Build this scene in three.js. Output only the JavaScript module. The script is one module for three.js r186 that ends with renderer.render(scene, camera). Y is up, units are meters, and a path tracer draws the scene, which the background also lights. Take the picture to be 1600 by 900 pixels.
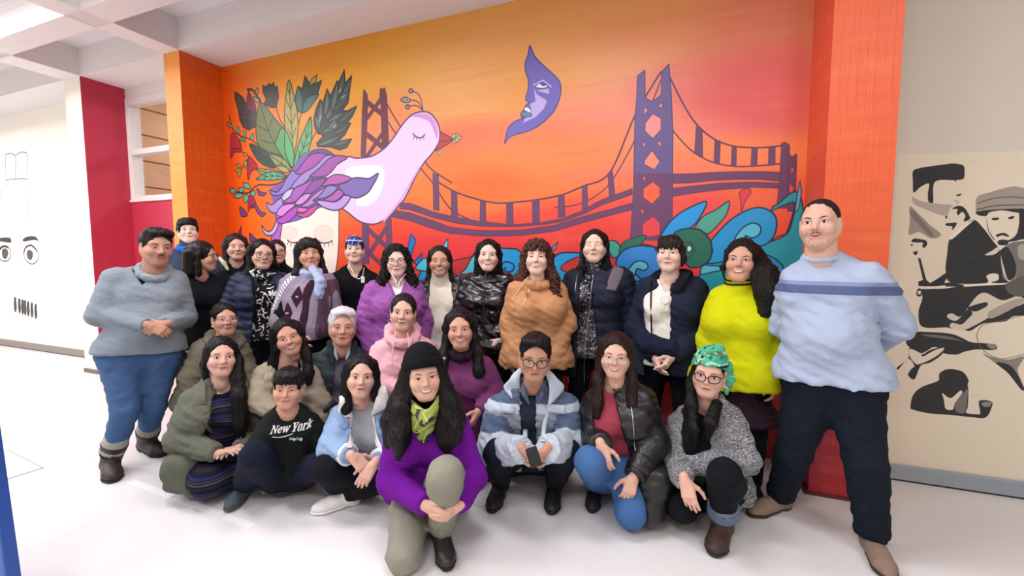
import * as THREE from 'three';
import { RoundedBoxGeometry } from 'three/addons/geometries/RoundedBoxGeometry.js';
import { mergeGeometries } from 'three/addons/utils/BufferGeometryUtils.js';
import { RectAreaLightUniformsLib } from 'three/addons/lights/RectAreaLightUniformsLib.js';
import { SimplexNoise } from 'three/addons/math/SimplexNoise.js';

// ---------------------------------------------------------------- camera, light, exposure
const scene = new THREE.Scene();
scene.background = new THREE.Color(0x000000);            // a closed room: nothing outside it is seen
const FOCAL = 680, PITCH = Math.atan(52 / FOCAL), YAW = 21.3 * Math.PI / 180, EYE = new THREE.Vector3(0, 1.5, 3.13);
const camera = new THREE.PerspectiveCamera(2 * Math.atan(450 / FOCAL) * 180 / Math.PI, 16 / 9, 0.05, 60);
camera.position.copy(EYE); camera.rotation.order = 'YXZ'; camera.rotation.set(-PITCH, YAW, 0);
const renderer = new THREE.WebGLRenderer({ antialias: true });
renderer.shadowMap.enabled = true;
renderer.toneMapping = THREE.LinearToneMapping;
renderer.toneMappingExposure = 1.0;
RectAreaLightUniformsLib.init();
// ceiling fittings: [x, z, strength]; each is a glowing panel and an area light just under it
const PANEL_GLOW = 19.5, PANEL_W = 1.25, PANEL_D = 0.62;
const PANELS = [[-9.6, 1.9, 2.0], [-9.6, 4.2, 1.6], [-6.1, 1.75, 1.1], [-6.1, 4.2, 1.3], [-3.2, 1.9, 0.9], [-3.2, 3.6, 1.2], [-0.9, 1.25, 0.8], [-0.6, 4.4, 1.2], [1.9, 2.6, 0.55], [2.2, 4.8, 0.9], [-6.0, -2.2, 1.2]];

// ---------------------------------------------------------------- small helpers
const names = new Map();
function numbered(n) { const k = names.get(n) ?? 0; names.set(n, k + 1); return k ? n + '_' + String(k).padStart(3, '0') : n; }
function rng(seed) { let s = seed >>> 0; return () => { s = (s + 0x6d2b79f5) | 0; let t = Math.imul(s ^ (s >>> 15), 1 | s); t = (t + Math.imul(t ^ (t >>> 7), 61 | t)) ^ t; return ((t ^ (t >>> 14)) >>> 0) / 4294967296; }; }
const noise3 = (() => { const r = rng(77), n = new SimplexNoise({ random: r }); return (x, y, z) => n.noise3d(x, y, z); })();
function mesh(name, geometry, material, parent) {
  const m = new THREE.Mesh(geometry, material);
  m.castShadow = m.receiveShadow = true;
  if (parent) { m.name = name; parent.add(m); } else { m.name = numbered(name); scene.add(m); }
  return m;
}
function struct(name, geometry, material, parent) { const m = mesh(name, geometry, material, parent); if (!parent) m.userData.kind = 'structure'; return m; }
function thing(name, label, category, pos = [0, 0, 0], group) {
  const o = new THREE.Group(); o.name = numbered(name); o.position.set(...pos); o.userData = { label, category };
  if (group) o.userData.group = group;
  scene.add(o); return o;
}
const boxAt = (x0, x1, y0, y1, z0, z1) => new THREE.BoxGeometry(x1 - x0, y1 - y0, z1 - z0).translate((x0 + x1) / 2, (y0 + y1) / 2, (z0 + z1) / 2);
const roundBox = (x0, x1, y0, y1, z0, z1, r = 0.006) => new RoundedBoxGeometry(x1 - x0, y1 - y0, z1 - z0, 2, r).translate((x0 + x1) / 2, (y0 + y1) / 2, (z0 + z1) / 2);
function canvasTexture(w, h, draw, srgb = true, repeat) {
  const c = document.createElement('canvas'); c.width = w; c.height = h; draw(c.getContext('2d'), w, h);
  const t = new THREE.CanvasTexture(c); if (srgb) t.colorSpace = THREE.SRGBColorSpace;
  if (repeat) { t.wrapS = t.wrapT = THREE.RepeatWrapping; }
  return t;
}
const merged = (list) => mergeGeometries(list.map((g) => { const q = g.index ? g.toNonIndexed() : g; for (const n of Object.keys(q.attributes)) if (!['position', 'normal', 'uv'].includes(n)) q.deleteAttribute(n); return q; }));
const std = (color, o = {}) => new THREE.MeshStandardMaterial({ color, roughness: 0.85, ...o });
// grey noise tile for bumps: several octaves, wraps
function noiseTile(n, seed, octaves) {
  const r = rng(seed), d = new Float32Array(n * n);
  for (const [cells, amp, cellsY] of octaves) {
    const cy = cellsY ?? cells, g = Array.from({ length: cells * cy }, () => r());
    for (let y = 0; y < n; y++) for (let x = 0; x < n; x++) {
      const u = x / n * cells, v = y / n * cy, i = Math.floor(u), j = Math.floor(v), a = u - i, b = v - j, sa = a * a * (3 - 2 * a), sb = b * b * (3 - 2 * b);
      const at = (p, q) => g[(q % cy) * cells + (p % cells)];
      d[y * n + x] += amp * ((at(i, j) * (1 - sa) + at(i + 1, j) * sa) * (1 - sb) + (at(i, j + 1) * (1 - sa) + at(i + 1, j + 1) * sa) * sb);
    }
  }
  let lo = 1e9, hi = -1e9; for (const v of d) { lo = Math.min(lo, v); hi = Math.max(hi, v); }
  const px = new Uint8Array(n * n * 4);
  for (let i = 0; i < n * n; i++) { px[i * 4] = px[i * 4 + 1] = px[i * 4 + 2] = 255 * (d[i] - lo) / (hi - lo); px[i * 4 + 3] = 255; }
  const t = new THREE.DataTexture(px, n, n); t.wrapS = t.wrapT = THREE.RepeatWrapping; t.magFilter = THREE.LinearFilter; t.needsUpdate = true; return t;
}
const plasterBump = noiseTile(256, 5, [[6, 1], [17, 0.6], [48, 0.35], [110, 0.2]]);
const retile = (t, x, y) => { const c = t.clone(); c.repeat.set(x, y); c.needsUpdate = true; return c; };
// painted outlines listed as  kind|fill|stroke|width|x y x y ...  in millimetres from a wall's top left corner
function paint(ctx, list, k) {
  ctx.lineJoin = 'round'; ctx.lineCap = 'round';
  for (const line of list) {
    const [kind, fill, stroke, width, nums] = line.split('|'), p = nums.split(' ').map((v) => Number(v) * k), n = p.length / 2, closed = kind[1] === 'z';
    ctx.beginPath(); ctx.moveTo(p[0], p[1]);
    const at = (i) => { const j = closed ? (i + n) % n : Math.min(n - 1, Math.max(0, i)); return [p[j * 2], p[j * 2 + 1]]; };
    for (let i = 0; i < (closed ? n : n - 1); i++) {
      const a = at(i - 1), b = at(i), c = at(i + 1), d = at(i + 2);
      if (kind[0] === 'l') ctx.lineTo(c[0], c[1]);
      else ctx.bezierCurveTo(b[0] + (c[0] - a[0]) / 6, b[1] + (c[1] - a[1]) / 6, c[0] - (d[0] - b[0]) / 6, c[1] - (d[1] - b[1]) / 6, c[0], c[1]);
    }
    if (closed) ctx.closePath();
    if (fill) { ctx.fillStyle = fill; ctx.fill(); }
    if (stroke && Number(width) > 0) { ctx.strokeStyle = stroke; ctx.lineWidth = Math.max(1, Number(width) * k); ctx.stroke(); }
  }
}
const SUNSET = `35 147 1260 360 #dc8a22;1449 187 1360 320 #de9026;2529 238 840 175 #e09830;809 490 1200 320 #dd8a20;1926 504 1280 320 #e09a2c;2934 443 1040 325 #e0a23c;3554 196 1020 270 #e2a24a;4358 247 1375 248 #e29c5c;4108 570 1140 270 #e6a45c;4969 590 880 248 #de8e5e;5459 502 405 270 #d97c5c;3841 915 840 270 #e0a060;3312 962 975 325 #e0963e;4615 1006 715 220 #e68a70;5150 889 495 180 #df7468;5476 934 360 202 #d95f58;5365 1161 500 175 #e0605e;4526 1338 650 225 #f78f7e;4008 1217 720 240 #ee8468;3311 1265 715 228 #ee6a44;2925 1177 520 195 #e9623a;3672 1402 960 240 #fb8440;5210 1440 540 135 #fb8a50;4629 1641 700 175 #f47060;2920 1553 780 260 #f97a2c;2367 1040 390 325 #ef8a5c;86 900 630 810 #e8641a;755 1441 810 540 #f0701f;338 1780 630 810 #fb6a08;-73 1621 285 1710 #ea520c;1874 2078 560 350 #f5640f;2492 2019 780 260 #ee4a24;3846 1708 1000 150 #fb7a34;3554 2113 1560 240 #e8323a;4282 1880 720 180 #ec4038;5221 1764 630 135 #ee4a48;5506 1686 270 135 #ee6a3c;3310 1517 360 120 #f56a2a`.split(";");
const MURAL = `lz|#6b2f45|#4a2840|6|1991 507 2034 565 2037 645 2018 891 1993 1157 1936 1152 1967 707
lz|#6b2f45|#4a2840|6|2189 520 2231 574 2234 652 2231 1176 2193 1173 2194 734 2181 602
lz|#6b2f45|#4a2840|6|2240 528 2263 609 2275 1152 2208 1147 2193 600 2187 545
lz|#6b2f45|#4a2840|5|2006 648 2186 784 2220 755 2041 618
lz|#6b2f45|#4a2840|5|2192 603 2003 787 2034 808 2222 624
lz|#6b2f45|#4a2840|5|1989 953 2215 1121 2248 1091 2024 923
lz|#6b2f45|#4a2840|5|2206 925 1991 1151 2023 1171 2236 945
lz|#6a3f66|#5a3350|5|1932 1789 2011 1791 2006 2220 1910 2221
lz|#6a3f66|#5a3350|6|2214 1765 2283 1749 2293 2218 2225 2219
lz|#6a3f66|#4a2840|5|1984 1887 2220 2080 2253 2053 2018 1860
lz|#6a3f66|#4a2840|5|2208 1855 1981 2119 2020 2141 2245 1876
lz|#6a3f66|#4a2840|5|1988 2123 2203 2282 2229 2258 2015 2099
s||#5a3350|14|2237 635 2315 770 2421 925 2547 1092 2664 1243 2760 1344 2955 1468
s||#5a3350|13|2240 798 2347 960 2510 1148 2628 1312 2765 1468 2952 1712 3213 1842
s||#5a3350|14|2820 1460 3020 1565 3246 1640 3387 1671 3509 1677 3643 1672 3817 1659 4012 1629 4173 1572 4391 1477 4580 1050 4761 753
s||#5a3350|10|3944 1732 4122 1719 4292 1649 4418 1529 4573 1256 4708 958 4763 812
lz|#6a3f66|#5a3350|8|2390 1632 2500 1637 2764 1730 3018 1790 3245 1832 3554 1869 3818 1858 4014 1827 4176 1767 4331 1689 4568 1613 4569 1656 4332 1728 4176 1799 4014 1850 3818 1875 3554 1885 3245 1871 3017 1841 2763 1782 2498 1698 2389 1686
lz|#6a3f66|#5a3350|8|2277 1690 2498 1728 2763 1812 2933 1875 3180 1907 3339 1916 3644 1916 3931 1885 4203 1813 4396 1768 4570 1725 4571 1775 4397 1814 4203 1860 3932 1932 3644 1961 3339 1964 3180 1956 2932 1931 2761 1887 2496 1801 2294 1760
lz|#6a3f66|#5a3350|6|2761 1368 2764 1708 2825 1717 2821 1394
lz|#6a3f66|#5a3350|6|2954 1533 2954 1766 3018 1790 3013 1569
lz|#6a3f66|#5a3350|6|3249 1645 3245 1832 3305 1848 3300 1661
lz|#6a3f66|#5a3350|6|3502 1677 3506 1868 3566 1872 3562 1678
lz|#6a3f66|#5a3350|6|3742 1665 3746 1860 3807 1852 3803 1660
lz|#6a3f66|#5a3350|6|3971 1636 3973 1819 4030 1810 4019 1625
lz|#6a3f66|#5a3350|5|4171 1576 4175 1758 4219 1744 4213 1561
lz|#6a3f66|#5a3350|5|4379 1489 4392 1667 4437 1656 4414 1466
lz|#6a3f66|#5a3350|6|4861 1518 5018 1525 5138 1525 5297 1529 5450 1539 5574 1553 5576 1614 5452 1593 5299 1584 5140 1583 5020 1590 4863 1590
lz|#6a3f66|#5a3350|5|4864 1626 5021 1614 5194 1606 5402 1610 5572 1628 5573 1662 5404 1647 5196 1653 5023 1667 4865 1687
s||#5a3350|11|4825 797 4914 983 5007 1145 5130 1273 5270 1345 5414 1370 5493 1373 5576 1370
s||#5a3350|10|4852 1185 4922 1276 5014 1372 5147 1453 5296 1492 5448 1498 5581 1493
lz|#6a3f66|#5a3350|5|5021 1181 5016 1378 5072 1412 5062 1220
lz|#6a3f66|#5a3350|4|5150 1292 5149 1453 5186 1467 5187 1315
lz|#6a3f66|#5a3350|4|5265 1348 5264 1484 5296 1494 5294 1356
lz|#6a3f66|#5a3350|5|5393 1370 5392 1499 5428 1500 5428 1373
lz|#6a3f66|#5a3350|4|5499 1376 5500 1501 5542 1499 5537 1377
lz|#6a3f66|#5a3350|6|5576 1353 5599 1350 5624 1374 5630 1803 5564 1801 5576 1601
lz|#6a3f66|#5a3350|4|5622 1428 5642 1452 5670 1432 5677 1827 5631 1825
lz|#e8532c||0|5640 1517 5657 1540 5642 1572
lz|#e8532c||0|5635 1637 5660 1661 5645 1748
lz|#645289|#43406b|8|4592 758 4645 722 4651 927 4697 959 4731 949 4771 919 4767 754 4817 703 4839 916 4858 1199 4867 1677 4871 1895 4874 2017 4564 2013 4580 1638 4580 1050 4590 931
lz|#6a3f66||0|4577 1490 4866 1509 4867 1677 4871 1895 4874 2017 4564 2013 4580 1638
l||#43406b|6|4592 758 4590 931 4580 1050 4580 1638 4563 2001
l||#43406b|6|4839 916 4858 1199 4867 1677 4871 1895
lz|#de8f92|#43406b|4|4645 992 4675 1025 4646 1052
lz|#de8f92|#43406b|6|4778 972 4747 1004 4779 1020
lz|#ec8f8c|#43406b|5|4711 1053 4772 1096 4774 1179 4715 1239 4657 1179 4656 1119
lz|#f08878|#43406b|6|4642 1250 4669 1283 4643 1305
lz|#f08878|#43406b|4|4774 1257 4749 1281 4775 1311
lz|#f58a6e|#43406b|5|4711 1329 4772 1418 4732 1476 4654 1428 4660 1398
lz|#f5765a|#43406b|5|4650 1513 4675 1539 4651 1558
lz|#f4603f|#5a3350|5|4723 1566 4777 1612 4778 1679 4721 1737 4654 1685 4653 1617
lz|#ee5044|#5a3350|5|4638 1765 4671 1793 4639 1815
lz|#ee5044|#5a3350|5|4769 1770 4781 1783 4766 1797
lz|#e8424a|#5a3350|5|4729 1830 4783 1881 4786 1979 4697 1990 4655 2002 4653 1890
sz|#1f9ad6|#1e2547|13|2480 2579 2594 2327 2719 2160 2810 2130 2910 2321 3045 2307 3178 2130 3256 2055 3493 2074 3626 2097 3733 2252 3849 2305 3961 2130 4153 2114 4260 2140 4445 2347 4566 2115 4638 2054 4734 2065 4831 2140 4933 2485 4949 2733 4898 2939 4137 3033 3302 3079 2617 3044 2473 2896
lz|#1d79c4|#1e2547|9|2469 2236 2565 1989 2512 1927 2453 2111
lz|#1d79c4|#1e2547|9|2533 2204 2634 2112 2600 2242
sz|#55c3d8|#1e2547|10|2559 2266 2615 2188 2687 2165 2720 2279
lz|#55c3d8|#1e2547|8|2854 2052 2915 1979 2910 2067
sz|#c8302c|#1e2547|10|2954 2201 3030 2171 3129 2156 3178 2142 3062 2319 2962 2291
sz|#55c3d8|#1e2547|10|3045 2304 3096 2259 3162 2156 3211 2127 3226 2287
s||#1e2547|13|3447 2212 3509 2191 3569 2219 3562 2268 3509 2283 3478 2262 3493 2243
lz|#4f8f9c|#1e2547|7|3912 2073 3974 2022 3940 2100
sz|#d23a36|#1e2547|9|4011 2262 4031 2201 4153 2147 4207 2167 4209 2273
sz|#3fa591|#1e2547|9|4375 2037 4439 2018 4484 2063 4479 2127 4428 2153
sz|#1f6e58|#1e2547|7|4478 2115 4502 2038 4576 2001 4679 1977 4662 2027 4614 2064 4528 2089
sz|#2a87d6|#1e2547|11|4454 2192 4503 2102 4589 2064 4687 2062 4759 2090 4787 2264 4595 2344 4506 2268
sz|#55c3d8|#1e2547|10|4532 2307 4574 2216 4628 2178 4683 2190 4702 2228 4667 2254 4618 2241 4595 2318
lz|#4fb7e0|#1e2547|10|4571 2357 4606 2280 4656 2330
sz|#1f9ce0|#1e2547|10|4781 2024 4803 1959 4870 1863 4959 1793 5105 1736 5065 1852 5008 1923 4903 1969 4851 2033
sz|#4fa596|#1e2547|8|5038 1923 5087 1845 5179 1794 5259 1739 5244 1835 5197 1903 5127 1973 5068 1940
sz|#1fa0ad|#1e2547|8|5078 2284 5106 2220 5162 2155 5219 2139 5303 2093 5453 2063 5546 2033 5623 1989 5657 1878 5671 1768 5595 1787 5531 1822 5562 1778 5716 1770 5761 2817 5429 2893 5096 2872 5056 2545
sz|#1f9ad6|#1e2547|10|5119 2188 5160 2108 5147 2036 5185 1974 5267 1882 5362 1816 5443 1792 5510 1810 5559 1860 5568 1935 5551 2003 5507 2055 5453 2063 5398 2039 5360 2139 5206 2187
sz|#55c3d8|#1e2547|9|5307 2015 5339 1953 5380 1916 5427 1902 5465 1925 5470 1964 5451 1994 5410 2008 5375 1992 5370 2023
s||#1e2547|8|5545 2025 5590 1996 5629 1985 5653 1937 5674 1827 5691 1783
sz|#2590c8|#1e2547|9|5463 2139 5523 2135 5591 2177 5627 2245 5599 2367 5410 2372
sz|#55c3d8|#1e2547|8|5085 2276 5098 2212 5164 2211 5221 2211 5263 2187 5223 2242 5165 2259
sz|#1f6e58|#1e2547|11|4888 1969 4933 1941 5008 1931 5075 1948 5136 2012 5156 2092 5141 2171 5076 2220 5001 2221 4954 2140 4935 2018
sz|#bfe6ea|#123c34|10|4982 2067 5004 2059 5020 2083 5006 2107 4983 2103
s||#174a3d|10|4966 2034 5011 2043 5035 2083 5021 2132 4984 2148
sz|#d8434a|#8a2c45|7|5343 1815 5335 1734 5323 1688 5348 1657 5389 1657 5395 1692 5366 1736
lz|#5fb0c4|#1e2547|5|5673 1838 5686 1695 5697 1619 5709 1696 5700 1806
sz|#6a5fb4|#3d3a7a|10|3716 387 3700 452 3674 517 3677 586 3701 659 3699 747 3680 794 3682 824 3707 847 3675 873 3664 902 3636 929 3642 955 3658 966 3570 997 3520 1038 3497 1107 3486 1167 3520 1124 3581 1100 3691 1085 3799 1046 3894 978 3955 897 3983 804 3974 716 3912 640 3818 549 3754 471
lz|#b9a6e0||0|3718 859 3766 845 3755 765 3755 740 3777 787 3867 852 3841 913 3767 974 3653 1011 3675 973 3729 959 3726 899
lz|#b9a6e0||0|3771 757 3882 757 3887 801
l||#c3b2e8|10|3749 710 3829 682 3902 745
sz|#cfe8ee|#3d3a7a|7|3766 722 3818 700 3871 731 3850 748 3798 743
sz|#4a428c|#3d3a7a|4|3808 703 3834 702 3861 718 3845 728 3824 725
sz|#d5ecf0|#3d3a7a|6|3664 892 3691 880 3723 909 3726 939 3680 919
sz|#5a7f9a|#3d3a7a|6|3636 929 3669 913 3729 944 3726 964 3658 959
s||#2c3332|14|491 714 625 847 743 957 976 1194
s||#2c3332|14|822 544 869 676 991 882 1013 1197
s||#2c3332|13|1173 652 1114 798 1066 966 1031 1198
s||#5a3a3a|14|1360 861 1266 984 1143 1137 1068 1200
s||#2c3332|14|90 549 140 698 239 780 425 849 563 942
lz|#3a3c3a|#262a2c|12|198 298 269 337 332 385 363 459 395 423 518 508 517 637 491 714 389 739 304 695 258 609 243 506 200 379
sz|#6e2a38|#3a2026|8|416 316 455 381 509 467 502 546 368 500 381 412
sz|#4c4a42|#24282a|7|225 331 224 358 238 379 262 396 293 411 290 386 281 364 260 345
sz|#4c4a42|#24282a|6|247 445 252 472 270 491 297 505 330 516 322 492 307 471 284 455
sz|#4c4a42|#24282a|6|283 571 296 595 319 610 348 619 382 622 366 601 346 583 319 572
sz|#4c4a42|#24282a|6|395 644 431 643 456 633 473 615 484 594 451 597 423 605 403 619
sz|#4c4a42|#24282a|7|308 634 312 662 329 684 357 700 390 714 383 688 369 665 345 647
lz|#3d3b3a|#24282a|12|637 287 684 313 728 280 760 304 796 280 820 341 850 326 862 433 822 544 740 534 646 484 677 439 633 355
s||#2c3332|26|403 300 474 314 527 370 593 448
sz|#8c8a4a|#3a2b45|11|527 370 555 359 566 343 567 323 559 301 536 313 520 328 516 347
sz|#a8a878|#3a2b45|12|577 466 569 437 548 415 519 398 483 385 495 411 513 435 539 454
sz|#66773f|#2c3332|14|1022 1197 1022 989 928 806 774 636 591 467 507 698 528 907 691 1078
s||#2c3332|10|1008 1185 731 856 595 492
l||#2c3332|10|888 1067 922 941
l||#2c3332|10|888 1067 693 1001
l||#2c3332|10|778 928 857 791
l||#2c3332|10|778 928 568 863
l||#2c3332|10|691 781 760 647
l||#2c3332|10|691 781 527 702
sz|#5b9a5c|#2c3332|14|798 962 817 866 891 765 967 841 1026 973 1022 1197
sz|#a8a052|#2c3332|12|1039 1050 1113 862 1123 672 1086 480 1019 285 961 469 933 659 953 853
s||#2c3332|10|1038 1035 1029 666 1020 308
l||#2c3332|8|1035 896 1087 792
l||#2c3332|8|1035 896 977 785
l||#2c3332|8|1031 742 1096 640
l||#2c3332|8|1031 742 959 630
l||#2c3332|9|1027 589 1079 487
l||#2c3332|9|1027 589 969 478
l||#2c3332|8|1023 437 1061 334
l||#2c3332|8|1023 437 979 327
sz|#4fae62|#2c3332|12|1022 1197 1051 1095 1041 996 1001 898 942 800 923 901 923 1002 952 1101
sz|#5cab68|#2c3332|14|1049 1199 1202 1100 1284 982 1311 847 1299 699 1213 813 1134 932 1074 1059
s||#2c3332|10|1057 1190 1209 957 1295 715
l||#2c3332|9|1122 1104 1209 1050
l||#2c3332|9|1122 1104 1122 1022
l||#2c3332|10|1183 1006 1273 955
l||#2c3332|10|1183 1006 1165 919
l||#2c3332|9|1232 907 1303 850
l||#2c3332|9|1232 907 1218 821
sz|#2f4540|#2c3332|10|770 1179 735 1071 654 992 537 935 396 892 444 995 515 1083 620 1147
s||#2c3332|8|763 1174 585 1037 407 901
l||#2c3332|7|697 1123 684 1057
l||#2c3332|7|697 1123 605 1109
l||#2c3332|8|622 1066 620 993
l||#2c3332|8|622 1066 520 1059
l||#2c3332|8|547 1008 535 942
l||#2c3332|8|547 1008 454 994
sz|#8f9a52|#2c3332|11|1002 1236 964 1151 893 1091 797 1050 683 1021 731 1102 795 1169 882 1216
s||#2c3332|10|995 1232 844 1130 693 1028
l||#2c3332|8|939 1194 923 1142
l||#2c3332|8|939 1194 867 1187
l||#2c3332|8|876 1151 867 1093
l||#2c3332|8|876 1151 796 1149
sz|#a0a85c|#2c3332|10|974 1235 943 1195 900 1174 848 1166 790 1167 825 1202 865 1228 914 1241
sz|#93a258|#2c3332|10|934 1280 833 1227 721 1197 602 1182 478 1173 576 1248 683 1296 802 1310
s||#2c3332|8|925 1279 702 1247 491 1178
l||#2c3332|8|841 1271 787 1233
l||#2c3332|8|841 1271 765 1290
l||#2c3332|7|748 1257 698 1207
l||#2c3332|7|748 1257 670 1278
l||#2c3332|8|657 1235 605 1188
l||#2c3332|8|657 1235 582 1245
sz|#62b08c|#2c3332|11|915 1285 804 1232 693 1219 582 1239 471 1285 586 1299 698 1309 808 1307
s||#2c3332|8|907 1284 696 1264 485 1283
l||#2c3332|7|828 1272 765 1241
l||#2c3332|7|828 1272 768 1292
l||#2c3332|8|740 1265 676 1232
l||#2c3332|8|740 1265 680 1297
l||#2c3332|8|651 1265 587 1243
l||#2c3332|8|651 1265 590 1295
lz|#3d4a4a|#2c3332|13|1117 608 1099 463 1142 365 1198 401 1243 276 1296 349 1307 388 1463 354 1402 484 1420 486 1336 568 1270 626 1193 645
sz|#3e7468|#2c3332|10|1193 636 1223 545 1289 488 1420 486 1336 568 1270 626
sz|#43705e|#2c3332|11|1130 609 1104 492 1142 375 1189 456 1197 570 1181 634
lz|#9a9440|#2c3332|10|1300 391 1322 325 1405 286 1389 353
lz|#3a4442|#222a2c|13|1341 728 1370 637 1437 539 1472 575 1532 446 1571 524 1666 382 1677 411 1758 293 1765 423 1848 363 1807 554 1793 615 1720 678 1778 694 1901 659 1846 747 1774 811 1820 816 1747 917 1649 981 1827 971 1765 1047 1670 1066 1563 1029 1379 1004 1368 974 1470 900 1385 873 1350 813
sz|#5c6f64|#232b2d|8|1400 818 1440 757 1457 692 1456 624 1442 553 1420 617 1402 682 1394 748
sz|#5c6f64|#232b2d|8|1412 829 1426 790 1418 755 1393 722 1355 692 1358 728 1365 763 1381 797
sz|#5c6f64|#232b2d|8|1491 707 1531 652 1549 593 1550 530 1537 465 1514 522 1496 581 1486 643
sz|#5c6f64|#232b2d|8|1577 680 1627 617 1656 549 1667 476 1666 400 1633 466 1604 534 1583 605
sz|#4c5a54|#232b2d|8|1666 545 1716 493 1744 435 1756 372 1755 306 1722 361 1693 419 1673 480
sz|#4c5a54|#232b2d|8|1725 543 1779 515 1814 477 1833 431 1842 380 1803 416 1768 453 1740 495
sz|#4c5a54|#232b2d|8|1602 664 1670 657 1724 636 1766 603 1800 562 1744 580 1691 601 1642 628
sz|#5c6f64|#232b2d|8|1537 767 1599 770 1648 756 1687 731 1719 696 1668 706 1619 719 1575 738
sz|#4c5a54|#232b2d|8|1656 799 1735 782 1799 752 1851 712 1895 663 1829 689 1765 718 1706 754
sz|#5c6f64|#232b2d|8|1447 869 1514 872 1570 859 1616 833 1656 799 1599 808 1544 820 1492 840
sz|#4c5a54|#232b2d|8|1592 902 1663 900 1722 883 1772 853 1815 816 1754 829 1695 846 1640 869
sz|#5c6f64|#232b2d|8|1392 995 1475 1000 1548 988 1614 963 1675 929 1601 937 1528 948 1458 966
sz|#4c5a54|#232b2d|8|1576 1012 1646 1024 1709 1020 1767 1002 1821 975 1757 975 1694 979 1633 990
sz|#5c6f64|#232b2d|8|1501 745 1546 732 1571 710 1581 679 1578 643 1549 664 1524 686 1506 712
sz|#4c5a54|#232b2d|8|1663 635 1698 638 1715 629 1719 611 1712 587 1690 593 1672 601 1662 615
sz|#4c5a54|#232b2d|7|1688 602 1741 590 1776 565 1797 532 1809 492 1770 513 1734 536 1705 565
sz|#5c6f64|#232b2d|8|1534 841 1581 837 1611 820 1627 793 1634 760 1600 773 1570 790 1547 811
sz|#8fa08c|#2a3233|4|1414 773 1435 749 1446 723 1450 695 1450 665 1431 689 1417 715 1411 743
sz|#8fa08c|#2a3233|5|1679 510 1700 501 1711 487 1716 471 1717 452 1699 463 1685 475 1678 491
sz|#8fa08c|#2a3233|5|1701 567 1727 564 1747 554 1761 540 1773 523 1748 528 1727 536 1711 549
sz|#8fa08c|#2a3233|4|1594 847 1617 841 1631 830 1640 815 1644 797 1624 805 1608 815 1597 828
sz|#5f9a7c|#2c3332|10|133 687 130 662 114 643 88 628 55 617 61 642 74 662 97 678
sz|#5f9a7c|#2c3332|8|240 770 255 745 253 721 239 698 216 676 206 700 203 724 213 747
sz|#5f9a7c|#2c3332|9|282 794 277 819 287 839 308 856 336 871 338 847 332 826 315 808
sz|#5f9a7c|#2c3332|9|235 841 269 846 294 841 312 827 326 809 294 806 267 809 247 820
sz|#5f9a7c|#2c3332|9|424 859 453 845 465 826 465 805 458 781 434 796 418 813 413 834
sz|#5f9a7c|#2c3332|8|342 790 356 772 353 755 339 740 316 727 307 745 305 761 315 777
s||#2c3332|14|285 974 370 1032 290 1118 212 1175
sz|#9aa24f|#2c3332|8|283 1015 311 1022 330 1018 342 1006 350 990 325 986 304 986 289 995
sz|#9aa24f|#2c3332|9|324 1059 299 1081 292 1105 297 1130 310 1156 330 1133 342 1110 342 1086
sz|#9aa24f|#2c3332|9|245 1125 232 1106 213 1098 190 1098 165 1104 180 1120 197 1131 219 1134
sz|#9aa24f|#2c3332|9|212 1175 191 1193 188 1211 197 1229 215 1248 231 1230 239 1212 235 1193
sz|#9aa24f|#2c3332|8|258 1168 225 1154 194 1153 165 1161 137 1175 170 1185 201 1189 231 1184
s||#2c3332|17|944 1274 832 1346 664 1362 523 1349 435 1374 329 1431 166 1412 46 1384
sz|#5fae93|#2c3332|11|376 1381 370 1346 346 1326 308 1316 263 1313 274 1344 294 1369 326 1382
sz|#5fae93|#2c3332|10|419 1404 382 1421 372 1441 383 1463 406 1486 436 1468 452 1449 449 1428
sz|#5fae93|#2c3332|10|314 1440 273 1461 259 1485 265 1513 285 1543 319 1521 339 1498 340 1471
sz|#5fae93|#2c3332|10|254 1448 209 1427 169 1425 131 1438 94 1461 138 1477 180 1483 219 1475
sz|#5fae93|#2c3332|11|271 1407 266 1377 248 1364 219 1364 184 1371 192 1396 208 1414 233 1419
sz|#5fae93|#2c3332|11|136 1410 128 1380 107 1367 76 1366 39 1374 50 1400 68 1417 95 1423
sz|#a02a3c|#5a2030|11|115 836 235 847 264 962 152 963 87 1025 85 947
sz|#b0303c|#5a2030|9|121 748 187 775 252 914 95 901
sz|#a8303c|#5a2030|11|369 1042 426 1057 507 1154 403 1198 353 1287 337 1194
sz|#a0304a|#5a2040|10|349 1463 414 1476 465 1592 378 1588 330 1639 329 1545
sz|#4a2a70|#3a2050|7|372 1567 409 1564 414 1600 370 1598
sz|#6f4080|#3a2b45|11|478 1387 547 1431 624 1446 573 1473 502 1460
sz|#6f4080|#3a2b45|13|200 1581 272 1626 314 1669 282 1694 215 1687 189 1633
sz|#7a4088|#3a2b45|12|453 1560 520 1645 597 1668 545 1703 489 1675 442 1611
lz|#8a2040|#3a2b45|8|109 1937 203 1791 204 1938
sz|#5f3a80|#3a2b45|10|332 1882 429 1949 479 1971 405 2014 335 1984
sz|#fdeee0|#5a4048|13|787 2429 804 1946 822 1793 911 1725 1043 1688 1209 1640 1405 1594 1617 1629 1630 1846 1618 2044 1585 2243 1507 2481 1341 2658 1140 2715 937 2667 810 2536
sz|#fbe0d4|#f3cdbf|6|1060 1895 1035 1937 973 1962 898 1961 838 1934 817 1890 843 1848 905 1823 981 1825 1039 1852
sz|#fbe0d4|#f3cdbf|6|1547 1904 1521 1950 1455 1978 1374 1977 1309 1947 1286 1899 1314 1852 1381 1824 1462 1826 1525 1856
s||#6a3848|13|907 1969 971 1997 1046 1991
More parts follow.
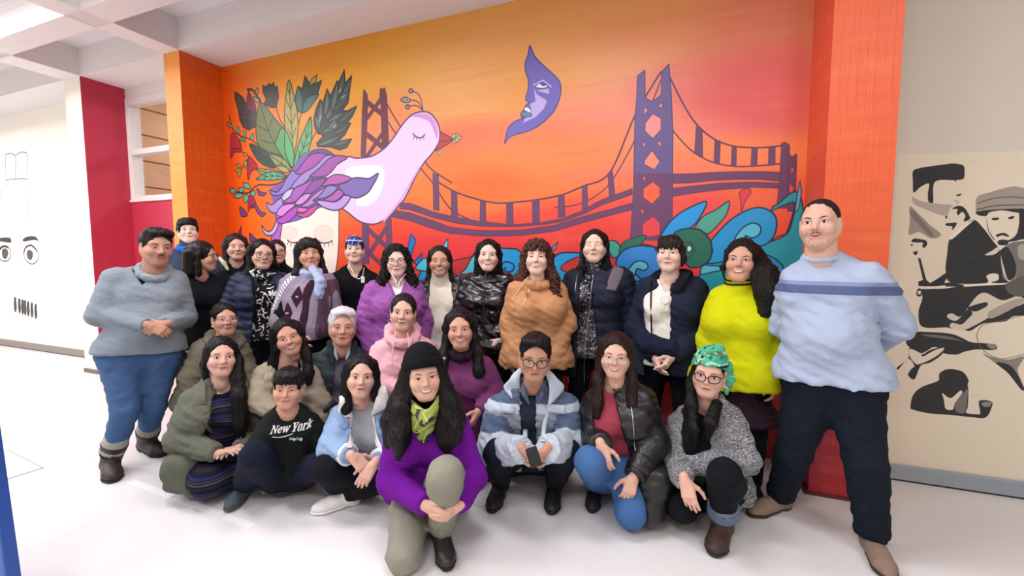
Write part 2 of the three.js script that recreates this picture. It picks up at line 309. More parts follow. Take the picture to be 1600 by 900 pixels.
s||#6a3848|14|1302 1953 1388 2002 1475 2003 1536 1983
l||#6a3848|10|925 1983 905 2018
l||#6a3848|10|962 1997 951 2039
l||#6a3848|10|1009 1998 1007 2040
l||#6a3848|9|1336 1981 1316 2021
l||#6a3848|8|1379 2002 1368 2042
l||#6a3848|9|1431 2009 1429 2049
l||#6a3848|9|1483 2003 1490 2043
l||#6a3848|8|1527 1990 1543 2023
s||#5a3570|13|737 2287 789 2038 809 1862 842 1779
sz|#b55cc4|#3a2b45|12|670 2087 669 1945 754 1805 842 1765 805 1932 777 2087
sz|#c0b0ea|#3a2b45|14|529 1799 585 1858 673 1860 757 1756 796 1736 762 1840 690 1909 592 1908 545 1864
sz|#e7cdf2|#5a3560|15|1684 1651 1564 1483 1487 1283 1744 1147 1880 1164 2062 1160 2217 1099 2331 1006 2421 907 2517 829 2623 800 2727 818 2801 890 2840 980 2832 1094 2755 1192 2664 1273 2577 1385 2503 1501 2435 1601 2367 1659 2275 1748 2120 1819 2002 1822 1884 1787 1764 1706
sz|#cf8fd2||0|2545 832 2623 815 2720 834 2787 900 2820 983 2812 1063 2779 991 2726 899 2629 853
sz|#f6ecfb||0|1781 1251 2020 1243 2197 1281 2208 1423 2127 1574 1984 1644 1857 1613 1974 1479 2132 1400 1897 1386 1737 1331
s||#d3a8e4|21|2198 1796 2368 1635 2503 1459 2614 1311
s||#3a2440|10|2549 991 2598 1029 2647 1033 2682 1010
l||#3a2440|7|2570 1011 2555 1039
l||#3a2440|6|2598 1026 2590 1054
l||#3a2440|6|2633 1035 2632 1064
l||#3a2440|6|2661 1026 2675 1056
lz|#b53a3c|#5a2430|10|2847 1003 2920 1045 2986 1080 2926 1120 2790 1172 2832 1094
s||#5a2430|8|2832 1088 2906 1089 2986 1080
sz|#b8b878|#3c4038|6|2979 1085 3003 1082 3018 1072 3027 1057 3032 1039 3011 1043 2994 1051 2982 1064
sz|#b8b878|#3c4038|6|2992 1086 3017 1092 3038 1089 3055 1079 3071 1065 3047 1061 3026 1062 3007 1069
sz|#b8b878|#3c4038|5|2986 1091 3002 1105 3018 1108 3035 1105 3051 1097 3035 1086 3019 1080 3002 1081
sz|#b8b878|#3c4038|6|2979 1091 2975 1105 2979 1114 2990 1119 3005 1121 3007 1109 3005 1098 2996 1092
sz|#b8b878|#3c4038|6|2966 1072 2987 1072 2999 1065 3004 1052 3006 1036 2988 1038 2974 1044 2966 1054
sz|#b8b878|#3c4038|6|2851 1165 2831 1172 2822 1183 2820 1198 2823 1215 2841 1207 2853 1197 2857 1184
s||#4a3048|10|2665 793 2646 687 2606 630 2550 599
s||#4a3048|10|2665 793 2625 719 2576 690 2520 677
s||#4a3048|10|2665 793 2610 746 2554 734 2504 739
sz|#8f8a90|#33283a|11|2558 600 2552 612 2536 616 2520 608 2513 594 2520 582 2536 579 2552 586
sz|#8f8a90|#33283a|11|2520 741 2513 754 2497 757 2481 750 2474 736 2481 723 2498 720 2514 727
sz|#7f9a80|#33283a|10|2420 664 2471 647 2520 671 2520 694 2470 694
sz|#101418|#e8e8e8|5|2509 676 2505 683 2495 685 2485 681 2481 672 2485 664 2495 662 2505 667
sz|#7a5cae||0|680 1416 856 1343 1001 1250 1070 1154 1237 1053 1412 1029 1580 1095 1743 1159 1574 1237 1400 1316 1776 1366 1685 1606 1386 1640 1067 1764 756 1770 746 1615
sz|#8d7cc8|#3a2b45|13|853 1394 927 1306 1010 1229 1054 1240 1152 1280 1060 1356 955 1425 849 1470 725 1475 670 1416 784 1443 853 1391
sz|#5c4a86|#3a2b45|11|1249 1083 1337 1042 1484 1047 1605 1120 1523 1105 1420 1081 1314 1080
sz|#a04aa8|#3a2b45|12|1065 1257 1157 1174 1248 1099 1357 1072 1492 1099 1395 1167 1307 1217 1186 1269
sz|#9c86cc|#3a2b45|13|989 1410 1141 1279 1307 1217 1395 1167 1482 1110 1605 1120 1478 1197 1272 1295 1260 1319 1136 1394
sz|#9a4ea6|#3a2b45|13|1271 1299 1392 1231 1522 1145 1646 1119 1765 1152 1643 1201 1558 1274 1473 1313 1346 1320
sz|#c4c4f0|#3a2b45|12|847 1504 920 1440 1023 1420 973 1501 891 1540 845 1538
sz|#a35cbc|#3a2b45|14|867 1555 973 1501 1034 1421 1192 1372 1302 1338 1244 1416 1153 1485 1050 1555 936 1571
sz|#8d4a9e|#3a2b45|12|1176 1474 1301 1354 1387 1339 1472 1340 1427 1402 1329 1461 1263 1487
sz|#b257b0|#3a2b45|11|1427 1414 1492 1350 1577 1311 1679 1314 1808 1357 1716 1395 1614 1409 1511 1407
sz|#7d68b4|#3a2b45|13|1644 1422 1736 1396 1827 1359 1926 1361 2031 1375 2141 1333 2087 1425 2018 1505 1919 1550 1840 1554 1732 1522
sz|#9080c4|#3a2b45|12|1336 1535 1403 1465 1479 1421 1573 1418 1623 1445 1548 1505 1442 1540
sz|#b35cb8|#3a2b45|11|1442 1556 1548 1513 1638 1462 1702 1505 1608 1572 1504 1579
sz|#c09ae4|#3a2b45|14|1351 1560 1441 1564 1587 1583 1670 1550 1712 1521 1791 1548 1707 1639 1604 1671 1480 1651 1376 1602
sz|#d48ade|#3a2b45|13|1037 1579 1164 1490 1263 1487 1205 1554 1115 1595
sz|#b77fd2|#3a2b45|12|1125 1612 1227 1555 1316 1493 1468 1428 1369 1520 1292 1557 1334 1572 1224 1620
sz|#d890e0|#3a2b45|12|841 1614 924 1583 1037 1584 943 1643 836 1707 765 1722 768 1671
sz|#b94bc4|#3a2b45|12|764 1739 836 1715 954 1652 1070 1606 1055 1680 983 1745 878 1785 785 1782
sz|#d86cc0|#3a2b45|10|1072 1664 1085 1623 1212 1640 1155 1676
sz|#c9489c|#3a2b45|12|1055 1680 1155 1684 1234 1641 1365 1601 1320 1665 1230 1720 1153 1730 1087 1715
sz|#a48fd6|#3a2b45|13|613 1547 690 1578 789 1526 847 1515 862 1585 801 1652 723 1670 648 1633
sz|#d58ae0|#3a2b45|12|761 1679 842 1598 984 1576 1038 1599 933 1657 836 1709`.split("\n");
const STENCIL = `lz|#e6dcc6||0|165 1488 398 1501 757 1519 1085 1546 1242 3705 162 3957 162 2659 162 2041
sz|#2a2c30||0|243 1602 273 1585 319 1578 402 1570 440 1568 485 1583 494 1614 493 1662 461 1671 454 1683 442 1670 355 1677 354 1803 332 1798 325 1748 327 1685 287 1702 254 1735 246 1666
sz|#2a2c30||0|466 1760 488 1755 481 1768 466 1767
s||#777|3|457 1798 472 1799 476 1809 466 1815
sz|#b5aca0||0|248 1764 292 1791 363 1809 447 1822 441 1841 421 1888 343 1857 262 1809
sz|#9d958a||0|239 1823 289 1874 348 1945 405 2005 360 2029 296 1988 245 2002 244 1913
sz|#7c766e||0|252 1843 315 1925 367 2004 352 2014 293 1944 250 1883
sz|#2a2c30||0|449 1846 478 1828 508 1843 529 1882 538 1911 509 1925 515 1891 498 1867 481 1886 473 1871 475 1850
sz|#2a2c30||0|424 1937 454 1933 476 1934 470 1958 456 1977 455 1955 428 1950
sz|#2a2c30||0|418 1893 429 1889 424 1908
sz|#2a2c30||0|452 2020 515 1949 557 1917 604 1970 652 2047 683 2095 702 2161 728 2237 746 2293 697 2304 661 2300 692 2285 690 2252 664 2245 636 2262 636 2305 476 2307 442 2241 442 2123
sz|#d9cfba||0|621 2133 655 2104 676 2085 684 2109 657 2133
sz|#efe7d6||0|451 2016 500 1958 557 1917 516 1968 460 2035
sz|#2a2c30||0|259 2043 274 2028 314 2035 334 2043 339 2068 325 2088 316 2073 319 2055 291 2053 267 2051
sz|#2a2c30||0|271 2118 294 2108 288 2135
sz|#2a2c30||0|257 2068 268 2063 263 2078
lz|#2a2c30||0|299 2153 311 2153 348 2292 369 2312 406 2281 442 2246 451 2270 438 2310 476 2304 522 2318 945 2298 947 2326 370 2332 311 2333 309 2303 332 2293
sz|#a59c90||0|563 1779 619 1754 688 1731 730 1724 772 1736 840 1739 882 1776 882 1867 780 1858 710 1859 641 1872 599 1894 569 1882 562 1864
sz|#2a2c30||0|565 1869 640 1858 752 1857 780 1863 761 1881 683 1864 626 1871 613 1895 577 1890
s||#6d665d|7|569 1817 636 1792 720 1785 790 1799
s||#5d574f|7|568 1855 653 1835 778 1835
sz|#2a2c30||0|759 1862 780 1858 848 1866 861 2049 792 2039 758 2048 716 2057 682 2071 677 2047 716 2048 755 2011 764 1937
sz|#2a2c30||0|614 1904 627 1971 642 2009 666 2047 682 2071 666 2047 651 2033 626 1980
sz|#2a2c30||0|639 1910 668 1908 669 1920 644 1921
sz|#2a2c30||0|714 1907 738 1900 736 1914 718 1917
sz|#2a2c30||0|667 2009 699 2000 721 2015 721 2024 692 2014 670 2024
sz|#2a2c30||0|677 2047 698 2040 723 2048 717 2071 682 2071
sz|#77736c||0|689 2123 724 2067 792 2049 928 2050 945 2298 739 2293 705 2218
sz|#2a2c30||0|685 2123 718 2085 750 2142 769 2217 759 2284 739 2293 705 2218
sz|#a9a398||0|767 2086 794 2067 863 2086 867 2142 786 2161
sz|#d9cfba||0|693 2133 711 2199 738 2284 772 2264 759 2284 739 2297 710 2237
sz|#2a2c30||0|328 2357 355 2351 448 2344 530 2327 739 2307 944 2288 958 2487 787 2501 740 2537 640 2557 584 2605 550 2602 486 2596 462 2592 346 2594 321 2504 335 2412
sz|#2a2c30||0|305 2363 317 2347 332 2362 326 2398 306 2393
sz|#e6dcc6||0|310 2365 325 2364 324 2385 311 2383
lz|#efe7d6||0|355 2339 443 2324 447 2337 357 2349
lz|#efe7d6||0|531 2319 725 2302 726 2312 534 2331
sz|#d6ccb8||0|465 2512 488 2501 527 2519 561 2463 574 2433 607 2378 643 2367 718 2408 780 2382 815 2395 817 2423 770 2454 681 2516 667 2517 554 2602 485 2591 491 2561 537 2568 565 2532 585 2496 561 2473 513 2545 470 2532
sz|#2a2c30||0|564 2458 639 2425 652 2444 606 2481 576 2477
sz|#aaa294||0|665 2478 787 2396 816 2414 682 2521
sz|#5d5a55||0|727 2331 746 2292 807 2263 814 2376 758 2373
sz|#2a2c30||0|266 2682 276 2645 308 2630 387 2627 488 2631 542 2652 589 2677 648 2679 685 2681 707 2685 712 2709 687 2720 621 2721 563 2740 526 2761 464 2759 440 2730 408 2723 347 2768 281 2727
sz|#77716a||0|348 2645 466 2647 559 2676 513 2669 389 2658
sz|#8d867c||0|663 2685 703 2683 709 2704 687 2713
sz|#2a2c30||0|286 2742 314 2750 356 2773 393 2744 454 2719 467 2738 443 2781 398 2825 352 2850 325 2941 291 2919 305 2876 320 2853 285 2810 240 2882 232 2872 285 2805
sz|#e6dcc6||0|291 2744 347 2768 360 2788 417 2742 459 2724 456 2744 412 2794 343 2841 319 2833 293 2794
s||#6d665d|4|822 2494 726 2533 648 2561 621 2597 616 2647 643 2714 697 2759 755 2768 838 2732
sz|#8d867c||0|648 2743 697 2764 770 2772 838 2747 816 2826 834 2892 852 2949 812 2885 729 2815
sz|#2a2c30||0|714 2797 787 2814 851 2939 838 2950 775 2859
sz|#2a2c30||0|315 3125 323 3051 360 2994 429 2951 448 2933 449 2892 478 2864 516 2857 563 2871 592 2918 590 2948 596 2988 599 3089 594 3130 647 3133 661 3121 652 3047 707 3043 713 3074 688 3147 618 3155 519 3155 417 3159 328 3145
sz|#e6dcc6||0|470 3018 497 3040 520 3040 555 2993 567 3006 537 3076 528 3118 493 3118 481 3063
sz|#77716a||0|538 3086 564 3022 592 2978 593 3059 586 3131 548 3131
sz|#8d867c||0|664 3055 708 3047 702 3075 673 3079`.split("\n");
const FACE = `lz||#77746e|14|2619 597 2643 570 2799 567 2924 612 3100 573 3244 595 3261 649 3199 987 3016 966 2872 970 2733 954 2585 973
s||#77746e|14|2932 613 2873 967
s||#a0707c|12|2432 1099 2398 1177 2348 1235
s||#a0707c|11|3119 1136 3160 1273 3167 1370
s||#77746e|11|3162 1369 3105 1592
sz|#3d3d3d||0|2175 1876 2296 1857 2527 1860 2578 1896 2542 1940 2169 1906
sz|#3d3d3d||0|2943 1886 3085 1851 3298 1854 3382 1920 3263 1905 3019 1924 2937 1923
sz|#f3efe8|#4a4a4a|18|2175 2040 2332 1988 2473 2012 2532 2101 2437 2219 2231 2226 2154 2160
sz|#f3efe8|#4a4a4a|16|2924 2107 3004 2016 3170 1988 3316 2074 3356 2158 3263 2243 3125 2273 2972 2216
sz|#5a5252||0|2293 2041 2411 2035 2456 2106 2384 2189 2296 2190 2251 2115
sz|#5a5252||0|3038 2073 3132 2059 3194 2107 3147 2201 3056 2202 3011 2144
s||#2c2c2c|27|2924 2107 3004 2016 3170 1988 3317 2068
s||#2c2c2c|29|2173 2055 2330 1997 2472 2018
sz|#4a4848||0|2512 2826 2550 2807 2581 2824 2572 2878 2573 2973 2532 3050 2494 3037 2486 2947
sz|#4a4848||0|2640 2844 2678 2825 2709 2842 2700 2895 2701 2990 2660 3066 2623 3053 2615 2964
sz|#4a4848||0|2734 2857 2771 2838 2802 2855 2793 2908 2794 3003 2754 3079 2717 3066 2709 2977
sz|#4a4848||0|2805 2867 2842 2848 2872 2865 2864 2918 2865 3012 2825 3088 2788 3075 2780 2986
sz|#4a4848||0|2898 2880 2934 2861 2964 2877 2956 2930 2957 3024 2918 3099 2881 3087 2873 2999
sz|#4a4848||0|3005 2895 3041 2876 3071 2892 3062 2945 3064 3038 3025 3113 2989 3100 2981 3013
sz|#4a4848||0|3116 2911 3152 2892 3181 2908 3173 2960 3175 3053 3136 3127 3101 3115 3093 3028
lz|#f6f4ef||0|3359 2890 4204 2874 4176 3440 3279 3419`.split("\n");

// ---------------------------------------------------------------- the room: columns with bays between them, front of the columns at z = 0
const CEIL = 3.63, SLAB = 3.95, BACK = -0.45;
const white = std(0xe9e4e4, { roughness: 0.9, bumpMap: retile(plasterBump, 3, 3), bumpScale: 0.0015 });
// floor: pale vinyl, slightly worn
const floorMap = canvasTexture(1024, 1024, (c, w, h) => {
  c.fillStyle = '#e6e4e3'; c.fillRect(0, 0, w, h);
  const r = rng(11);
  for (let i = 0; i < 2600; i++) { const s = 1 + r() * 5; c.fillStyle = r() < 0.5 ? 'rgba(200,194,190,0.16)' : 'rgba(240,238,236,0.2)'; c.fillRect(r() * w, r() * h, s, s * (0.4 + r())); }
  c.strokeStyle = 'rgba(150,142,138,0.10)';
  for (let i = 0; i < 90; i++) { const x = r() * w, y = r() * h, a = r() * 6.3, l = 10 + r() * 40; c.beginPath(); c.moveTo(x, y); c.lineTo(x + Math.cos(a) * l, y + Math.sin(a) * l); c.stroke(); }
}, true, true);
floorMap.repeat.set(7, 5);
struct('floor', boxAt(-12.7, 4.9, -0.15, 0, -4.6, 7.2), new THREE.MeshPhysicalMaterial({ map: floorMap, roughness: 0.42, specularIntensity: 0.7, bumpMap: retile(plasterBump, 20, 14), bumpScale: 0.0006 }));
struct('ceiling', boxAt(-12.7, 4.9, SLAB, SLAB + 0.15, -4.6, 7.2), white);
for (const [n, x0, x1, z0, z1, y0] of [['left', -7.1, -6.76, 0, 7, CEIL], ['middle', -5.2, -4.95, 0, 7, CEIL], ['right', 0.78, 1.11, 0, 7, CEIL], ['cross', -12.5, 4.75, 0.57, 0.8, CEIL], ['wall', -12.5, 4.75, -0.6, 0, CEIL], ['rear', -12.5, 4.75, 4.9, 5.15, CEIL]])
  struct('beam_' + n, boxAt(x0, x1, y0, SLAB, z0, z1), white);
struct('wall_front', boxAt(-12.7, 4.9, 0, SLAB, 7.0, 7.2), std(0xe8e0d0));
struct('wall_east', boxAt(4.75, 4.9, 0, SLAB, -0.6, 7.0), std(0xe6dccb));
struct('wall_west', boxAt(-12.7, -12.5, 0, SLAB, -4.6, 7.0), std(0xece6dc));
struct('wall_corridor', boxAt(-12.5, 4.9, 0, SLAB, -4.6, -4.45), std(0xf0e6d8));

// the mural: paint on the back wall of the wide bay
const MX0 = -4.95, MX1 = 0.78, MW = MX1 - MX0;
function sunset(c, list, k, seed, w, h) {
  c.fillStyle = '#e8702c'; c.fillRect(0, 0, w, h);
  const g = c.createLinearGradient(0, 0, 0, h); g.addColorStop(0, '#e09a3a'); g.addColorStop(0.25, '#e09a42'); g.addColorStop(0.45, '#f07838'); g.addColorStop(0.62, '#e8402c'); g.addColorStop(1, '#b3242c');
  c.fillStyle = g; c.fillRect(0, 0, w, h);
  for (const b of list) {
    const [x, y, rx, ry, col] = b.split(' '); c.save(); c.translate(x * k, y * k); c.scale(rx * k * 1.5, ry * k * 1.7);
    const q = c.createRadialGradient(0, 0, 0, 0, 0, 1); q.addColorStop(0, col); q.addColorStop(0.45, col + 'cc'); q.addColorStop(1, col + '00');
    c.fillStyle = q; c.beginPath(); c.arc(0, 0, 1, 0, 7); c.fill(); c.restore();
  }
  const r = rng(seed);                                     // visible brush strokes
  for (let i = 0; i < 900; i++) { c.strokeStyle = ['rgba(255,190,90,0.05)', 'rgba(220,60,50,0.05)', 'rgba(255,140,60,0.06)', 'rgba(190,110,60,0.04)'][i % 4]; c.lineWidth = 3 + r() * 12; const x = r() * w, y = r() * h, l = 40 + r() * 220; c.beginPath(); c.moveTo(x, y); c.quadraticCurveTo(x + l / 2, y + (r() - 0.5) * 16, x + l, y + (r() - 0.5) * 24); c.stroke(); }
}
const muralMap = canvasTexture(2048, Math.round(2048 * CEIL / MW), (c, w, h) => { const k = w / (MW * 1000); sunset(c, SUNSET, k, 21, w, h); paint(c, MURAL, k); });
const paintLook = { roughness: 0.4, bumpMap: retile(plasterBump, 4, 2.5), bumpScale: 0.002 };
const muralPaint = std(0xffffff, { map: muralMap, ...paintLook });
const deepRed = std(0xa61f30, { roughness: 0.55, bumpMap: retile(plasterBump, 1, 2), bumpScale: 0.002 });
const edge = std(0xd98a3a, paintLook);
struct('wall_back', boxAt(MX0, MX1, 0, CEIL, -0.6, BACK), [edge, edge, edge, edge, muralPaint, edge]);
function stripes(stops, seed, blots = []) {               // one side of a column: vertical blend of the mural's colours, brushed
  return std(0xffffff, { ...paintLook, map: canvasTexture(96, 768, (c, w, h) => {
    const g = c.createLinearGradient(0, 0, 0, h); for (const [p, q] of stops) g.addColorStop(p, q); c.fillStyle = g; c.fillRect(0, 0, w, h);
    for (const [x, y, a, b, q] of blots) { c.fillStyle = q; c.beginPath(); c.ellipse(x * w, y * h, a * w, b * h, 0, 0, 7); c.fill(); }
    const r = rng(seed); for (let i = 0; i < 240; i++) { c.fillStyle = ['rgba(255,170,80,0.07)', 'rgba(210,60,40,0.06)', 'rgba(255,120,60,0.07)'][i % 3]; c.fillRect(r() * w - 20, r() * h, 20 + r() * 70, 2 + r() * 9); }
  }) });
}
const colFront = stripes([[0, '#f09a42'], [1, '#f09a42']], 3);
const colInner = stripes([[0, '#e2600f'], [0.7, '#e2560f'], [0.76, '#a61f30'], [1, '#a61f30']], 4);
const pierInner = stripes([[0, '#e0583a'], [0.72, '#e4522f'], [0.73, '#a61f30'], [1, '#a61f30']], 5, [[0.75, 0.66, 0.14, 0.03, '#2f9fae'], [0.85, 0.7, 0.1, 0.05, '#2a8aa8'], [0.6, 0.575, 0.1, 0.012, '#2f6fb8']]);
const pierFront = stripes([[0, '#ea6a3e'], [0.73, '#ea6238'], [0.735, '#a61f30'], [1, '#a61f30']], 6);
struct('column_middle', boxAt(-5.2, MX0, 0, CEIL, -0.6, 0), [colInner, edge, edge, edge, colFront, edge]);
struct('column_right', boxAt(MX1, 1.11, 0, CEIL, -0.6, 0), [edge, pierInner, edge, edge, pierFront, edge]);
struct('trim_1', boxAt(0.76, 1.13, 0, 0.018, -0.42, 0.012), std(0x5a2a2a, { roughness: 0.7 }));
// stencil wall to the right
const stencilMap = canvasTexture(2048, 2016, (c, w, h) => {
  const k = w / 3690; c.fillStyle = '#d9d3c6'; c.fillRect(0, 0, w, h); paint(c, STENCIL, k);
  const r = rng(9); for (let i = 0; i < 1200; i++) { c.fillStyle = r() < 0.5 ? 'rgba(120,110,95,0.05)' : 'rgba(255,250,240,0.06)'; c.fillRect(r() * w, r() * h, 2 + r() * 26, 1 + r() * 6); }
});
const cream = std(0xdcd4c4);
struct('wall_right', boxAt(1.11, 4.8, 0, CEIL, -0.6, -0.42), [cream, cream, cream, cream, std(0xffffff, { map: stencilMap, roughness: 0.7, bumpMap: retile(plasterBump, 3, 3), bumpScale: 0.0012 }), cream]);
function baseboard(name, x0, x1, z, color) {
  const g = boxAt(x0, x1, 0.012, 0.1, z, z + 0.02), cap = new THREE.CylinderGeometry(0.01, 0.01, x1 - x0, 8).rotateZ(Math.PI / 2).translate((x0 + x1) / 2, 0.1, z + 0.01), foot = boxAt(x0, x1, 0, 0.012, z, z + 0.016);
  const b = struct(name, merged([g, cap]), std(color, { roughness: 0.45 })); struct('trim_foot', foot, std(0x2a2624), b); return b;  // near-black strip: the shadow gap under the baseboard is put in as colour
}
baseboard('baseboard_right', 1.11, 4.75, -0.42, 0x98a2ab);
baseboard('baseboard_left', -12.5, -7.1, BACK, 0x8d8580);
// white column with a crimson side, and the painted wall left of it
const crimson = std(0xba2e48, { roughness: 0.6, bumpMap: retile(plasterBump, 1, 3), bumpScale: 0.002 });
struct('column_left', boxAt(-7.1, -6.76, 0, CEIL, -0.6, 0), [crimson, white, white, white, std(0xefe9de), white]);
struct('trim_2', merged([boxAt(-7.11, -6.745, 0, 0.05, -0.001, 0.014), boxAt(-6.761, -6.745, 0, 0.05, -0.45, 0.014)]), std(0x6f6663, { roughness: 0.5 }));
const faceMap = canvasTexture(2048, 1377, (c, w, h) => { c.fillStyle = '#f5f1e8'; c.fillRect(0, 0, w, h); paint(c, FACE, w / 5400); });
struct('wall_left', boxAt(-12.5, -7.1, 0, CEIL, -0.6, BACK), [white, white, white, white, std(0xffffff, { map: faceMap, roughness: 0.75 }), white]);
// corridor bay: low crimson wall with a white framed window above, a timber-clad wall seen through it
const low = struct('wall_low', boxAt(-6.76, -5.235, 0, 2.2, -0.6, BACK), crimson);
const frameWhite = std(0xe4dedc, { roughness: 0.5 });
const win = new THREE.Group(); win.name = 'window_1'; win.userData.kind = 'structure'; scene.add(win);
mesh('window_frame', merged([roundBox(-6.76, -6.69, 2.2, 3.5, -0.57, -0.44), roundBox(-5.27, -5.2, 2.2, 3.5, -0.57, -0.44), roundBox(-6.69, -5.27, 2.2, 2.26, -0.57, -0.44), roundBox(-6.69, -5.27, 3.42, 3.5, -0.57, -0.44), boxAt(-6.76, -5.2, 3.5, CEIL, -0.6, -0.45)]), frameWhite, win);
mesh('transom', roundBox(-6.69, -5.27, 2.79, 2.86, -0.56, -0.45), frameWhite, win);
const glass = new THREE.MeshPhysicalMaterial({ color: 0xffffff, transmission: 1, thickness: 0, roughness: 0.02, ior: 1.45 });
for (const [a, b] of [[2.26, 2.79], [2.86, 3.42]]) mesh('pane', boxAt(-6.69, -5.27, a, b, -0.515, -0.509), glass, win);
mesh('window_sill', roundBox(-6.76, -5.2, 2.185, 2.215, -0.6, -0.425, 0.005), frameWhite, win);
struct('trim_3', boxAt(-5.235, -5.2, 0, 2.2, -0.55, -0.46), std(0xf3e7d4));
const timber = struct('wall_timber', boxAt(-7.0, -6.8, 0, SLAB, -4.45, -0.6), std(0xcaa47c));
{
  const r = rng(31), mats = [0xe3bf95, 0xe8c69c, 0xdcb88c, 0xe6c08f].map((q) => std(q, { roughness: 0.6, bumpMap: retile(plasterBump, 6, 1), bumpScale: 0.001 }));
  const g = roundBox(-6.8, -6.775, 0.008, 0.33, -4.44, -0.6, 0.004);
  for (let y = 0, i = 0; y < 3.5; y += 0.345, i++) { const p = mesh('plank', g, mats[Math.floor(r() * 4)], timber); p.position.set(-r() * 0.003, y, 0); }
}
// ceiling fittings
const glow = std(0xffffff, { emissive: 0xf4f7ff, emissiveIntensity: 1.6 }), fitMetal = std(0xf2f2f2, { roughness: 0.4 });
const PANEL_LABELS = ['over the drawn face wall', 'farther out from the drawn face wall', 'left of the mural above the corridor', 'in front of the corridor, farther from it', 'above the left group', 'behind the left group', 'above the middle of the group', 'behind the photographer', 'by the stencil wall', 'in the right rear corner', 'in the room behind the high window'];
PANELS.forEach(([x, z, s], i) => {
  const t = thing('ceiling_light', 'flat white ceiling light panel ' + PANEL_LABELS[i], 'ceiling light', [x, SLAB - 0.09, z], 'ceiling light panels');
  mesh('housing', roundBox(-PANEL_W / 2 - 0.03, PANEL_W / 2 + 0.03, 0.012, 0.09, -PANEL_D / 2 - 0.03, PANEL_D / 2 + 0.03, 0.01), fitMetal, t);
  mesh('diffuser', roundBox(-PANEL_W / 2, PANEL_W / 2, 0, 0.03, -PANEL_D / 2, PANEL_D / 2, 0.008), glow, t);
  const l = new THREE.RectAreaLight(0xfdfbff, PANEL_GLOW * s, PANEL_W, PANEL_D); l.name = 'panel_light'; l.rotation.x = -Math.PI / 2; l.position.y = -0.012; t.add(l);
});
// loose things on the floor and by the camera
{
  const t = thing('floor_hatch', 'square metal-edged access hatch let into the pale floor at the far left', 'hatch', [-4.16, 0, 1.575]);
  t.rotation.y = -0.08;
  const a = 0.6, m = std(0xb9b4b2, { roughness: 0.4, metalness: 0.3 });
  mesh('cover', roundBox(-a, 0, 0, 0.004, 0, a, 0.001), std(0xe6e3e1, { roughness: 0.5 }), t);
  for (const [x0, x1, z0, z1] of [[-a - 0.008, 0.008, -0.008, 0], [-a - 0.008, 0.008, a, a + 0.008], [-a - 0.008, -a, 0, a], [0, 0.008, 0, a]]) mesh('edge_strip', boxAt(x0, x1, 0, 0.005, z0, z1), m, t);
  const tape = std(0xf6f6f6, { roughness: 0.35 });
  const TAPES = ['nearest the man in the grey sweater', 'under the olive coat', 'beside the boot of the boy'];
  [[-3.14, 1.465, 0.46], [-2.7, 1.482, 0.4], [-2.29, 1.503, 0.24]].forEach(([x, z, l], i) => { const g = mesh('floor_tape', roundBox(-l / 2, l / 2, 0.0005, 0.002, -0.022, 0.022, 0.0006), tape); g.position.set(x, 0, z); g.rotation.y = -0.05; g.userData = { label: 'strip of white tape stuck on the floor ' + TAPES[i], category: 'tape', group: 'tape strips on the floor' }; });
  const b = thing('display_board', 'tall blue board standing at the left edge of the picture', 'board', [-2.426, 0, 2.325]); b.rotation.y = 0.1;
  const blue = std(0x1f57b8, { roughness: 0.45 });
  mesh('panel', roundBox(-0.75, 0, 0.03, 1.95, -0.018, 0.018, 0.006), blue, b).rotation.z = 0.075; mesh('frame_edge', roundBox(-0.012, 0.012, 0.02, 1.97, -0.022, 0.022, 0.006), std(0x1a4a9c, { roughness: 0.4 }), b).rotation.z = 0.075;
  for (const x of [-0.65, -0.1]) mesh('foot', roundBox(x - 0.03, x + 0.03, 0, 0.035, -0.16, 0.16, 0.008), std(0x2a2c30), b);
}

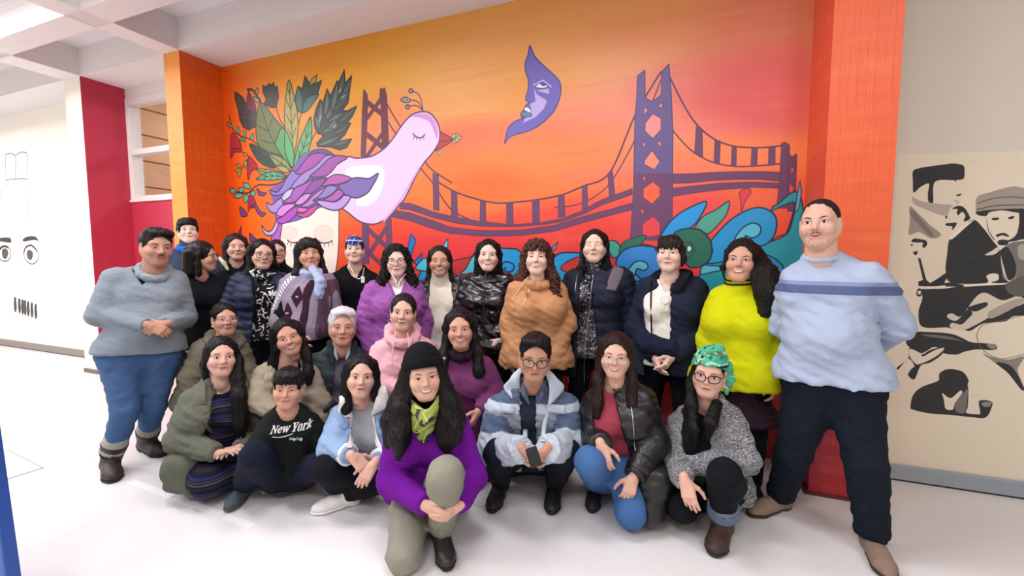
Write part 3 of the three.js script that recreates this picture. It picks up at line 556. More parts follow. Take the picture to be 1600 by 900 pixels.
// ---------------------------------------------------------------- people: distance fields meshed by surface nets
const V = (x, y, z) => new THREE.Vector3(x, y, z);
const mix = (a, b, t) => a.clone().lerp(b, t), plus = (a, x, y, z) => V(a.x + x, a.y + y, a.z + z);
class Field {
  constructor(lo, hi, cell) {
    this.c = cell; this.lo = lo.clone(); this.n = [hi.x - lo.x, hi.y - lo.y, hi.z - lo.z].map((q) => Math.max(3, Math.ceil(q / cell) + 1));
    this.d = new Float32Array(this.n[0] * this.n[1] * this.n[2]).fill(1);
  }
  // visits the cells of a box; f(x, y, z, i)
  each(lo, hi, f) {
    const { c, n } = this, a = ['x', 'y', 'z'].map((k) => Math.max(0, Math.floor((lo[k] - this.lo[k]) / c))), b = ['x', 'y', 'z'].map((k, q) => Math.min(n[q] - 1, Math.ceil((hi[k] - this.lo[k]) / c)));
    for (let k = a[2]; k <= b[2]; k++) for (let j = a[1]; j <= b[1]; j++) {
      let i = (k * n[1] + j) * n[0] + a[0]; const y = this.lo.y + j * c, z = this.lo.z + k * c;
      for (let q = a[0]; q <= b[0]; q++, i++) f(this.lo.x + q * c, y, z, i);
    }
  }
  put(i, d, k, sub) {
    const o = this.d[i];
    if (sub) { const e = -d; if (k > 0) { const h = Math.max(k - Math.abs(o - e), 0) / k; this.d[i] = Math.max(o, e) + h * h * k / 4; } else this.d[i] = Math.max(o, e); } else if (k > 0) { const h = Math.max(k - Math.abs(o - d), 0) / k; this.d[i] = Math.min(o, d) - h * h * k / 4; } else if (d < o) this.d[i] = d;
  }
  cap(a, b, ra, rb = ra, k = 0, o = {}) {                  // tapered capsule; o.quilt = [rings, depth]; o.sub cuts; o.cut = [point, normal] ends it flat
    const m = Math.max(ra, rb) + k + 0.02, ux = b.x - a.x, uy = b.y - a.y, uz = b.z - a.z, uu = ux * ux + uy * uy + uz * uz || 1e-9, q = o.quilt;
    const lo = V(Math.min(a.x, b.x) - m, Math.min(a.y, b.y) - m, Math.min(a.z, b.z) - m), hi = V(Math.max(a.x, b.x) + m, Math.max(a.y, b.y) + m, Math.max(a.z, b.z) + m);
    this.each(lo, hi, (x, y, z, i) => {
      const px = x - a.x, py = y - a.y, pz = z - a.z; let t = (px * ux + py * uy + pz * uz) / uu; const tr = t; t = t < 0 ? 0 : t > 1 ? 1 : t;
      const dx = px - ux * t, dy = py - uy * t, dz = pz - uz * t; let d = Math.sqrt(dx * dx + dy * dy + dz * dz) - ra - (rb - ra) * t;
      if (q) d -= q[1] * (Math.sqrt(Math.abs(Math.sin(Math.PI * q[0] * tr))) - 0.4);
      if (o.cut) d = Math.max(d, (x - o.cut[0].x) * o.cut[1].x + (y - o.cut[0].y) * o.cut[1].y + (z - o.cut[0].z) * o.cut[1].z);
      this.put(i, d, k, o.sub);
    });
    return this;
  }
  ball(a, r, k = 0, o) { return this.cap(a, a, r, r, k, o); }
  ell(c, r, k = 0, o = {}) {                               // ellipsoid; o.m = Matrix4 frame (c in that frame)
    const inv = o.m ? o.m.clone().invert() : null, w = o.m ? c.clone().applyMatrix4(o.m) : c, s = o.m ? o.m.getMaxScaleOnAxis() : 1, R = Math.max(r.x, r.y, r.z) * s + k + 0.02, e = inv?.elements;
    this.each(plus(w, -R, -R, -R), plus(w, R, R, R), (x, y, z, i) => {
      let X = x, Y = y, Z = z; if (e) { X = e[0] * x + e[4] * y + e[8] * z + e[12]; Y = e[1] * x + e[5] * y + e[9] * z + e[13]; Z = e[2] * x + e[6] * y + e[10] * z + e[14]; }
      X -= c.x; Y -= c.y; Z -= c.z;
      const k0 = Math.hypot(X / r.x, Y / r.y, Z / r.z), k1 = Math.hypot(X / r.x / r.x, Y / r.y / r.y, Z / r.z / r.z) || 1e-6;
      let d = k0 * (k0 - 1) / k1 * s; if (o.shell) d = Math.abs(d) - o.shell;
      if (o.above !== undefined) d = Math.max(d, (o.above - (Y + c.y)) * s);
      this.put(i, d, k, o.sub);
    });
    return this;
  }
  chain(pts, radii, k = 0.02, o) { for (let i = 0; i + 1 < pts.length; i++) this.cap(pts[i], pts[i + 1], radii[i], radii[i + 1] ?? radii[i], k, o); return this; }
  every(f) { this.each(this.lo, plus(this.lo, 99, 99, 99), (x, y, z, i) => { this.d[i] = f(x, y, z, this.d[i]); }); return this; }
  near(w, f) { return this.every((x, y, z, d) => (Math.abs(d) < w ? d + f(x, y, z) : d)); }
  floor(y = 0.003) { return this.every((x, yy, z, d) => Math.max(d, y - yy)); }
  at(p) { const { c, n, lo, d } = this, q = (v, k) => Math.min(n[k] - 1.001, Math.max(0, v / c)), x = q(p.x - lo.x, 0), y = q(p.y - lo.y, 1), z = q(p.z - lo.z, 2), i = Math.floor(x), j = Math.floor(y), k = Math.floor(z), a = x - i, b = y - j, e = z - k, g = (u, v, w) => d[((k + w) * n[1] + j + v) * n[0] + i + u], l = (s, t, u) => s + (t - s) * u; return l(l(l(g(0, 0, 0), g(1, 0, 0), a), l(g(0, 1, 0), g(1, 1, 0), a), b), l(l(g(0, 0, 1), g(1, 0, 1), a), l(g(0, 1, 1), g(1, 1, 1), a), b), e); }
  mesh() {                                                 // surface nets
    const { n, d, c, lo } = this, [nx, ny, nz] = n, sx = 1, sy = nx, sz = nx * ny, P = [], I = [], id = new Int32Array(nx * ny * nz).fill(-1), off = [0, sx, sy, sx + sy, sz, sz + sx, sz + sy, sz + sx + sy];
    const edges = [[0, 1], [0, 2], [0, 4], [1, 3], [1, 5], [2, 3], [2, 6], [4, 5], [4, 6], [3, 7], [5, 7], [6, 7]];
    for (let k = 0; k < nz - 1; k++) for (let j = 0; j < ny - 1; j++) for (let i = 0; i < nx - 1; i++) {
      const b = i + j * sy + k * sz; let m = 0; for (let q = 0; q < 8; q++) if (d[b + off[q]] < 0) m |= 1 << q;
      if (m === 0 || m === 255) continue;
      let x = 0, y = 0, z = 0, s = 0;
      for (const [p, q] of edges) if (((m >> p) & 1) !== ((m >> q) & 1)) { const e = d[b + off[p]], f = d[b + off[q]], t = e / (e - f); x += (p & 1) + t * ((q & 1) - (p & 1)); y += ((p >> 1) & 1) + t * (((q >> 1) & 1) - ((p >> 1) & 1)); z += (p >> 2) + t * ((q >> 2) - (p >> 2)); s++; }
      id[b] = P.length / 3; P.push(lo.x + (i + x / s) * c, lo.y + (j + y / s) * c, lo.z + (k + z / s) * c);
    }
    const quad = (a, b, e, f, flip) => { if (a < 0 || b < 0 || e < 0 || f < 0) return; if (flip) I.push(a, e, b, b, e, f); else I.push(a, b, e, b, f, e); };
    for (let k = 1; k < nz - 1; k++) for (let j = 1; j < ny - 1; j++) for (let i = 1; i < nx - 1; i++) {
      const b = i + j * sy + k * sz, o = d[b] < 0;
      if (o !== d[b + sx] < 0) quad(id[b - sy - sz], id[b - sz], id[b - sy], id[b], !o);
      if (o !== d[b + sy] < 0) quad(id[b - sx - sz], id[b - sx], id[b - sz], id[b], !o);
      if (o !== d[b + sz] < 0) quad(id[b - sx - sy], id[b - sy], id[b - sx], id[b], !o);
    }
    const g = new THREE.BufferGeometry(); g.setAttribute('position', new THREE.Float32BufferAttribute(P, 3)); g.setIndex(I); g.computeVertexNormals();
    const uv = new Float32Array(P.length / 3 * 2); for (let i = 0; i < uv.length / 2; i++) { uv[i * 2] = P[i * 3] + P[i * 3 + 2] * 0.8; uv[i * 2 + 1] = P[i * 3 + 1]; }
    g.setAttribute('uv', new THREE.BufferAttribute(uv, 2)); return g;
  }
}
function fieldFor(points, pad, cell) { const b = new THREE.Box3().setFromPoints(points).expandByScalar(pad); return new Field(b.min, b.max, cell); }

// cloth looks: tiling bumps in metres
const BUMPS = {
  knit: [canvasTexture(128, 128, (c, w) => { c.fillStyle = '#555'; c.fillRect(0, 0, w, w); c.lineWidth = 5; for (let x = 0; x < 8; x++) for (let y = 0; y < 8; y++) { c.strokeStyle = '#fff'; c.beginPath(); c.moveTo(x * 16 + 1, y * 16 + 2); c.lineTo(x * 16 + 8, y * 16 + 13); c.lineTo(x * 16 + 15, y * 16 + 2); c.stroke(); } }, false, true), 0.06, 0.0018],
  rib: [canvasTexture(64, 64, (c, w) => { const g = c.createLinearGradient(0, 0, 32, 0); g.addColorStop(0, '#222'); g.addColorStop(0.5, '#fff'); g.addColorStop(1, '#222'); c.fillStyle = g; c.fillRect(0, 0, 32, w); c.translate(32, 0); c.fillStyle = g; c.fillRect(0, 0, 32, w); }, false, true), 0.024, 0.002],
  fleece: [noiseTile(256, 8, [[20, 1], [50, 1], [110, 0.8]]), 0.25, 0.004],
  weave: [noiseTile(128, 9, [[64, 1], [40, 0.5]]), 0.12, 0.0006],
  crease: [noiseTile(256, 10, [[5, 1, 9], [11, 0.6, 17], [30, 0.15, 40]]), 0.5, 0.006],
  hair: [noiseTile(256, 12, [[70, 1, 3], [120, 0.7, 6], [30, 0.6, 2]]), 0.12, 0.004],
  curl: [noiseTile(256, 13, [[24, 1, 20], [50, 0.9, 44], [90, 0.4, 80]]), 0.2, 0.008],
};
function bump(kind, k = 1) { const [t, size, depth] = BUMPS[kind]; const key = kind + k; return (bump.seen ??= {})[key] ??= { bumpMap: retile(t, 1 / size, 1 / size), bumpScale: depth * k }; }
function cloth(color, kind = 'weave', o = {}) { const { k, ...rest } = o; return new THREE.MeshPhysicalMaterial({ color, roughness: 0.9, specularIntensity: 0.35, ...bump(kind, k), ...rest }); }
const shiny = (color, rough = 0.28) => new THREE.MeshPhysicalMaterial({ color, roughness: rough, specularIntensity: 0.9, clearcoat: 0.35, clearcoatRoughness: 0.25, ...bump('crease', 0.6) });
const hairMat = (color, kind = 'hair', rough = 0.42) => new THREE.MeshPhysicalMaterial({ color, roughness: rough, specularIntensity: 0.55, ...bump(kind) });
const darkMetal = std(0x1b1b1d, { roughness: 0.35 }), silver = std(0xc9c9cc, { roughness: 0.25, metalness: 0.9 }), whiteGloss = std(0xf4f1ea, { roughness: 0.35 });
const lens = new THREE.MeshPhysicalMaterial({ color: 0xffffff, transmission: 1, thickness: 0, roughness: 0.03, ior: 1.45, specularIntensity: 1 });

// ---------------------------------------------------------------- heads and hands
const FW = 256, FH = 384, MMX = 170, MMY = 255;              // a face picture covers 170 x 255 mm in front of the head
function facePicture(s, seed) {
  return canvasTexture(FW, FH, (c) => {
    c.fillStyle = s.skin; c.fillRect(0, 0, FW, FH); const r = rng(seed), k = FW / MMX; c.save(); c.translate(FW / 2, FH * 133 / MMY); c.scale(k, -k);
    for (let i = 0; i < 500; i++) { c.fillStyle = r() < 0.5 ? 'rgba(255,225,205,0.05)' : 'rgba(140,70,50,0.045)'; const a = 1 + r() * 4; c.beginPath(); c.ellipse((r() - 0.5) * 150, (r() - 0.5) * 230, a, a, 0, 0, 7); c.fill(); }
    const soft = (x, y, rx, ry, col) => { c.save(); c.translate(x, y); c.scale(rx, ry); const g = c.createRadialGradient(0, 0, 0, 0, 0, 1); g.addColorStop(0, col); g.addColorStop(1, col.replace(/[\d.]+\)$/, '0)')); c.fillStyle = g; c.beginPath(); c.arc(0, 0, 1, 0, 7); c.fill(); c.restore(); };
    for (const q of [-1, 1]) soft(q * 36, -26, 20, 17, s.blush ?? 'rgba(205,90,80,0.20)');
    soft(0, -24, 11, 8, 'rgba(190,85,70,0.16)');
    if (s.beard) {                                           // stubble and beard hairs, dot by dot
      for (let i = 0; i < s.beard[0] * 3; i++) {
        const a = r() * 6.283, q = Math.sqrt(r()); let x = Math.cos(a) * q * 52, y = -66 + Math.sin(a) * q * 46; if (y > -38 - Math.abs(x) * 0.1 && Math.abs(x) < 40) { x *= 0.5; y = -43 + r() * 5; if (Math.abs(x) < 3) continue; }
        if (Math.abs(x) < 22 && y > -66 && y < -48) continue; if (s.goatee && (Math.abs(x) > 30 || y < -112) && r() < 0.6) continue;
        c.fillStyle = s.beard[1]; c.fillRect(x, y, 0.75, 1.1);
      }
      c.strokeStyle = s.beard[1]; c.lineWidth = 0.9;
      if (s.moustache) for (let i = 0; i < s.moustache; i++) { const x = (r() - 0.5) * 44, y = -42 - Math.abs(x) * 0.22 + (r() - 0.5) * 5; c.beginPath(); c.moveTo(x, y + 2); c.lineTo(x + Math.sign(x) * 2, y - 3); c.stroke(); }
    }
    // brows
    for (const q of [-1, 1]) {
      c.fillStyle = s.brow ?? '#2a1d18'; c.globalAlpha = 0.88; c.beginPath(); const y = 28 + (s.browUp ?? 0), th = (s.browW ?? 4) + 2;
      c.moveTo(q * 15, y - th * 0.5); c.quadraticCurveTo(q * 33, y + th + 4, q * 50, y - 1); c.quadraticCurveTo(q * 33, y + 3.4, q * 15, y - th * 0.9 - 1); c.closePath(); c.fill(); c.globalAlpha = 1;
    }
    // eyes
    const open = { open: 1, smile: 0.68, narrow: 0.6, closed: 0 }[s.eyes ?? 'open'];
    for (const q of [-1, 1]) {
      const cx = q * 32, cy = 7;
      if (open > 0) {
        const hh = 7.8 * open, eye = () => { c.beginPath(); c.moveTo(cx - 15, cy - 0.5); c.bezierCurveTo(cx - 8, cy + hh * 1.25, cx + 8, cy + hh * 1.25, cx + 15, cy + 0.5); c.bezierCurveTo(cx + 7, cy - hh * 0.85, cx - 7, cy - hh * 0.85, cx - 15, cy - 0.5); c.closePath(); };
        c.save(); eye(); c.fillStyle = '#e9e2dc'; c.fill(); c.clip(); const ex = cx + (s.look ?? 0); c.fillStyle = s.iris ?? '#3a2418'; c.beginPath(); c.arc(ex, cy + 0.8, 6.6, 0, 7); c.fill(); c.fillStyle = '#0c0808'; c.beginPath(); c.arc(ex, cy + 0.8, 3.3, 0, 7); c.fill(); c.restore();
        c.strokeStyle = '#1d1412'; c.lineWidth = 1.9; c.beginPath(); c.moveTo(cx - 15, cy - 0.5); c.bezierCurveTo(cx - 8, cy + hh * 1.3, cx + 8, cy + hh * 1.3, cx + 15, cy + 0.5); c.stroke();
        c.strokeStyle = 'rgba(80,40,32,0.6)'; c.lineWidth = 0.8; c.beginPath(); c.moveTo(cx - 14, cy - 1); c.bezierCurveTo(cx - 7, cy - hh * 0.9, cx + 7, cy - hh * 0.9, cx + 14, cy); c.stroke();
        c.strokeStyle = 'rgba(90,45,35,0.55)'; c.lineWidth = 1; c.beginPath(); c.moveTo(cx - 14, cy + 5); c.quadraticCurveTo(cx, cy + hh * 1.2 + 5, cx + 15, cy + 5); c.stroke();
      } else { c.strokeStyle = '#241815'; c.lineWidth = 1.9; c.beginPath(); c.moveTo(cx - 14, cy); c.quadraticCurveTo(cx, cy - 5, cx + 14, cy); c.stroke(); }
    }
    // nostrils
    for (const q of [-1, 1]) { c.fillStyle = 'rgba(70,28,22,0.75)'; c.beginPath(); c.ellipse(q * 7, -31.5, 3.3, 1.7, q * 0.3, 0, 7); c.fill(); }
    // mouth
    const my = -56, lip = s.lip ?? '#a8564e', up = { smile: 5, teeth: 7, neutral: 0.5, down: -2 }[s.mouth ?? 'smile'], mw = (s.mouth === 'teeth' ? 28 : 23) * (s.mouthW ?? 1);
    c.fillStyle = lip; c.beginPath(); c.moveTo(-mw, my + up); c.bezierCurveTo(-mw * 0.5, my + 5, -6, my + 6.5, 0, my + 4.5); c.bezierCurveTo(6, my + 6.5, mw * 0.5, my + 5, mw, my + up);
    const low = s.mouth === 'teeth' ? -15 : -9; c.bezierCurveTo(mw * 0.55, my + low, -mw * 0.55, my + low, -mw, my + up); c.fill();
    if (s.mouth === 'teeth') {
      c.fillStyle = '#3a1414'; c.beginPath(); c.moveTo(-mw + 3, my + up - 0.5); c.quadraticCurveTo(0, my + 1, mw - 3, my + up - 0.5); c.bezierCurveTo(mw * 0.45, my - 11, -mw * 0.45, my - 11, -mw + 3, my + up - 0.5); c.save(); c.fill(); c.clip();
      c.fillStyle = '#f2ece4'; c.beginPath(); c.moveTo(-mw + 4, my + up); c.quadraticCurveTo(0, my + 2, mw - 4, my + up); c.bezierCurveTo(mw * 0.45, my - 8.5, -mw * 0.45, my - 8.5, -mw + 4, my + up); c.fill();
      c.strokeStyle = 'rgba(150,130,120,0.55)'; c.lineWidth = 0.5; for (let x = -18; x <= 18; x += 6) { c.beginPath(); c.moveTo(x, my + 6); c.lineTo(x, my - 8); c.stroke(); } c.restore();
    } else { c.strokeStyle = 'rgba(75,25,22,0.85)'; c.lineWidth = 1.3; c.beginPath(); c.moveTo(-mw, my + up); c.quadraticCurveTo(0, my - up * 0.75, mw, my + up); c.stroke(); }
    c.restore();
  });
}
function headGeometry(m, s) {                                // m: head frame -> person; built on its own fine grid in head axes
  const f = new Field(V(-0.105, -0.165, -0.125), V(0.105, 0.14, 0.135), 0.0044), fw = s.faceW ?? 1;
  f.ell(V(0, 0.036, -0.012), V(0.0745, 0.086, 0.093), 0);
  f.ell(V(0, -0.024, 0.02), V(0.0605 * fw, 0.084, 0.069), 0.03);
  for (const q of [-1, 1]) { f.cap(V(q * 0.052 * fw, -0.035, 0.0), V(q * 0.019, -0.086, 0.052), 0.025 * (s.jaw ?? 1), 0.023, 0.03); f.ball(V(q * 0.041 * fw, -0.022, 0.054), 0.026, 0.02); }
  f.cap(V(-0.012, -0.09, 0.058), V(0.012, -0.09, 0.058), 0.02, 0.02, 0.02);
  f.cap(V(-0.04, 0.03, 0.064), V(0.04, 0.03, 0.064), 0.016, 0.016, 0.02);
  for (const q of [-1, 1]) f.ball(V(q * 0.033, 0.006, 0.098), 0.017, 0.014, { sub: true });
  for (const q of [-1, 1]) f.ell(V(q * 0.032, 0.006, 0.072), V(0.0155, 0.011, 0.0128), 0.004);
  f.cap(V(0, 0.016, 0.084), V(0, -0.019, 0.103), 0.0075, 0.011 * (s.nose ?? 1), 0.012);
  for (const q of [-1, 1]) f.ball(V(q * 0.0115 * (s.nose ?? 1), -0.025, 0.09), 0.0085, 0.008);
  f.cap(V(-0.016, -0.0505, 0.083), V(0.016, -0.0505, 0.083), 0.0075, 0.0075, 0.008); f.cap(V(-0.013, -0.0605, 0.081), V(0.013, -0.0605, 0.081), 0.0082, 0.0082, 0.007);
  if (s.mouth !== 'neutral') for (const q of [-1, 1]) { f.ball(V(q * 0.038 * fw, -0.026, 0.061), 0.02, 0.02); f.chain([V(q * 0.017, -0.026, 0.093), V(q * 0.027, -0.04, 0.0855), V(q * 0.032, -0.056, 0.0745)], [0.002, 0.0025, 0.002], 0.005, { sub: true }); }
  for (const q of [-1, 1]) { f.ell(V(q * 0.077, -0.002, -0.006), V(0.009, 0.03, 0.018), 0.006); f.ell(V(q * 0.084, 0.002, 0.0), V(0.006, 0.017, 0.008), 0.004, { sub: true }); }
  f.cap(V(0, -0.05, -0.02), V(0, -0.14, -0.033), 0.052 * (s.neckW ?? 1), 0.046 * (s.neckW ?? 1), 0.02);
  const g = f.mesh(), p = g.attributes.position, uv = g.attributes.uv;
  for (let i = 0; i < p.count; i++) { const x = p.getX(i), z = p.getZ(i); uv.setXY(i, 0.5 + (z < -0.005 ? Math.sign(x) * 0.49 : Math.max(-0.49, Math.min(0.49, x / (MMX / 1000)))), Math.max(0.01, Math.min(0.99, 1 - (133 - p.getY(i) * 1000) / MMY))); }
  g.applyMatrix4(m); return g;
}
// a hand at wrist w, fingers along d, palm facing n; side 'l' or 'r' as seen in the picture; curl 0 (flat) to 1 (fist)
function handGeometry(w, d, n, side, o = {}) {
  const s = o.size ?? 1, fine = o.cell ?? 0.0042; d = d.clone().normalize(); n = n.clone().addScaledVector(d, -n.dot(d)).normalize();
  const x = d.clone().cross(n).multiplyScalar(side === 'l' ? 1 : -1), at = (a, b, c) => w.clone().addScaledVector(d, a * s).addScaledVector(x, b * s).addScaledVector(n, c * s);
  const f = fieldFor([at(-0.05, -0.05, -0.03), at(0.19, 0.09, 0.07), at(0.19, -0.06, 0.1), at(0.05, 0.1, -0.05), at(0, 0, 0.1)], 0.03, fine), off = [0.027, 0.009, -0.0095, -0.0265], len = [0.071, 0.079, 0.074, 0.057], curl = o.curl ?? [0.35, 0.4, 0.45, 0.5], spread = o.spread ?? 0.05;
  f.cap(at(-0.016, 0, 0), at(0.012, 0, 0), 0.027 * s, 0.026 * s, 0.012);
  for (let i = 0; i < 4; i++) f.cap(at(0.014, off[i] * 0.62, 0), at(0.086 - Math.abs(i - 1) * 0.004, off[i], -0.003), 0.0155 * s, 0.0122 * s, 0.012);
  f.cap(at(0.02, 0.02, 0.006), at(0.055, 0.026, 0.006), 0.017 * s, 0.013 * s, 0.012);
  for (let i = 0; i < 4; i++) {
    let p = at(0.086 - Math.abs(i - 1) * 0.004, off[i], -0.003), a = curl[i] * 0.9, r = 0.0098 - i * 0.0004;
    [[0.45, 0], [0.31, 1.1], [0.24, 0.8]].forEach(([l, b], j) => { a += curl[i] * b; const q = p.clone().addScaledVector(d, Math.cos(a) * l * len[i] * s).addScaledVector(n, Math.sin(a) * l * len[i] * s).addScaledVector(x, (1.2 - i) * spread * 0.022 * s * Math.cos(a)); f.cap(p, q, (r - j * 0.0007) * s, (r - (j + 1) * 0.0007) * s, j ? 0.003 : 0.006); p = q; });
  }
  const t = o.thumb ?? [0.6, 0.62, 0.35]; let p = at(0.022, 0.024, 0.006); const td = d.clone().multiplyScalar(t[0]).addScaledVector(x, t[1]).addScaledVector(n, t[2]).normalize();
  [[0.042, 0.0142, 0.0118], [0.031, 0.0112, 0.01], [0.025, 0.0098, 0.008]].forEach(([l, ra, rb], j) => { const q = p.clone().addScaledVector(td, l * s); f.cap(p, q, ra * s, rb * s, 0.006); p = q; td.addScaledVector(d, 0.32).addScaledVector(x, -0.2).normalize(); });
  return f.mesh();
}

// ---------------------------------------------------------------- one person: joints, body, clothes
// person(spec): px, Z = picture column and depth of the person's upright plane; joints may be given as [px, py, metres towards the camera]
const viewRay = (px, py) => { const a = (px - 800) / FOCAL, b = (450 - py) / FOCAL, u = b * Math.cos(PITCH) - Math.sin(PITCH), f = Math.cos(PITCH) + b * Math.sin(PITCH); return V(a * Math.cos(YAW) - f * Math.sin(YAW), u, -a * Math.sin(YAW) - f * Math.cos(YAW)); };
function frameAt(px, Z) {
  const r = viewRay(px, 398), fz = -r.x * Math.sin(YAW) - r.z * Math.cos(YAW), o = EYE.clone().addScaledVector(r, Z / fz), turn = YAW - Math.atan((px - 800) / FOCAL), sn = Math.sin(turn), cs = Math.cos(turn);
  const J = (x, y, dz = 0) => { const d = viewRay(x, y), n = V(sn, 0, cs), t = (dz - n.dot(V(EYE.x - o.x, 0, EYE.z - o.z))) / n.dot(d), w = EYE.clone().addScaledVector(d, t).sub(V(o.x, 0, o.z)); return V(w.x * cs - w.z * sn, w.y, w.x * sn + w.z * cs); };
  return { pos: [o.x, 0, o.z], turn, J };
}
function frameOf(p, q, up) { const r = q.clone().sub(p).normalize(), u = up.clone().addScaledVector(r, -up.dot(r)).normalize(), f = r.clone().cross(u); return { r, u, f }; }
function person(s) {
  const { pos, turn, J } = frameAt(s.px, s.Z), t = thing('person', s.label, 'person', pos); t.rotation.y = turn; t.userData.group = s.group ?? 'people posing together in front of the mural';
  const w = s.w ?? 1, fat = s.fat ?? 1, pose = s.pose ?? 'stand', H = s.head, hs = (H.size ?? 0.232) / 0.235, P = { head: J(...H.at) };
  const hm = new THREE.Matrix4().compose(P.head.clone(), new THREE.Quaternion().setFromEuler(new THREE.Euler(-(H.pitch ?? 0) * Math.PI / 180, (H.yaw ?? 0) * Math.PI / 180, -(H.roll ?? 0) * Math.PI / 180, 'YXZ')), V(hs, hs, hs)), hp = (x, y, z) => V(x, y, z).applyMatrix4(hm);
  const base = hp(0, -0.1, -0.03);
  P.neck = plus(base, 0, -0.058 * hs, -0.005); const lean = s.lean ?? 0, trunk = (s.trunk ?? 0.5);
  P.sl = plus(P.neck, -0.158 * w, -0.085, -0.01); P.sr = plus(P.neck, 0.158 * w, -0.085, -0.01);
  P.pelvis = plus(P.neck, 0, -trunk, -lean); P.chest = mix(P.neck, P.pelvis, 0.34);
  const ground = (x, y) => { let a = -1.5, b = 2; for (let i = 0; i < 40; i++) { const m = (a + b) / 2; if (J(x, y, m).y > 0) b = m; else a = m; } return J(x, y, a); };
  const set = (k) => { if (!s[k]) return; if (s[k].length === 2) { P[k] = ground(...s[k]); P[k].y = k[0] === 'a' ? 0.085 : 0.03; } else P[k] = J(...s[k]); }; ['neck', 'sl', 'sr', 'pelvis'].forEach(set); if (s.sl) { P.sl.y -= 0.042; P.sl.x += 0.026; } if (s.sr) { P.sr.y -= 0.042; P.sr.x -= 0.026; }
  P.chest = mix(P.neck, P.pelvis, 0.34); set('chest'); const F = frameOf(P.sl, P.sr, P.neck.clone().sub(P.pelvis).normalize());
  const off = (p, a, b, c) => p.clone().addScaledVector(F.r, a).addScaledVector(F.u, b).addScaledVector(F.f, c);
  P.hl = off(P.pelvis, -0.09 * w, -0.03, 0); P.hr = off(P.pelvis, 0.09 * w, -0.03, 0); set('hl'); set('hr');
  P.el = plus(P.sl, -0.07 * w, -0.25, -0.02); P.er = plus(P.sr, 0.07 * w, -0.25, -0.02); set('el'); set('er');
  P.wl = plus(P.el, 0.02, -0.225, 0.07); P.wr = plus(P.er, -0.02, -0.225, 0.07); set('wl'); set('wr');
  for (const q of ['l', 'r']) {
    const g = q === 'l' ? -1 : 1, h = P['h' + q];
    if (pose === 'stand') { P['k' + q] = V(h.x + g * 0.01, h.y * 0.54, h.z + 0.02); P['a' + q] = V(h.x + g * 0.015, 0.085, h.z - 0.02); } else if (pose === 'kneel') { P['k' + q] = V(h.x + g * 0.03, 0.075, h.z + 0.12 + h.y * 0.3); P['a' + q] = V(h.x + g * 0.02, 0.085, h.z - 0.3); } else { P['k' + q] = V(h.x + g * 0.14, 0.42, h.z + 0.34); P['a' + q] = V(h.x + g * 0.12, 0.085, h.z + 0.16); }
    if (pose === 'crouch') { P['k' + q] = V(h.x + g * 0.05, Math.max(0.2, h.y - 0.2), h.z + 0.15); P['a' + q] = V(h.x + g * 0.03, 0.085, h.z - 0.06); }
    set('k' + q); set('a' + q); const a = P['a' + q];
    P['t' + q] = pose === 'kneel' ? V(a.x, 0.03, a.z - 0.13) : V(a.x + g * 0.03, 0.03, a.z + 0.17); set('t' + q);
  }
  const all = Object.values(P), self = { t, P, F, J, hp, hm, hs, off, s, w, fat };
  // torso and limbs into a field, g metres thicker than the body
  self.torso = (f, g, o = {}) => {
    const k = 0.07, b = o.bulk ?? 1;
    const from = o.from ?? 0;
    if (from < 1) f.cap(off(P.pelvis, -0.075 * w, 0, 0), off(P.pelvis, 0.075 * w, 0, 0), (0.1 * fat + g) * b, undefined, 0);
    const wa = mix(P.pelvis, P.chest, 0.5); f.cap(off(wa, -0.055 * w, 0, 0.008), off(wa, 0.055 * w, 0, 0.008), (0.094 * fat + g) * b, undefined, k);
    f.cap(off(P.chest, -0.065 * w, 0, 0), off(P.chest, 0.065 * w, 0, 0), (0.1 * (0.4 + 0.6 * fat) + g) * b, undefined, k);
    if (s.bust) for (const q of [-1, 1]) f.ball(off(P.chest, q * 0.08 * w, -0.025, 0.062 + 0.02 * s.bust), 0.05 + 0.03 * s.bust + g, 0.045);
    if (s.belly) f.ball(off(wa, 0, -0.02, 0.05), 0.09 + s.belly + g, 0.07);
    f.cap(off(P.sl, 0.04, -0.035, -0.005), off(P.sr, -0.04, -0.035, -0.005), 0.058 + g * 0.85, undefined, 0.06);
    for (const q of ['sl', 'sr']) f.cap(off(P.neck, q === 'sl' ? -0.025 : 0.025, 0.0, -0.015), mix(P.neck, P[q], 0.85), 0.045 + g * 0.5, 0.044 + g * 0.8, 0.035);
    return f;
  };
  self.arm = (f, q, g, o = {}) => {
    const a = P['s' + q], e = P['e' + q], r = P['w' + q], to = o.to ?? 1, k = o.k ?? 0.014, hand = r.clone().sub(e).normalize();
    f.cap(a, e, 0.053 * (0.5 + 0.5 * fat) + g, 0.044 * (0.5 + 0.5 * fat) + g, k, { quilt: o.quilt && [o.quilt[0], o.quilt[1]] });
    const end = mix(e, r, to);
    f.cap(e, end, 0.044 * (0.5 + 0.5 * fat) + g, 0.03 + g * (o.cuff ?? 0.7), 0.02, { quilt: o.quilt && [o.quilt[0] * 0.9, o.quilt[1] * 0.9], cut: [end.clone().addScaledVector(hand, 0.012), hand] });
    return f;
  };
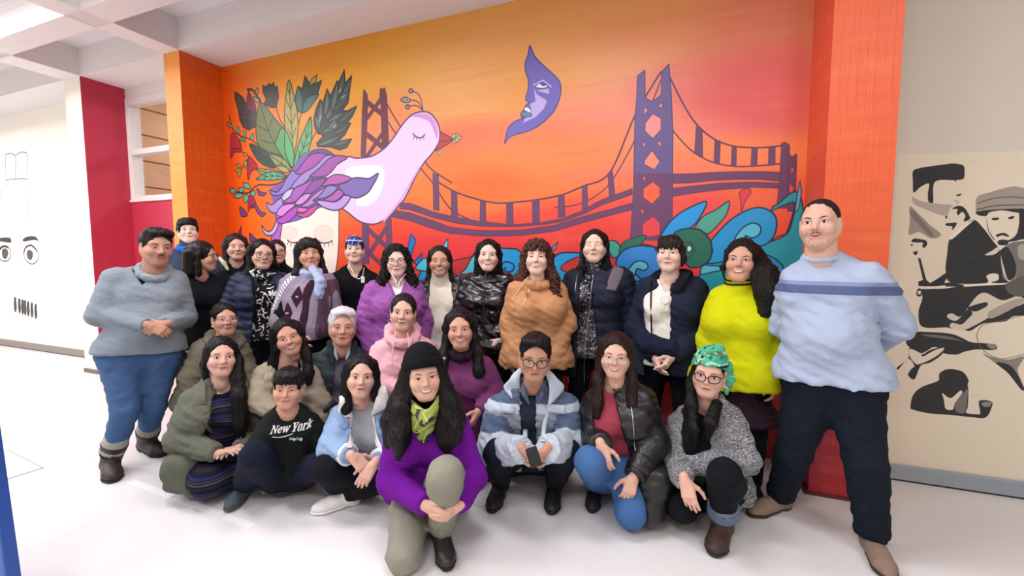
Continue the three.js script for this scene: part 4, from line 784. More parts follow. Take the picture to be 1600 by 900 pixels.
  self.leg = (f, q, g, o = {}) => {
    const h = P['h' + q], k = P['k' + q], a = P['a' + q], to = o.to ?? 1, end = mix(k, a, to), dir = a.clone().sub(k).normalize();
    f.cap(h, k, 0.088 * (0.4 + 0.6 * fat) * (0.6 + 0.4 * w) + g, 0.056 * (0.6 + 0.4 * fat) + g, 0.05);
    f.cap(k, end, 0.056 * (0.6 + 0.4 * fat) + g, (0.056 - 0.016 * to) + g * (o.cuff ?? 1), 0.02, { cut: [end.clone().addScaledVector(dir, 0.02), dir] });
    if (g < 0.03) f.ball(mix(k, a, 0.32).addScaledVector(F.f, -0.018), 0.05 * (0.6 + 0.4 * fat) + g * 0.8, 0.03);
    return f;
  };
  // body: one continuous skin, coarse under the clothes, fine for head and hands
  const bf = fieldFor(all, 0.16, 0.02); self.torso(bf, -0.004); for (const q of 'lr') { self.arm(bf, q, -0.002, { k: 0.05 }); self.leg(bf, q, -0.004); const a = P['a' + q]; const fd = V(P['t' + q].x - a.x, 0, P['t' + q].z - a.z).setLength(0.1); bf.cap(a, V(a.x + fd.x, 0.045, a.z + fd.z), 0.03, 0.02, 0.02); }
  bf.cap(hp(0, -0.07, -0.02), P.neck, 0.05 * (s.neckW ?? 1) * hs, 0.056 * (s.neckW ?? 1), 0.03);
  const plain = (g) => { const uv = g.attributes.uv; for (let i = 0; i < uv.count; i++) uv.setXY(i, 0.012, 0.985); return g; };
  const parts = [plain(bf.mesh()), headGeometry(hm, H)];
  // fine neck and neckline where it shows
  const nf = fieldFor([hp(0, -0.06, 0), P.neck, off(P.neck, 0.1, -0.1, 0.1), off(P.neck, -0.1, -0.1, 0.1)], 0.06, 0.009);
  nf.cap(hp(0, -0.055, -0.022), P.neck, 0.053 * hs * (H.neckW ?? 1), 0.06 * (H.neckW ?? 1), 0); nf.cap(off(P.sl, 0.06, -0.03, 0), off(P.sr, -0.06, -0.03, 0), 0.05, 0.05, 0.04); nf.cap(off(P.chest, -0.06 * w, 0.03, 0), off(P.chest, 0.06 * w, 0.03, 0), 0.1 * (0.4 + 0.6 * fat) - 0.02, undefined, 0.04); parts.push(plain(nf.mesh()));
  for (const q of 'lr') {
    const h = s['hand_' + q] ?? {}, e = P['e' + q], r = P['w' + q], fore = r.clone().sub(e).normalize(), d = h.dir ? V(...h.dir) : fore.clone().lerp(V(0, -1, 0.25), 0.3), n = h.palm ? V(...h.palm) : V(q === 'l' ? 1 : -1, 0, -0.2);
    parts.push(plain(handGeometry(r.clone().addScaledVector(fore, h.reach ?? 0.015), d, n, q, { size: h.size ?? s.handSize ?? 0.95, cell: s['hand_' + q] ? 0.0042 : 0.007, ...h })));
  }
  const skin = new THREE.MeshPhysicalMaterial({ map: facePicture(H, s.px * 7 + 3), roughness: 0.5, specularIntensity: 0.5, sheen: 0.15, sheenRoughness: 0.5 });
  mesh('body', merged(parts), skin, t);
  self.add = (name, field, material, parent = t) => { const m = mesh(name, field.mesh(), material, parent); m.field = field; return m; };
  // the point of garments ms that the picture shows at px, py, lifted off the cloth
  self.on = (ms, px, py, lift = 0.004) => { const g = [].concat(ms); for (let z = 0.6; z > -0.2; z -= 0.004) { const q = J(px, py, z); if (g.some((m) => m.field.at(q) < 0)) return J(px, py, z + 0.002 + lift); } return J(px, py, 0.1); };
  self.path = (ms, pts, lift) => pts.map(([x, y]) => self.on(ms, x, y, lift));
  self.field = (pts, pad, cell) => fieldFor(pts ?? all, pad, cell);
  return self;
}
// a top: sweater, shirt or jacket.  o: g thickness, hem (metres below the pelvis), open [half width at neck, at hem, sideways shift], neck ('crew','high','v','wide'), quilt [rings on the arm, depth, torso spacing], fold, cell, extra(field)
function top(p, name, material, o = {}) {
  const { P, F, off, w } = p, g = o.g ?? 0.014, hem = o.hem ?? 0.06, cell = o.cell ?? 0.0125, pts = [P.pelvis, off(P.pelvis, 0, -hem, 0), P.sl, P.sr, P.el, P.er, P.wl, P.wr, P.neck, P.chest, ...(o.reach ?? [])];
  const f = fieldFor(pts, 0.24 + (p.s.belly ?? 0), cell); p.torso(f, g, o); if (hem <= 0.07) { const q = off(P.pelvis, 0, -hem, 0); f.cap(off(q, -0.078 * w, 0, 0), off(q, 0.078 * w, 0, 0), 0.1 * p.fat + g + (o.hemOut ?? 0.012), undefined, 0.06); }
  if (hem > 0.07) { const b = o.flare ?? 0.02, q = off(P.pelvis, 0, -hem, o.hemForward ?? 0); f.cap(off(q, -0.085 * w, 0, 0), off(q, 0.085 * w, 0, 0), 0.1 * p.fat + g + b, undefined, 0); f.cap(off(P.pelvis, -0.08 * w, -hem * 0.5, (o.hemForward ?? 0) * 0.5), off(P.pelvis, 0.08 * w, -hem * 0.5, (o.hemForward ?? 0) * 0.5), 0.105 * p.fat + g + b * 0.5, undefined, 0.1); }
  if (o.before) o.before(f);
  const c = off(P.pelvis, 0, -hem, 0), ln = P.neck.distanceTo(c);
  const along = (x, y, z) => (x - c.x) * F.u.x + (y - c.y) * F.u.y + (z - c.z) * F.u.z, side = (x, y, z) => (x - c.x) * F.r.x + (y - c.y) * F.r.y + (z - c.z) * F.r.z, front = (x, y, z) => (x - c.x) * F.f.x + (y - c.y) * F.f.y + (z - c.z) * F.f.z;
  if (o.quilt) f.near(0.05, (x, y, z) => -o.quilt[1] * (Math.sqrt(Math.abs(Math.sin(Math.PI * along(x, y, z) / o.quilt[2]))) - 0.4));
  f.every((x, y, z, d) => Math.max(d, -along(x, y, z)));
  if (o.open) { const [a, b, sh = 0, to = 0] = o.open; f.every((x, y, z, d) => { const h = along(x, y, z) / ln; if (front(x, y, z) < -0.0 || h < to || h > 1.25) return d; const half = b + (a - b) * Math.min(1, Math.max(0, h)); return Math.max(d, half - Math.abs(side(x, y, z) - sh)); }); }
  for (const q of 'lr') if (o.sleeves !== 0) p.arm(f, q, o.sleeveG ?? g, { to: o.sleeves ?? 1, quilt: o.quilt, cuff: o.cuff });
  const fold = (o.fold ?? 0.006) * 0.62; if (fold) f.near(0.03, (x, y, z) => fold * (noise3(x * 6 + p.s.px, y * 19 + x * 9, z * 6) + 0.55 * noise3(x * 13, y * 40 - x * 14 + p.s.px, z * 13)));
  if (o.after) o.after(f);
  const neck = o.neck ?? 'crew', nr = { crew: 0.06, wide: 0.08, v: 0.062, high: 0.052 }[neck];
  if (neck !== 'none') {
    if (neck === 'high') f.cap(P.neck, p.hp(0, -0.075, -0.02), 0.07 + g * 0.5, 0.066 + g * 0.3, 0.015, {});
    f.cap(plus(P.neck, 0, 0.0, 0.0), plus(P.neck, 0, 0.2, 0.02), nr, nr + 0.01, 0, { sub: true });
    if (neck !== 'high') f.cap(off(P.neck, 0, 0.035, 0.0), off(P.neck, 0, neck === 'wide' ? -0.035 : 0.022, 0.11), nr - 0.012, nr - 0.02, 0, { sub: true });
    if (neck === 'v') f.every((x, y, z, d) => { const a = ln - along(x, y, z), v = o.vDepth ?? 0.14; return front(x, y, z) > 0 && a < v + 0.1 ? Math.max(d, -Math.max(Math.abs(side(x, y, z)) - 0.055 * (1 - a / v), -front(x, y, z))) : d; });
  }
  const m = p.add(name, f, material); if (o.colors) paintVertices(m, o.colors, { along, side, front, ln }); return m;
}
function paintVertices(m, fn, ax) { const p = m.geometry.attributes.position, c = new Float32Array(p.count * 3), k = new THREE.Color(); for (let i = 0; i < p.count; i++) { k.set(fn(p.getX(i), p.getY(i), p.getZ(i), ax)); k.toArray(c, i * 3); } m.geometry.setAttribute('color', new THREE.BufferAttribute(c, 3)); m.material.vertexColors = true; }
function trousers(p, name, material, o = {}) {
  const { P, off, w } = p, g = o.g ?? 0.012, f = fieldFor([P.pelvis, P.hl, P.hr, P.kl, P.kr, P.al, P.ar], 0.2, o.cell ?? 0.0135);
  f.cap(off(P.pelvis, -0.075 * w, -0.01, 0), off(P.pelvis, 0.075 * w, -0.01, 0), 0.106 * p.fat + g * 0.6, undefined, 0);
  for (const q of 'lr') p.leg(f, q, g, o);
  const fold = o.fold ?? 0.006; f.near(0.03, (x, y, z) => fold * (noise3(x * 10 + p.s.px, y * 14, z * 10) + 0.5 * noise3(x * 24, y * 28, z * 24 + p.s.px)) * 0.7);
  if (o.after) o.after(f); f.floor(0.004);
  return p.add(name, f, material);
}
function shoe(p, q, material, sole, o = {}) {
  const { P } = p, a = P['a' + q], t = P['t' + q], k = P['k' + q], shin = k.clone().sub(a).normalize(), dir = t.clone().sub(a), flat = o.flat !== false; if (flat) dir.y = 0; dir.normalize();
  const up = flat ? V(0, 1, 0) : shin.clone().addScaledVector(dir, -shin.dot(dir)).normalize(), L = o.len ?? 0.25, b = o.big ?? 1;
  const heel = flat ? V(a.x, 0.042, a.z).addScaledVector(dir, -0.035) : a.clone().addScaledVector(up, -0.045).addScaledVector(dir, -0.035), pt = (d, h) => heel.clone().addScaledVector(dir, d * L).addScaledVector(up, h), side = dir.clone().cross(up);
  const make = (extra) => {
    const f = fieldFor([heel, pt(1, 0), a, a.clone().addScaledVector(shin, o.shaft ?? 0.04)], 0.09, 0.0075);
    f.ball(pt(0, 0), 0.037 * b + extra); f.cap(pt(0.05, 0.004), pt(0.5, 0.008), 0.036 * b + extra, 0.036 * b + extra, 0.02);
    for (const s of [-1, 1]) f.cap(pt(0.35, 0).addScaledVector(side, s * 0.008), pt(0.7, -0.008).addScaledVector(side, s * 0.014 * b), 0.033 * b + extra, 0.031 * b + extra, 0.02);
    f.cap(pt(0.68, -0.008), pt(0.84, -0.012), 0.036 * b + extra, 0.03 * b + extra, 0.02);
    return f;
  };
  const lo = -0.042, h = (x, y, z) => (x - heel.x) * up.x + (y - heel.y) * up.y + (z - heel.z) * up.z, f = make(0);
  f.cap(pt(0.1, 0.01), a.clone().addScaledVector(shin, o.shaft ?? 0.03), 0.04 * b, (o.shaftR ?? 0.044) * b, 0.03, { cut: [a.clone().addScaledVector(shin, o.shaft ?? 0.03), shin] });
  f.every((x, y, z, d) => Math.max(d, lo + 0.022 - h(x, y, z)));
  const m = p.add(o.name ?? 'shoe', f, material), e = make(0.005); e.every((x, y, z, d) => Math.max(d, h(x, y, z) - lo - 0.024, lo + 0.003 - h(x, y, z))); p.add('sole', e, sole, m);
  if (o.lace) for (let i = 0; i < 4; i++) { const c = pt(0.36 + i * 0.07, 0.05 - i * 0.009), l = new THREE.TubeGeometry(new THREE.LineCurve3(c.clone().addScaledVector(side, -0.022), c.clone().addScaledVector(side, 0.022)), 1, 0.0028, 5); mesh('lace', l, o.lace, m); }
  return m;
}
// hair: style 'short' | 'long' | 'bob' | 'tied' | 'curly'
function hair(p, material, o = {}) {
  const { hp, hm, hs, P } = p, st = o.style ?? 'long', len = o.len ?? 0.3, g = (o.g ?? 0.014) * 0.75, pts = [hp(-0.12, -0.1, -0.14), hp(0.12, 0.16, 0.12)], S = [];
  const yl = Math.cos((p.s.head.yaw ?? 0) * Math.PI / 180), ys = Math.sin((p.s.head.yaw ?? 0) * Math.PI / 180), H3 = (q, x, y, z) => { const a = hp(q * 0.078, -0.03, -0.01); return V(a.x + (q * x * yl + z * ys), a.y + y, a.z + (-q * x * ys + z * yl)); };
  if (st === 'long' || st === 'curly' || st === 'bob') for (const q of [-1, 1]) {
    const L = Array.isArray(len) ? len[q < 0 ? 0 : 1] : len, fz = (Array.isArray(o.front) ? o.front[q < 0 ? 0 : 1] : o.front) ?? 0, wd = o.wide ?? 0.02, r = (o.r ?? 0.03) * 0.9;
    const zs = [0, Math.min(1, L / 0.1)];
    S.push([[hp(q * 0.068, 0.075, 0.005), hp(q * 0.086, 0.015, -0.008 + (o.sideFwd ?? 0)), H3(q, 0.006, -0.03, (o.sideFwd ?? 0)), H3(q, 0.006 + wd * 0.6, -Math.min(L, 0.12), fz * 0.35), ...(L > 0.13 ? [H3(q, wd, -Math.min(L, 0.24), fz * 0.85)] : []), ...(L > 0.25 ? [H3(q, wd * 0.9 + (o.out ?? 0), -L, fz)] : [])], [0.024, r * 0.72, r * 0.85, r * 1.05, r * 1.15, r * 0.75]]);
    for (const b of [0.25, 0.75]) S.push([[hp(q * 0.06 * b * 1.3, 0.03, -0.08), H3(q, -0.078 + 0.078 * b, -0.09, -0.075), H3(q, -0.078 + 0.085 * b, -Math.max(0.1, L * 0.9), -0.075)], [0.045, 0.042, 0.034]]);
  }
  for (const e of o.strands ?? []) S.push(e);
  for (const [c] of S) pts.push(...c);
  const f = fieldFor(pts, 0.07, o.cell ?? 0.0085);
  f.ell(V(0, 0.037, -0.016), V(0.0745 + g, 0.086 + g * 1.1, 0.093 + g), 0, { m: hm });
  const hl = (o.hairline ?? 0.062) + 0.028;
  if (st !== 'long' && st !== 'curly' && st !== 'bob') f.every((x, y, z, d) => d);
  if (o.bangs) { for (let i = -3; i <= 3; i++) f.cap(hp(i * 0.016, 0.105, 0.06 - Math.abs(i) * 0.006), hp(i * 0.021, o.bangs + Math.abs(i) * 0.002, 0.092 - i * i * 0.0035), 0.018, 0.012, 0.012); }
  if (o.quiff) for (let i = -3; i <= 3; i++) f.cap(hp(i * 0.017, 0.098, 0.02), hp(i * 0.018 + (o.sweep ?? 0), 0.094 + 0.01 * o.quiff - Math.abs(i) * 0.003, 0.07 - i * i * 0.0025), 0.028, 0.016 + 0.003 * o.quiff, 0.02);
  // face stays free: cut in head axes
  if (!o.noCut) { const c = V(0, hl - 0.105, 0.125), r = V(o.cutW ?? 0.07, 0.105, 0.13); f.ell(c, r, 0.008, { m: hm, sub: true }); if (o.part !== undefined) f.cap(hp(o.part, 0.14, 0.05), hp(o.part, 0.07, 0.1), 0.006, 0.012, 0.008, { sub: true }); }
  if (o.bangs) for (let i = -3; i <= 3; i++) f.cap(hp(i * 0.019, 0.09, 0.078 - i * i * 0.003), hp(i * 0.021, o.bangs + Math.abs(i) * 0.002, 0.094 - i * i * 0.0035), 0.014, 0.009, 0.01);
  if (st === 'short' || st === 'tied') { for (const q of [-1, 1]) f.cap(hp(q * 0.1, -0.045, 0.012), hp(q * 0.1, 0.012, -0.002), 0.036, 0.028, 0.008, { sub: true }); f.cap(hp(-0.1, -0.125, -0.02), hp(0.1, -0.125, -0.02), 0.075, 0.075, 0.01, { sub: true }); }
  if (st === 'tied') f.ball(hp(0, 0.04, -0.115), 0.04, 0.02);
  for (const [c, r] of S) f.chain(c, r, 0.022);
  if (st === 'long' || st === 'curly' || st === 'bob') if (!o.noCut) f.ell(V(0, -0.03, 0.12), V(o.cutW2 ?? 0.067, 0.09, 0.085), 0.006, { m: hm, sub: true });
  const a = o.rough ?? (st === 'curly' ? 0.012 : 0.0045), [u, v] = st === 'curly' ? [42, 36] : [70, 9];
  f.near(0.03, (x, y, z) => a * (noise3(x * u, y * v, z * u) + 0.5 * noise3(x * u * 2 + 9, y * v * 1.7, z * u * 2)));
  return p.add('hair', f, material);
}
function glasses(p, material, o = {}) {
  const { hp } = p, rx = o.rx ?? 0.0265, ry = o.ry ?? 0.0195, tube = o.tube ?? 0.0018, y0 = 0.003, g = [], zf = (x) => 0.107 - x * x * 5;
  const ring = (q) => { const c = []; for (let i = 0; i < 28; i++) { const a = i / 28 * 6.2832, e = 0.72, x = q * 0.0335 + rx * Math.sign(Math.cos(a)) * Math.abs(Math.cos(a)) ** e, y = y0 + ry * Math.sign(Math.sin(a)) * Math.abs(Math.sin(a)) ** e; c.push(V(x, y, zf(x))); } return c; };
  for (const q of [-1, 1]) {
    g.push(new THREE.TubeGeometry(new THREE.CatmullRomCurve3(ring(q).map((v) => hp(v.x, v.y, v.z)), true), 40, tube, 6, true));
    g.push(new THREE.TubeGeometry(new THREE.CatmullRomCurve3([hp(q * (0.0335 + rx), y0 + 0.008, zf(0.06)), hp(q * 0.075, y0 + 0.008, 0.05), hp(q * 0.08, y0 + 0.006, 0.0)]), 12, tube * 0.9, 5));
  }
  g.push(new THREE.TubeGeometry(new THREE.CatmullRomCurve3([hp(-0.0075, y0 + 0.004, 0.107), hp(0, y0 + 0.008, 0.109), hp(0.0075, y0 + 0.004, 0.107)]), 6, tube, 5));
  const m = mesh('glasses', merged(g), material, p.t);
  for (const q of [-1, 1]) { const r = ring(q), c = hp(q * 0.0335, y0, zf(0.0335)), pos = [], idx = []; for (let i = 0; i < 28; i++) { const a = hp(r[i].x, r[i].y, r[i].z), b = hp(r[(i + 1) % 28].x, r[(i + 1) % 28].y, r[(i + 1) % 28].z); pos.push(c.x, c.y, c.z, a.x, a.y, a.z, b.x, b.y, b.z); } const lg = new THREE.BufferGeometry(); lg.setAttribute('position', new THREE.Float32BufferAttribute(pos, 3)); lg.setAttribute('uv', new THREE.Float32BufferAttribute(new Float32Array(pos.length / 3 * 2), 2)); lg.computeVertexNormals(); mesh('lens', lg, lens, m); }
  return m;
}
function earrings(p, material, o = {}) { for (const q of o.sides ?? [-1, 1]) { const c = p.hp(q * 0.079, -0.04, -0.002), r = o.r ?? 0.008, l = o.long ?? 0; mesh('earring', new THREE.SphereGeometry(r, 12, 8).scale(1, 1 + l, 0.7).translate(c.x, c.y - r * l, c.z), material, p.t); } }
// cloth rolled round the neck, with optional hanging ends
function scarf(p, name, material, o = {}) {
  const { P, off } = p, r = o.r ?? 0.03, lift = 0.012, ring = [], n = 12, R = o.R ?? 0.075; for (let i = 0; i <= n; i++) { const a = i / n * 6.2832; ring.push(off(P.neck, Math.sin(a) * R, lift + (o.up ?? 0.02) - (o.dip ?? 0.03) * (0.5 + 0.5 * Math.cos(a)), Math.cos(a) * R * 0.95 + 0.005)); }
  const shown = (i) => o.gap === undefined || Math.cos((i + 0.5) / n * 6.2832) < o.gap;
  const f = fieldFor([...ring, ...(o.ends ?? []).flatMap((e) => e[0])], r + 0.05, 0.009); for (let i = 0; i < n; i++) if (shown(i)) f.cap(ring[i], ring[i + 1], r, r, 0.01);
  for (const [c, q] of o.ends ?? []) f.chain(c, q, 0.02);
  f.near(0.03, (x, y, z) => (o.fold ?? 0.006) * noise3(x * 30, y * 22, z * 30)); return p.add(name, f, material);
}
// a flap of cloth (collar, lapel, strap, pocket) between two edges, with thickness and a rolled rim
function flap(p, name, material, inner, outer, th = 0.008, parent = p.t) {
  const A = new THREE.CatmullRomCurve3(inner), B = new THREE.CatmullRomCurve3(outer), n = 18, m = 7, G = [];
  for (let i = 0; i <= n; i++) for (let j = 0; j <= m; j++) G.push(A.getPoint(i / n).lerp(B.getPoint(i / n), j / m));
  const id = (i, j) => i * (m + 1) + j, N = G.map((_, q) => { const i = Math.floor(q / (m + 1)), j = q % (m + 1), u = G[id(Math.min(n, i + 1), j)].clone().sub(G[id(Math.max(0, i - 1), j)]), v = G[id(i, Math.min(m, j + 1))].clone().sub(G[id(i, Math.max(0, j - 1))]); return u.cross(v).normalize(); });
  if (N[Math.floor(N.length / 2)].z < 0) N.forEach((v) => v.negate());
  const pos = [], idx = [], uv = [], rim = (i, j) => (i === 0 || i === n || j === 0 || j === m ? 0.25 : 1);
  for (const s of [1, -1]) G.forEach((g, q) => { const i = Math.floor(q / (m + 1)), j = q % (m + 1), h = th * (s > 0 ? 1 : 0.1) * rim(i, j); pos.push(g.x + N[q].x * h * s, g.y + N[q].y * h * s, g.z + N[q].z * h * s); uv.push(g.x + g.z * 0.8, g.y); });
  const K = G.length, tri = (a, b, c, d) => idx.push(a, b, c, b, d, c);
  for (let i = 0; i < n; i++) for (let j = 0; j < m; j++) { tri(id(i, j), id(i + 1, j), id(i, j + 1), id(i + 1, j + 1)); tri(K + id(i, j), K + id(i, j + 1), K + id(i + 1, j), K + id(i + 1, j + 1)); }
  for (let i = 0; i < n; i++) for (const j of [0, m]) tri(id(i, j), K + id(i, j), id(i + 1, j), K + id(i + 1, j));
  for (let j = 0; j < m; j++) for (const i of [0, n]) tri(id(i, j), id(i, j + 1), K + id(i, j), K + id(i, j + 1));
  const g = new THREE.BufferGeometry(); g.setAttribute('position', new THREE.Float32BufferAttribute(pos, 3)); g.setAttribute('uv', new THREE.Float32BufferAttribute(uv, 2)); g.setIndex(idx); g.computeVertexNormals();
  return mesh(name, g, material, parent);
}
const tubeThrough = (pts, r, n = 24) => new THREE.TubeGeometry(new THREE.CatmullRomCurve3(pts), n, r, 6);
// lettering or a badge laid on a garment: the front triangles of a rectangle, lifted off the cloth
function printOn(p, garment, name, c, w, h, material, lift = 0.002) {
  const g = garment.geometry, pos = g.attributes.position, nor = g.attributes.normal, idx = g.index.array, P = [], U = [], N = [], u = (i) => 0.5 + ((pos.getX(i) - c.x) * p.F.r.x + (pos.getY(i) - c.y) * p.F.r.y + (pos.getZ(i) - c.z) * p.F.r.z) / w, v = (i) => 0.5 + ((pos.getX(i) - c.x) * p.F.u.x + (pos.getY(i) - c.y) * p.F.u.y + (pos.getZ(i) - c.z) * p.F.u.z) / h;
  for (let q = 0; q < idx.length; q += 3) { const t = [idx[q], idx[q + 1], idx[q + 2]]; if (t.some((i) => nor.getX(i) * p.F.f.x + nor.getY(i) * p.F.f.y + nor.getZ(i) * p.F.f.z < 0.15) || !t.some((i) => u(i) > 0 && u(i) < 1 && v(i) > 0 && v(i) < 1)) continue; for (const i of t) { P.push(pos.getX(i) + nor.getX(i) * lift, pos.getY(i) + nor.getY(i) * lift, pos.getZ(i) + nor.getZ(i) * lift); U.push(Math.min(0.999, Math.max(0.001, u(i))), Math.min(0.999, Math.max(0.001, v(i)))); N.push(nor.getX(i), nor.getY(i), nor.getZ(i)); } }
  const k = new THREE.BufferGeometry(); k.setAttribute('position', new THREE.Float32BufferAttribute(P, 3)); k.setAttribute('normal', new THREE.Float32BufferAttribute(N, 3)); k.setAttribute('uv', new THREE.Float32BufferAttribute(U, 2)); return mesh(name, k, material, garment);
}

// ---------------------------------------------------------------- the people. Back row first, from the left
const black = 0x121318, jet = 0x0d0b0c, darkBrown = 0x1d1310, navy = 0x151b30;
const M = {
  jeans: cloth(0x486690, 'weave', { k: 2 }), darkTrousers: cloth(0x141a26), blackTrousers: cloth(0x10131a), hairBlack: hairMat(jet), hairBrown: hairMat(darkBrown), hairCurl: hairMat(0x120d0c, 'curl', 0.55),
  brownLeather: std(0x33271f, { roughness: 0.55, ...bump('weave') }), soleDark: std(0x1e1b19, { roughness: 0.8 }), soleGrey: std(0x6d6a66), blackCloth: cloth(0x101116, 'weave', { k: 2 }), blackFleece: cloth(0x121319, 'fleece'), blackShoe: std(0x15161a, { roughness: 0.6 }), boneWhite: cloth(0xe9e2d2, 'rib', { k: 0.5 }),
};
const TONE = { fair: '#e6c2b2', mid: '#d8ac98', warm: '#cb9a83', tan: '#c09079' };
const standing = (p, trouser, boots = M.blackShoe) => { trousers(p, 'trousers', trouser ?? M.blackTrousers, { cell: 0.018, fold: 0.004 }); for (const q of 'lr') shoe(p, q, boots, M.soleDark); };

{ // man in the grey sweater
  const p = person({ label: 'man in grey fleece sweater and rolled-up blue jeans standing at the far left', px: 225, Z: 3.05, w: 1.2, fat: 1.22, belly: 0.05, head: { at: [244, 387, 0.05], size: 0.255, yaw: 16, pitch: -6, roll: 3, skin: TONE.tan, brow: '#140d0b', browW: 6, eyes: 'narrow', mouth: 'neutral', beard: [420, 'rgba(20,14,12,0.55)'], moustache: 130, jaw: 1.1, neckW: 1.15, faceW: 1.06 },
    sl: [174, 428, 0], sr: [278, 430, 0], el: [157, 492, 0.02], er: [288, 496, 0.0], wl: [230, 508, 0.24], wr: [260, 506, 0.22], pelvis: [221, 548, 0], kl: [197, 640, 0.08], kr: [240, 632, -0.02], al: [173, 736], tl: [180, 764], ar: [230, 704], tr: [268, 719],
    hand_l: { dir: [0.7, -0.45, 0.2], palm: [-0.1, -0.3, -1], curl: [0.5, 0.5, 0.55, 0.6] }, hand_r: { dir: [-0.85, -0.25, 0.25], palm: [0.1, -0.2, -1], curl: [0.5, 0.55, 0.6, 0.6] } });
  trousers(p, 'jeans', M.jeans, { to: 0.66, g: 0.018, fold: 0.008 });
  const cuffMat = cloth(0xa9a99d, 'rib', { k: 0.8 }), cuffDark = cloth(0x2b2622, 'weave');
  for (const q of 'lr') { const k = p.P['k' + q], a = p.P['a' + q], d = a.clone().sub(k).normalize(), at = (t) => mix(k, a, t); const f = p.field([at(0.6), a], 0.12, 0.009); f.cap(at(0.6), at(0.82), 0.068, 0.07, 0, { quilt: [4, 0.008], cut: [at(0.84), d] }); p.add('trouser_cuff', f, cuffMat); const g = p.field([at(0.7), a], 0.12, 0.009); for (const t of [0.7, 0.8]) g.cap(at(t), at(t + 0.02), 0.07, 0.07, 0); p.add('boot_lining', g, cuffDark); shoe(p, q, M.brownLeather, M.soleDark, { name: 'boot', shaft: 0.13, shaftR: 0.06, big: 1.3, len: 0.28 }); }
  top(p, 'undershirt', cloth(0x2a211d), { g: 0.006, sleeves: 0.1, hem: 0, fold: 0, neck: 'crew' });
  top(p, 'sweater', cloth(0x87929a, 'fleece', { sheen: 0.5, sheenRoughness: 0.6, sheenColor: 0xaab4bb }), { g: 0.03, hem: 0.0, sleeves: 0.95, neck: 'v', vDepth: 0.1, fold: 0.007, cuff: 0.5 });
  scarf(p, 'collar', cloth(0x8d989f, 'fleece'), { r: 0.026, R: 0.088, up: 0.04, dip: 0.1, fold: 0.004 });
  hair(p, hairMat(0x1a1615), { style: 'short', quiff: 1, hairline: 0.058, g: 0.013, sweep: 0.01 });
}
{ // young man at the back
  const p = person({ label: 'young man with tilted-back head in dark blue jacket against the orange column', px: 293, Z: 4.2, trunk: 0.52, head: { at: [294, 364, 0], size: 0.235, pitch: 14, yaw: 4, roll: -2, skin: TONE.fair, eyes: 'narrow', mouth: 'down', browW: 5, lip: '#b06a5e' } });
  standing(p); top(p, 'jacket', cloth(0x39465e, 'weave', { k: 2 }), { g: 0.03, neck: 'high', hem: 0.1 }); scarf(p, 'collar', cloth(0x2a64b8), { r: 0.028, R: 0.082, up: 0.02 });
  hair(p, M.hairBlack, { style: 'short', quiff: 1.6, hairline: 0.05, g: 0.02, bangs: 0.06 });
}
{ // woman in profile
  const p = person({ label: 'woman in black seen in profile looking right with a round white earring', px: 316, Z: 3.6, w: 0.95, bust: 0.5, head: { at: [317, 402, 0.0], size: 0.235, yaw: 72, skin: TONE.warm, mouth: 'smile' }, sl: [285, 442, 0.03], sr: [350, 440, -0.05], wl: [296, 545, 0.1] });
  standing(p); top(p, 'sweater', M.blackCloth, { g: 0.02, neck: 'crew' }); hair(p, hairMat(0x14100f, 'hair', 0.3), { style: 'bob', len: 0.1, g: 0.02, wide: 0.005, hairline: 0.064, r: 0.028 }); glasses(p, darkMetal); earrings(p, whiteGloss, { r: 0.013 });
}
{ const p = person({ label: 'woman in black with long dark hair standing behind the navy puffer jacket', px: 369, Z: 3.95, w: 0.95, bust: 0.5, head: { at: [369, 387, 0], size: 0.228, yaw: 8, skin: TONE.mid, mouth: 'smile', eyes: 'narrow' }, sl: [345, 425, 0], sr: [395, 425, 0] });
  standing(p); top(p, 'jacket', M.blackFleece, { g: 0.026, neck: 'crew' }); hair(p, M.hairBrown, { style: 'long', len: 0.26, front: 0.05, g: 0.016 });
  const k = p.field([p.J(340, 402, 0.06), p.J(358, 418, 0.1)], 0.04, 0.007); k.chain([p.J(343, 403, 0.03), p.J(350, 411, 0.075), p.J(356, 421, 0.095)], [0.014, 0.017, 0.012], 0.01); p.add('collar', k, cloth(0xc9cdb2)); }
{ const p = person({ label: 'woman in black with glasses half hidden behind the patterned scarf', px: 433, Z: 4.25, w: 0.84, bust: 0.4, head: { at: [433, 394, 0], size: 0.225, yaw: 4, skin: TONE.mid, mouth: 'neutral', lip: '#9c5a52' } });
  standing(p); top(p, 'sweater', M.blackCloth, { g: 0.02, neck: 'high' }); hair(p, M.hairBrown, { style: 'tied', g: 0.012, hairline: 0.062 }); glasses(p, darkMetal); }
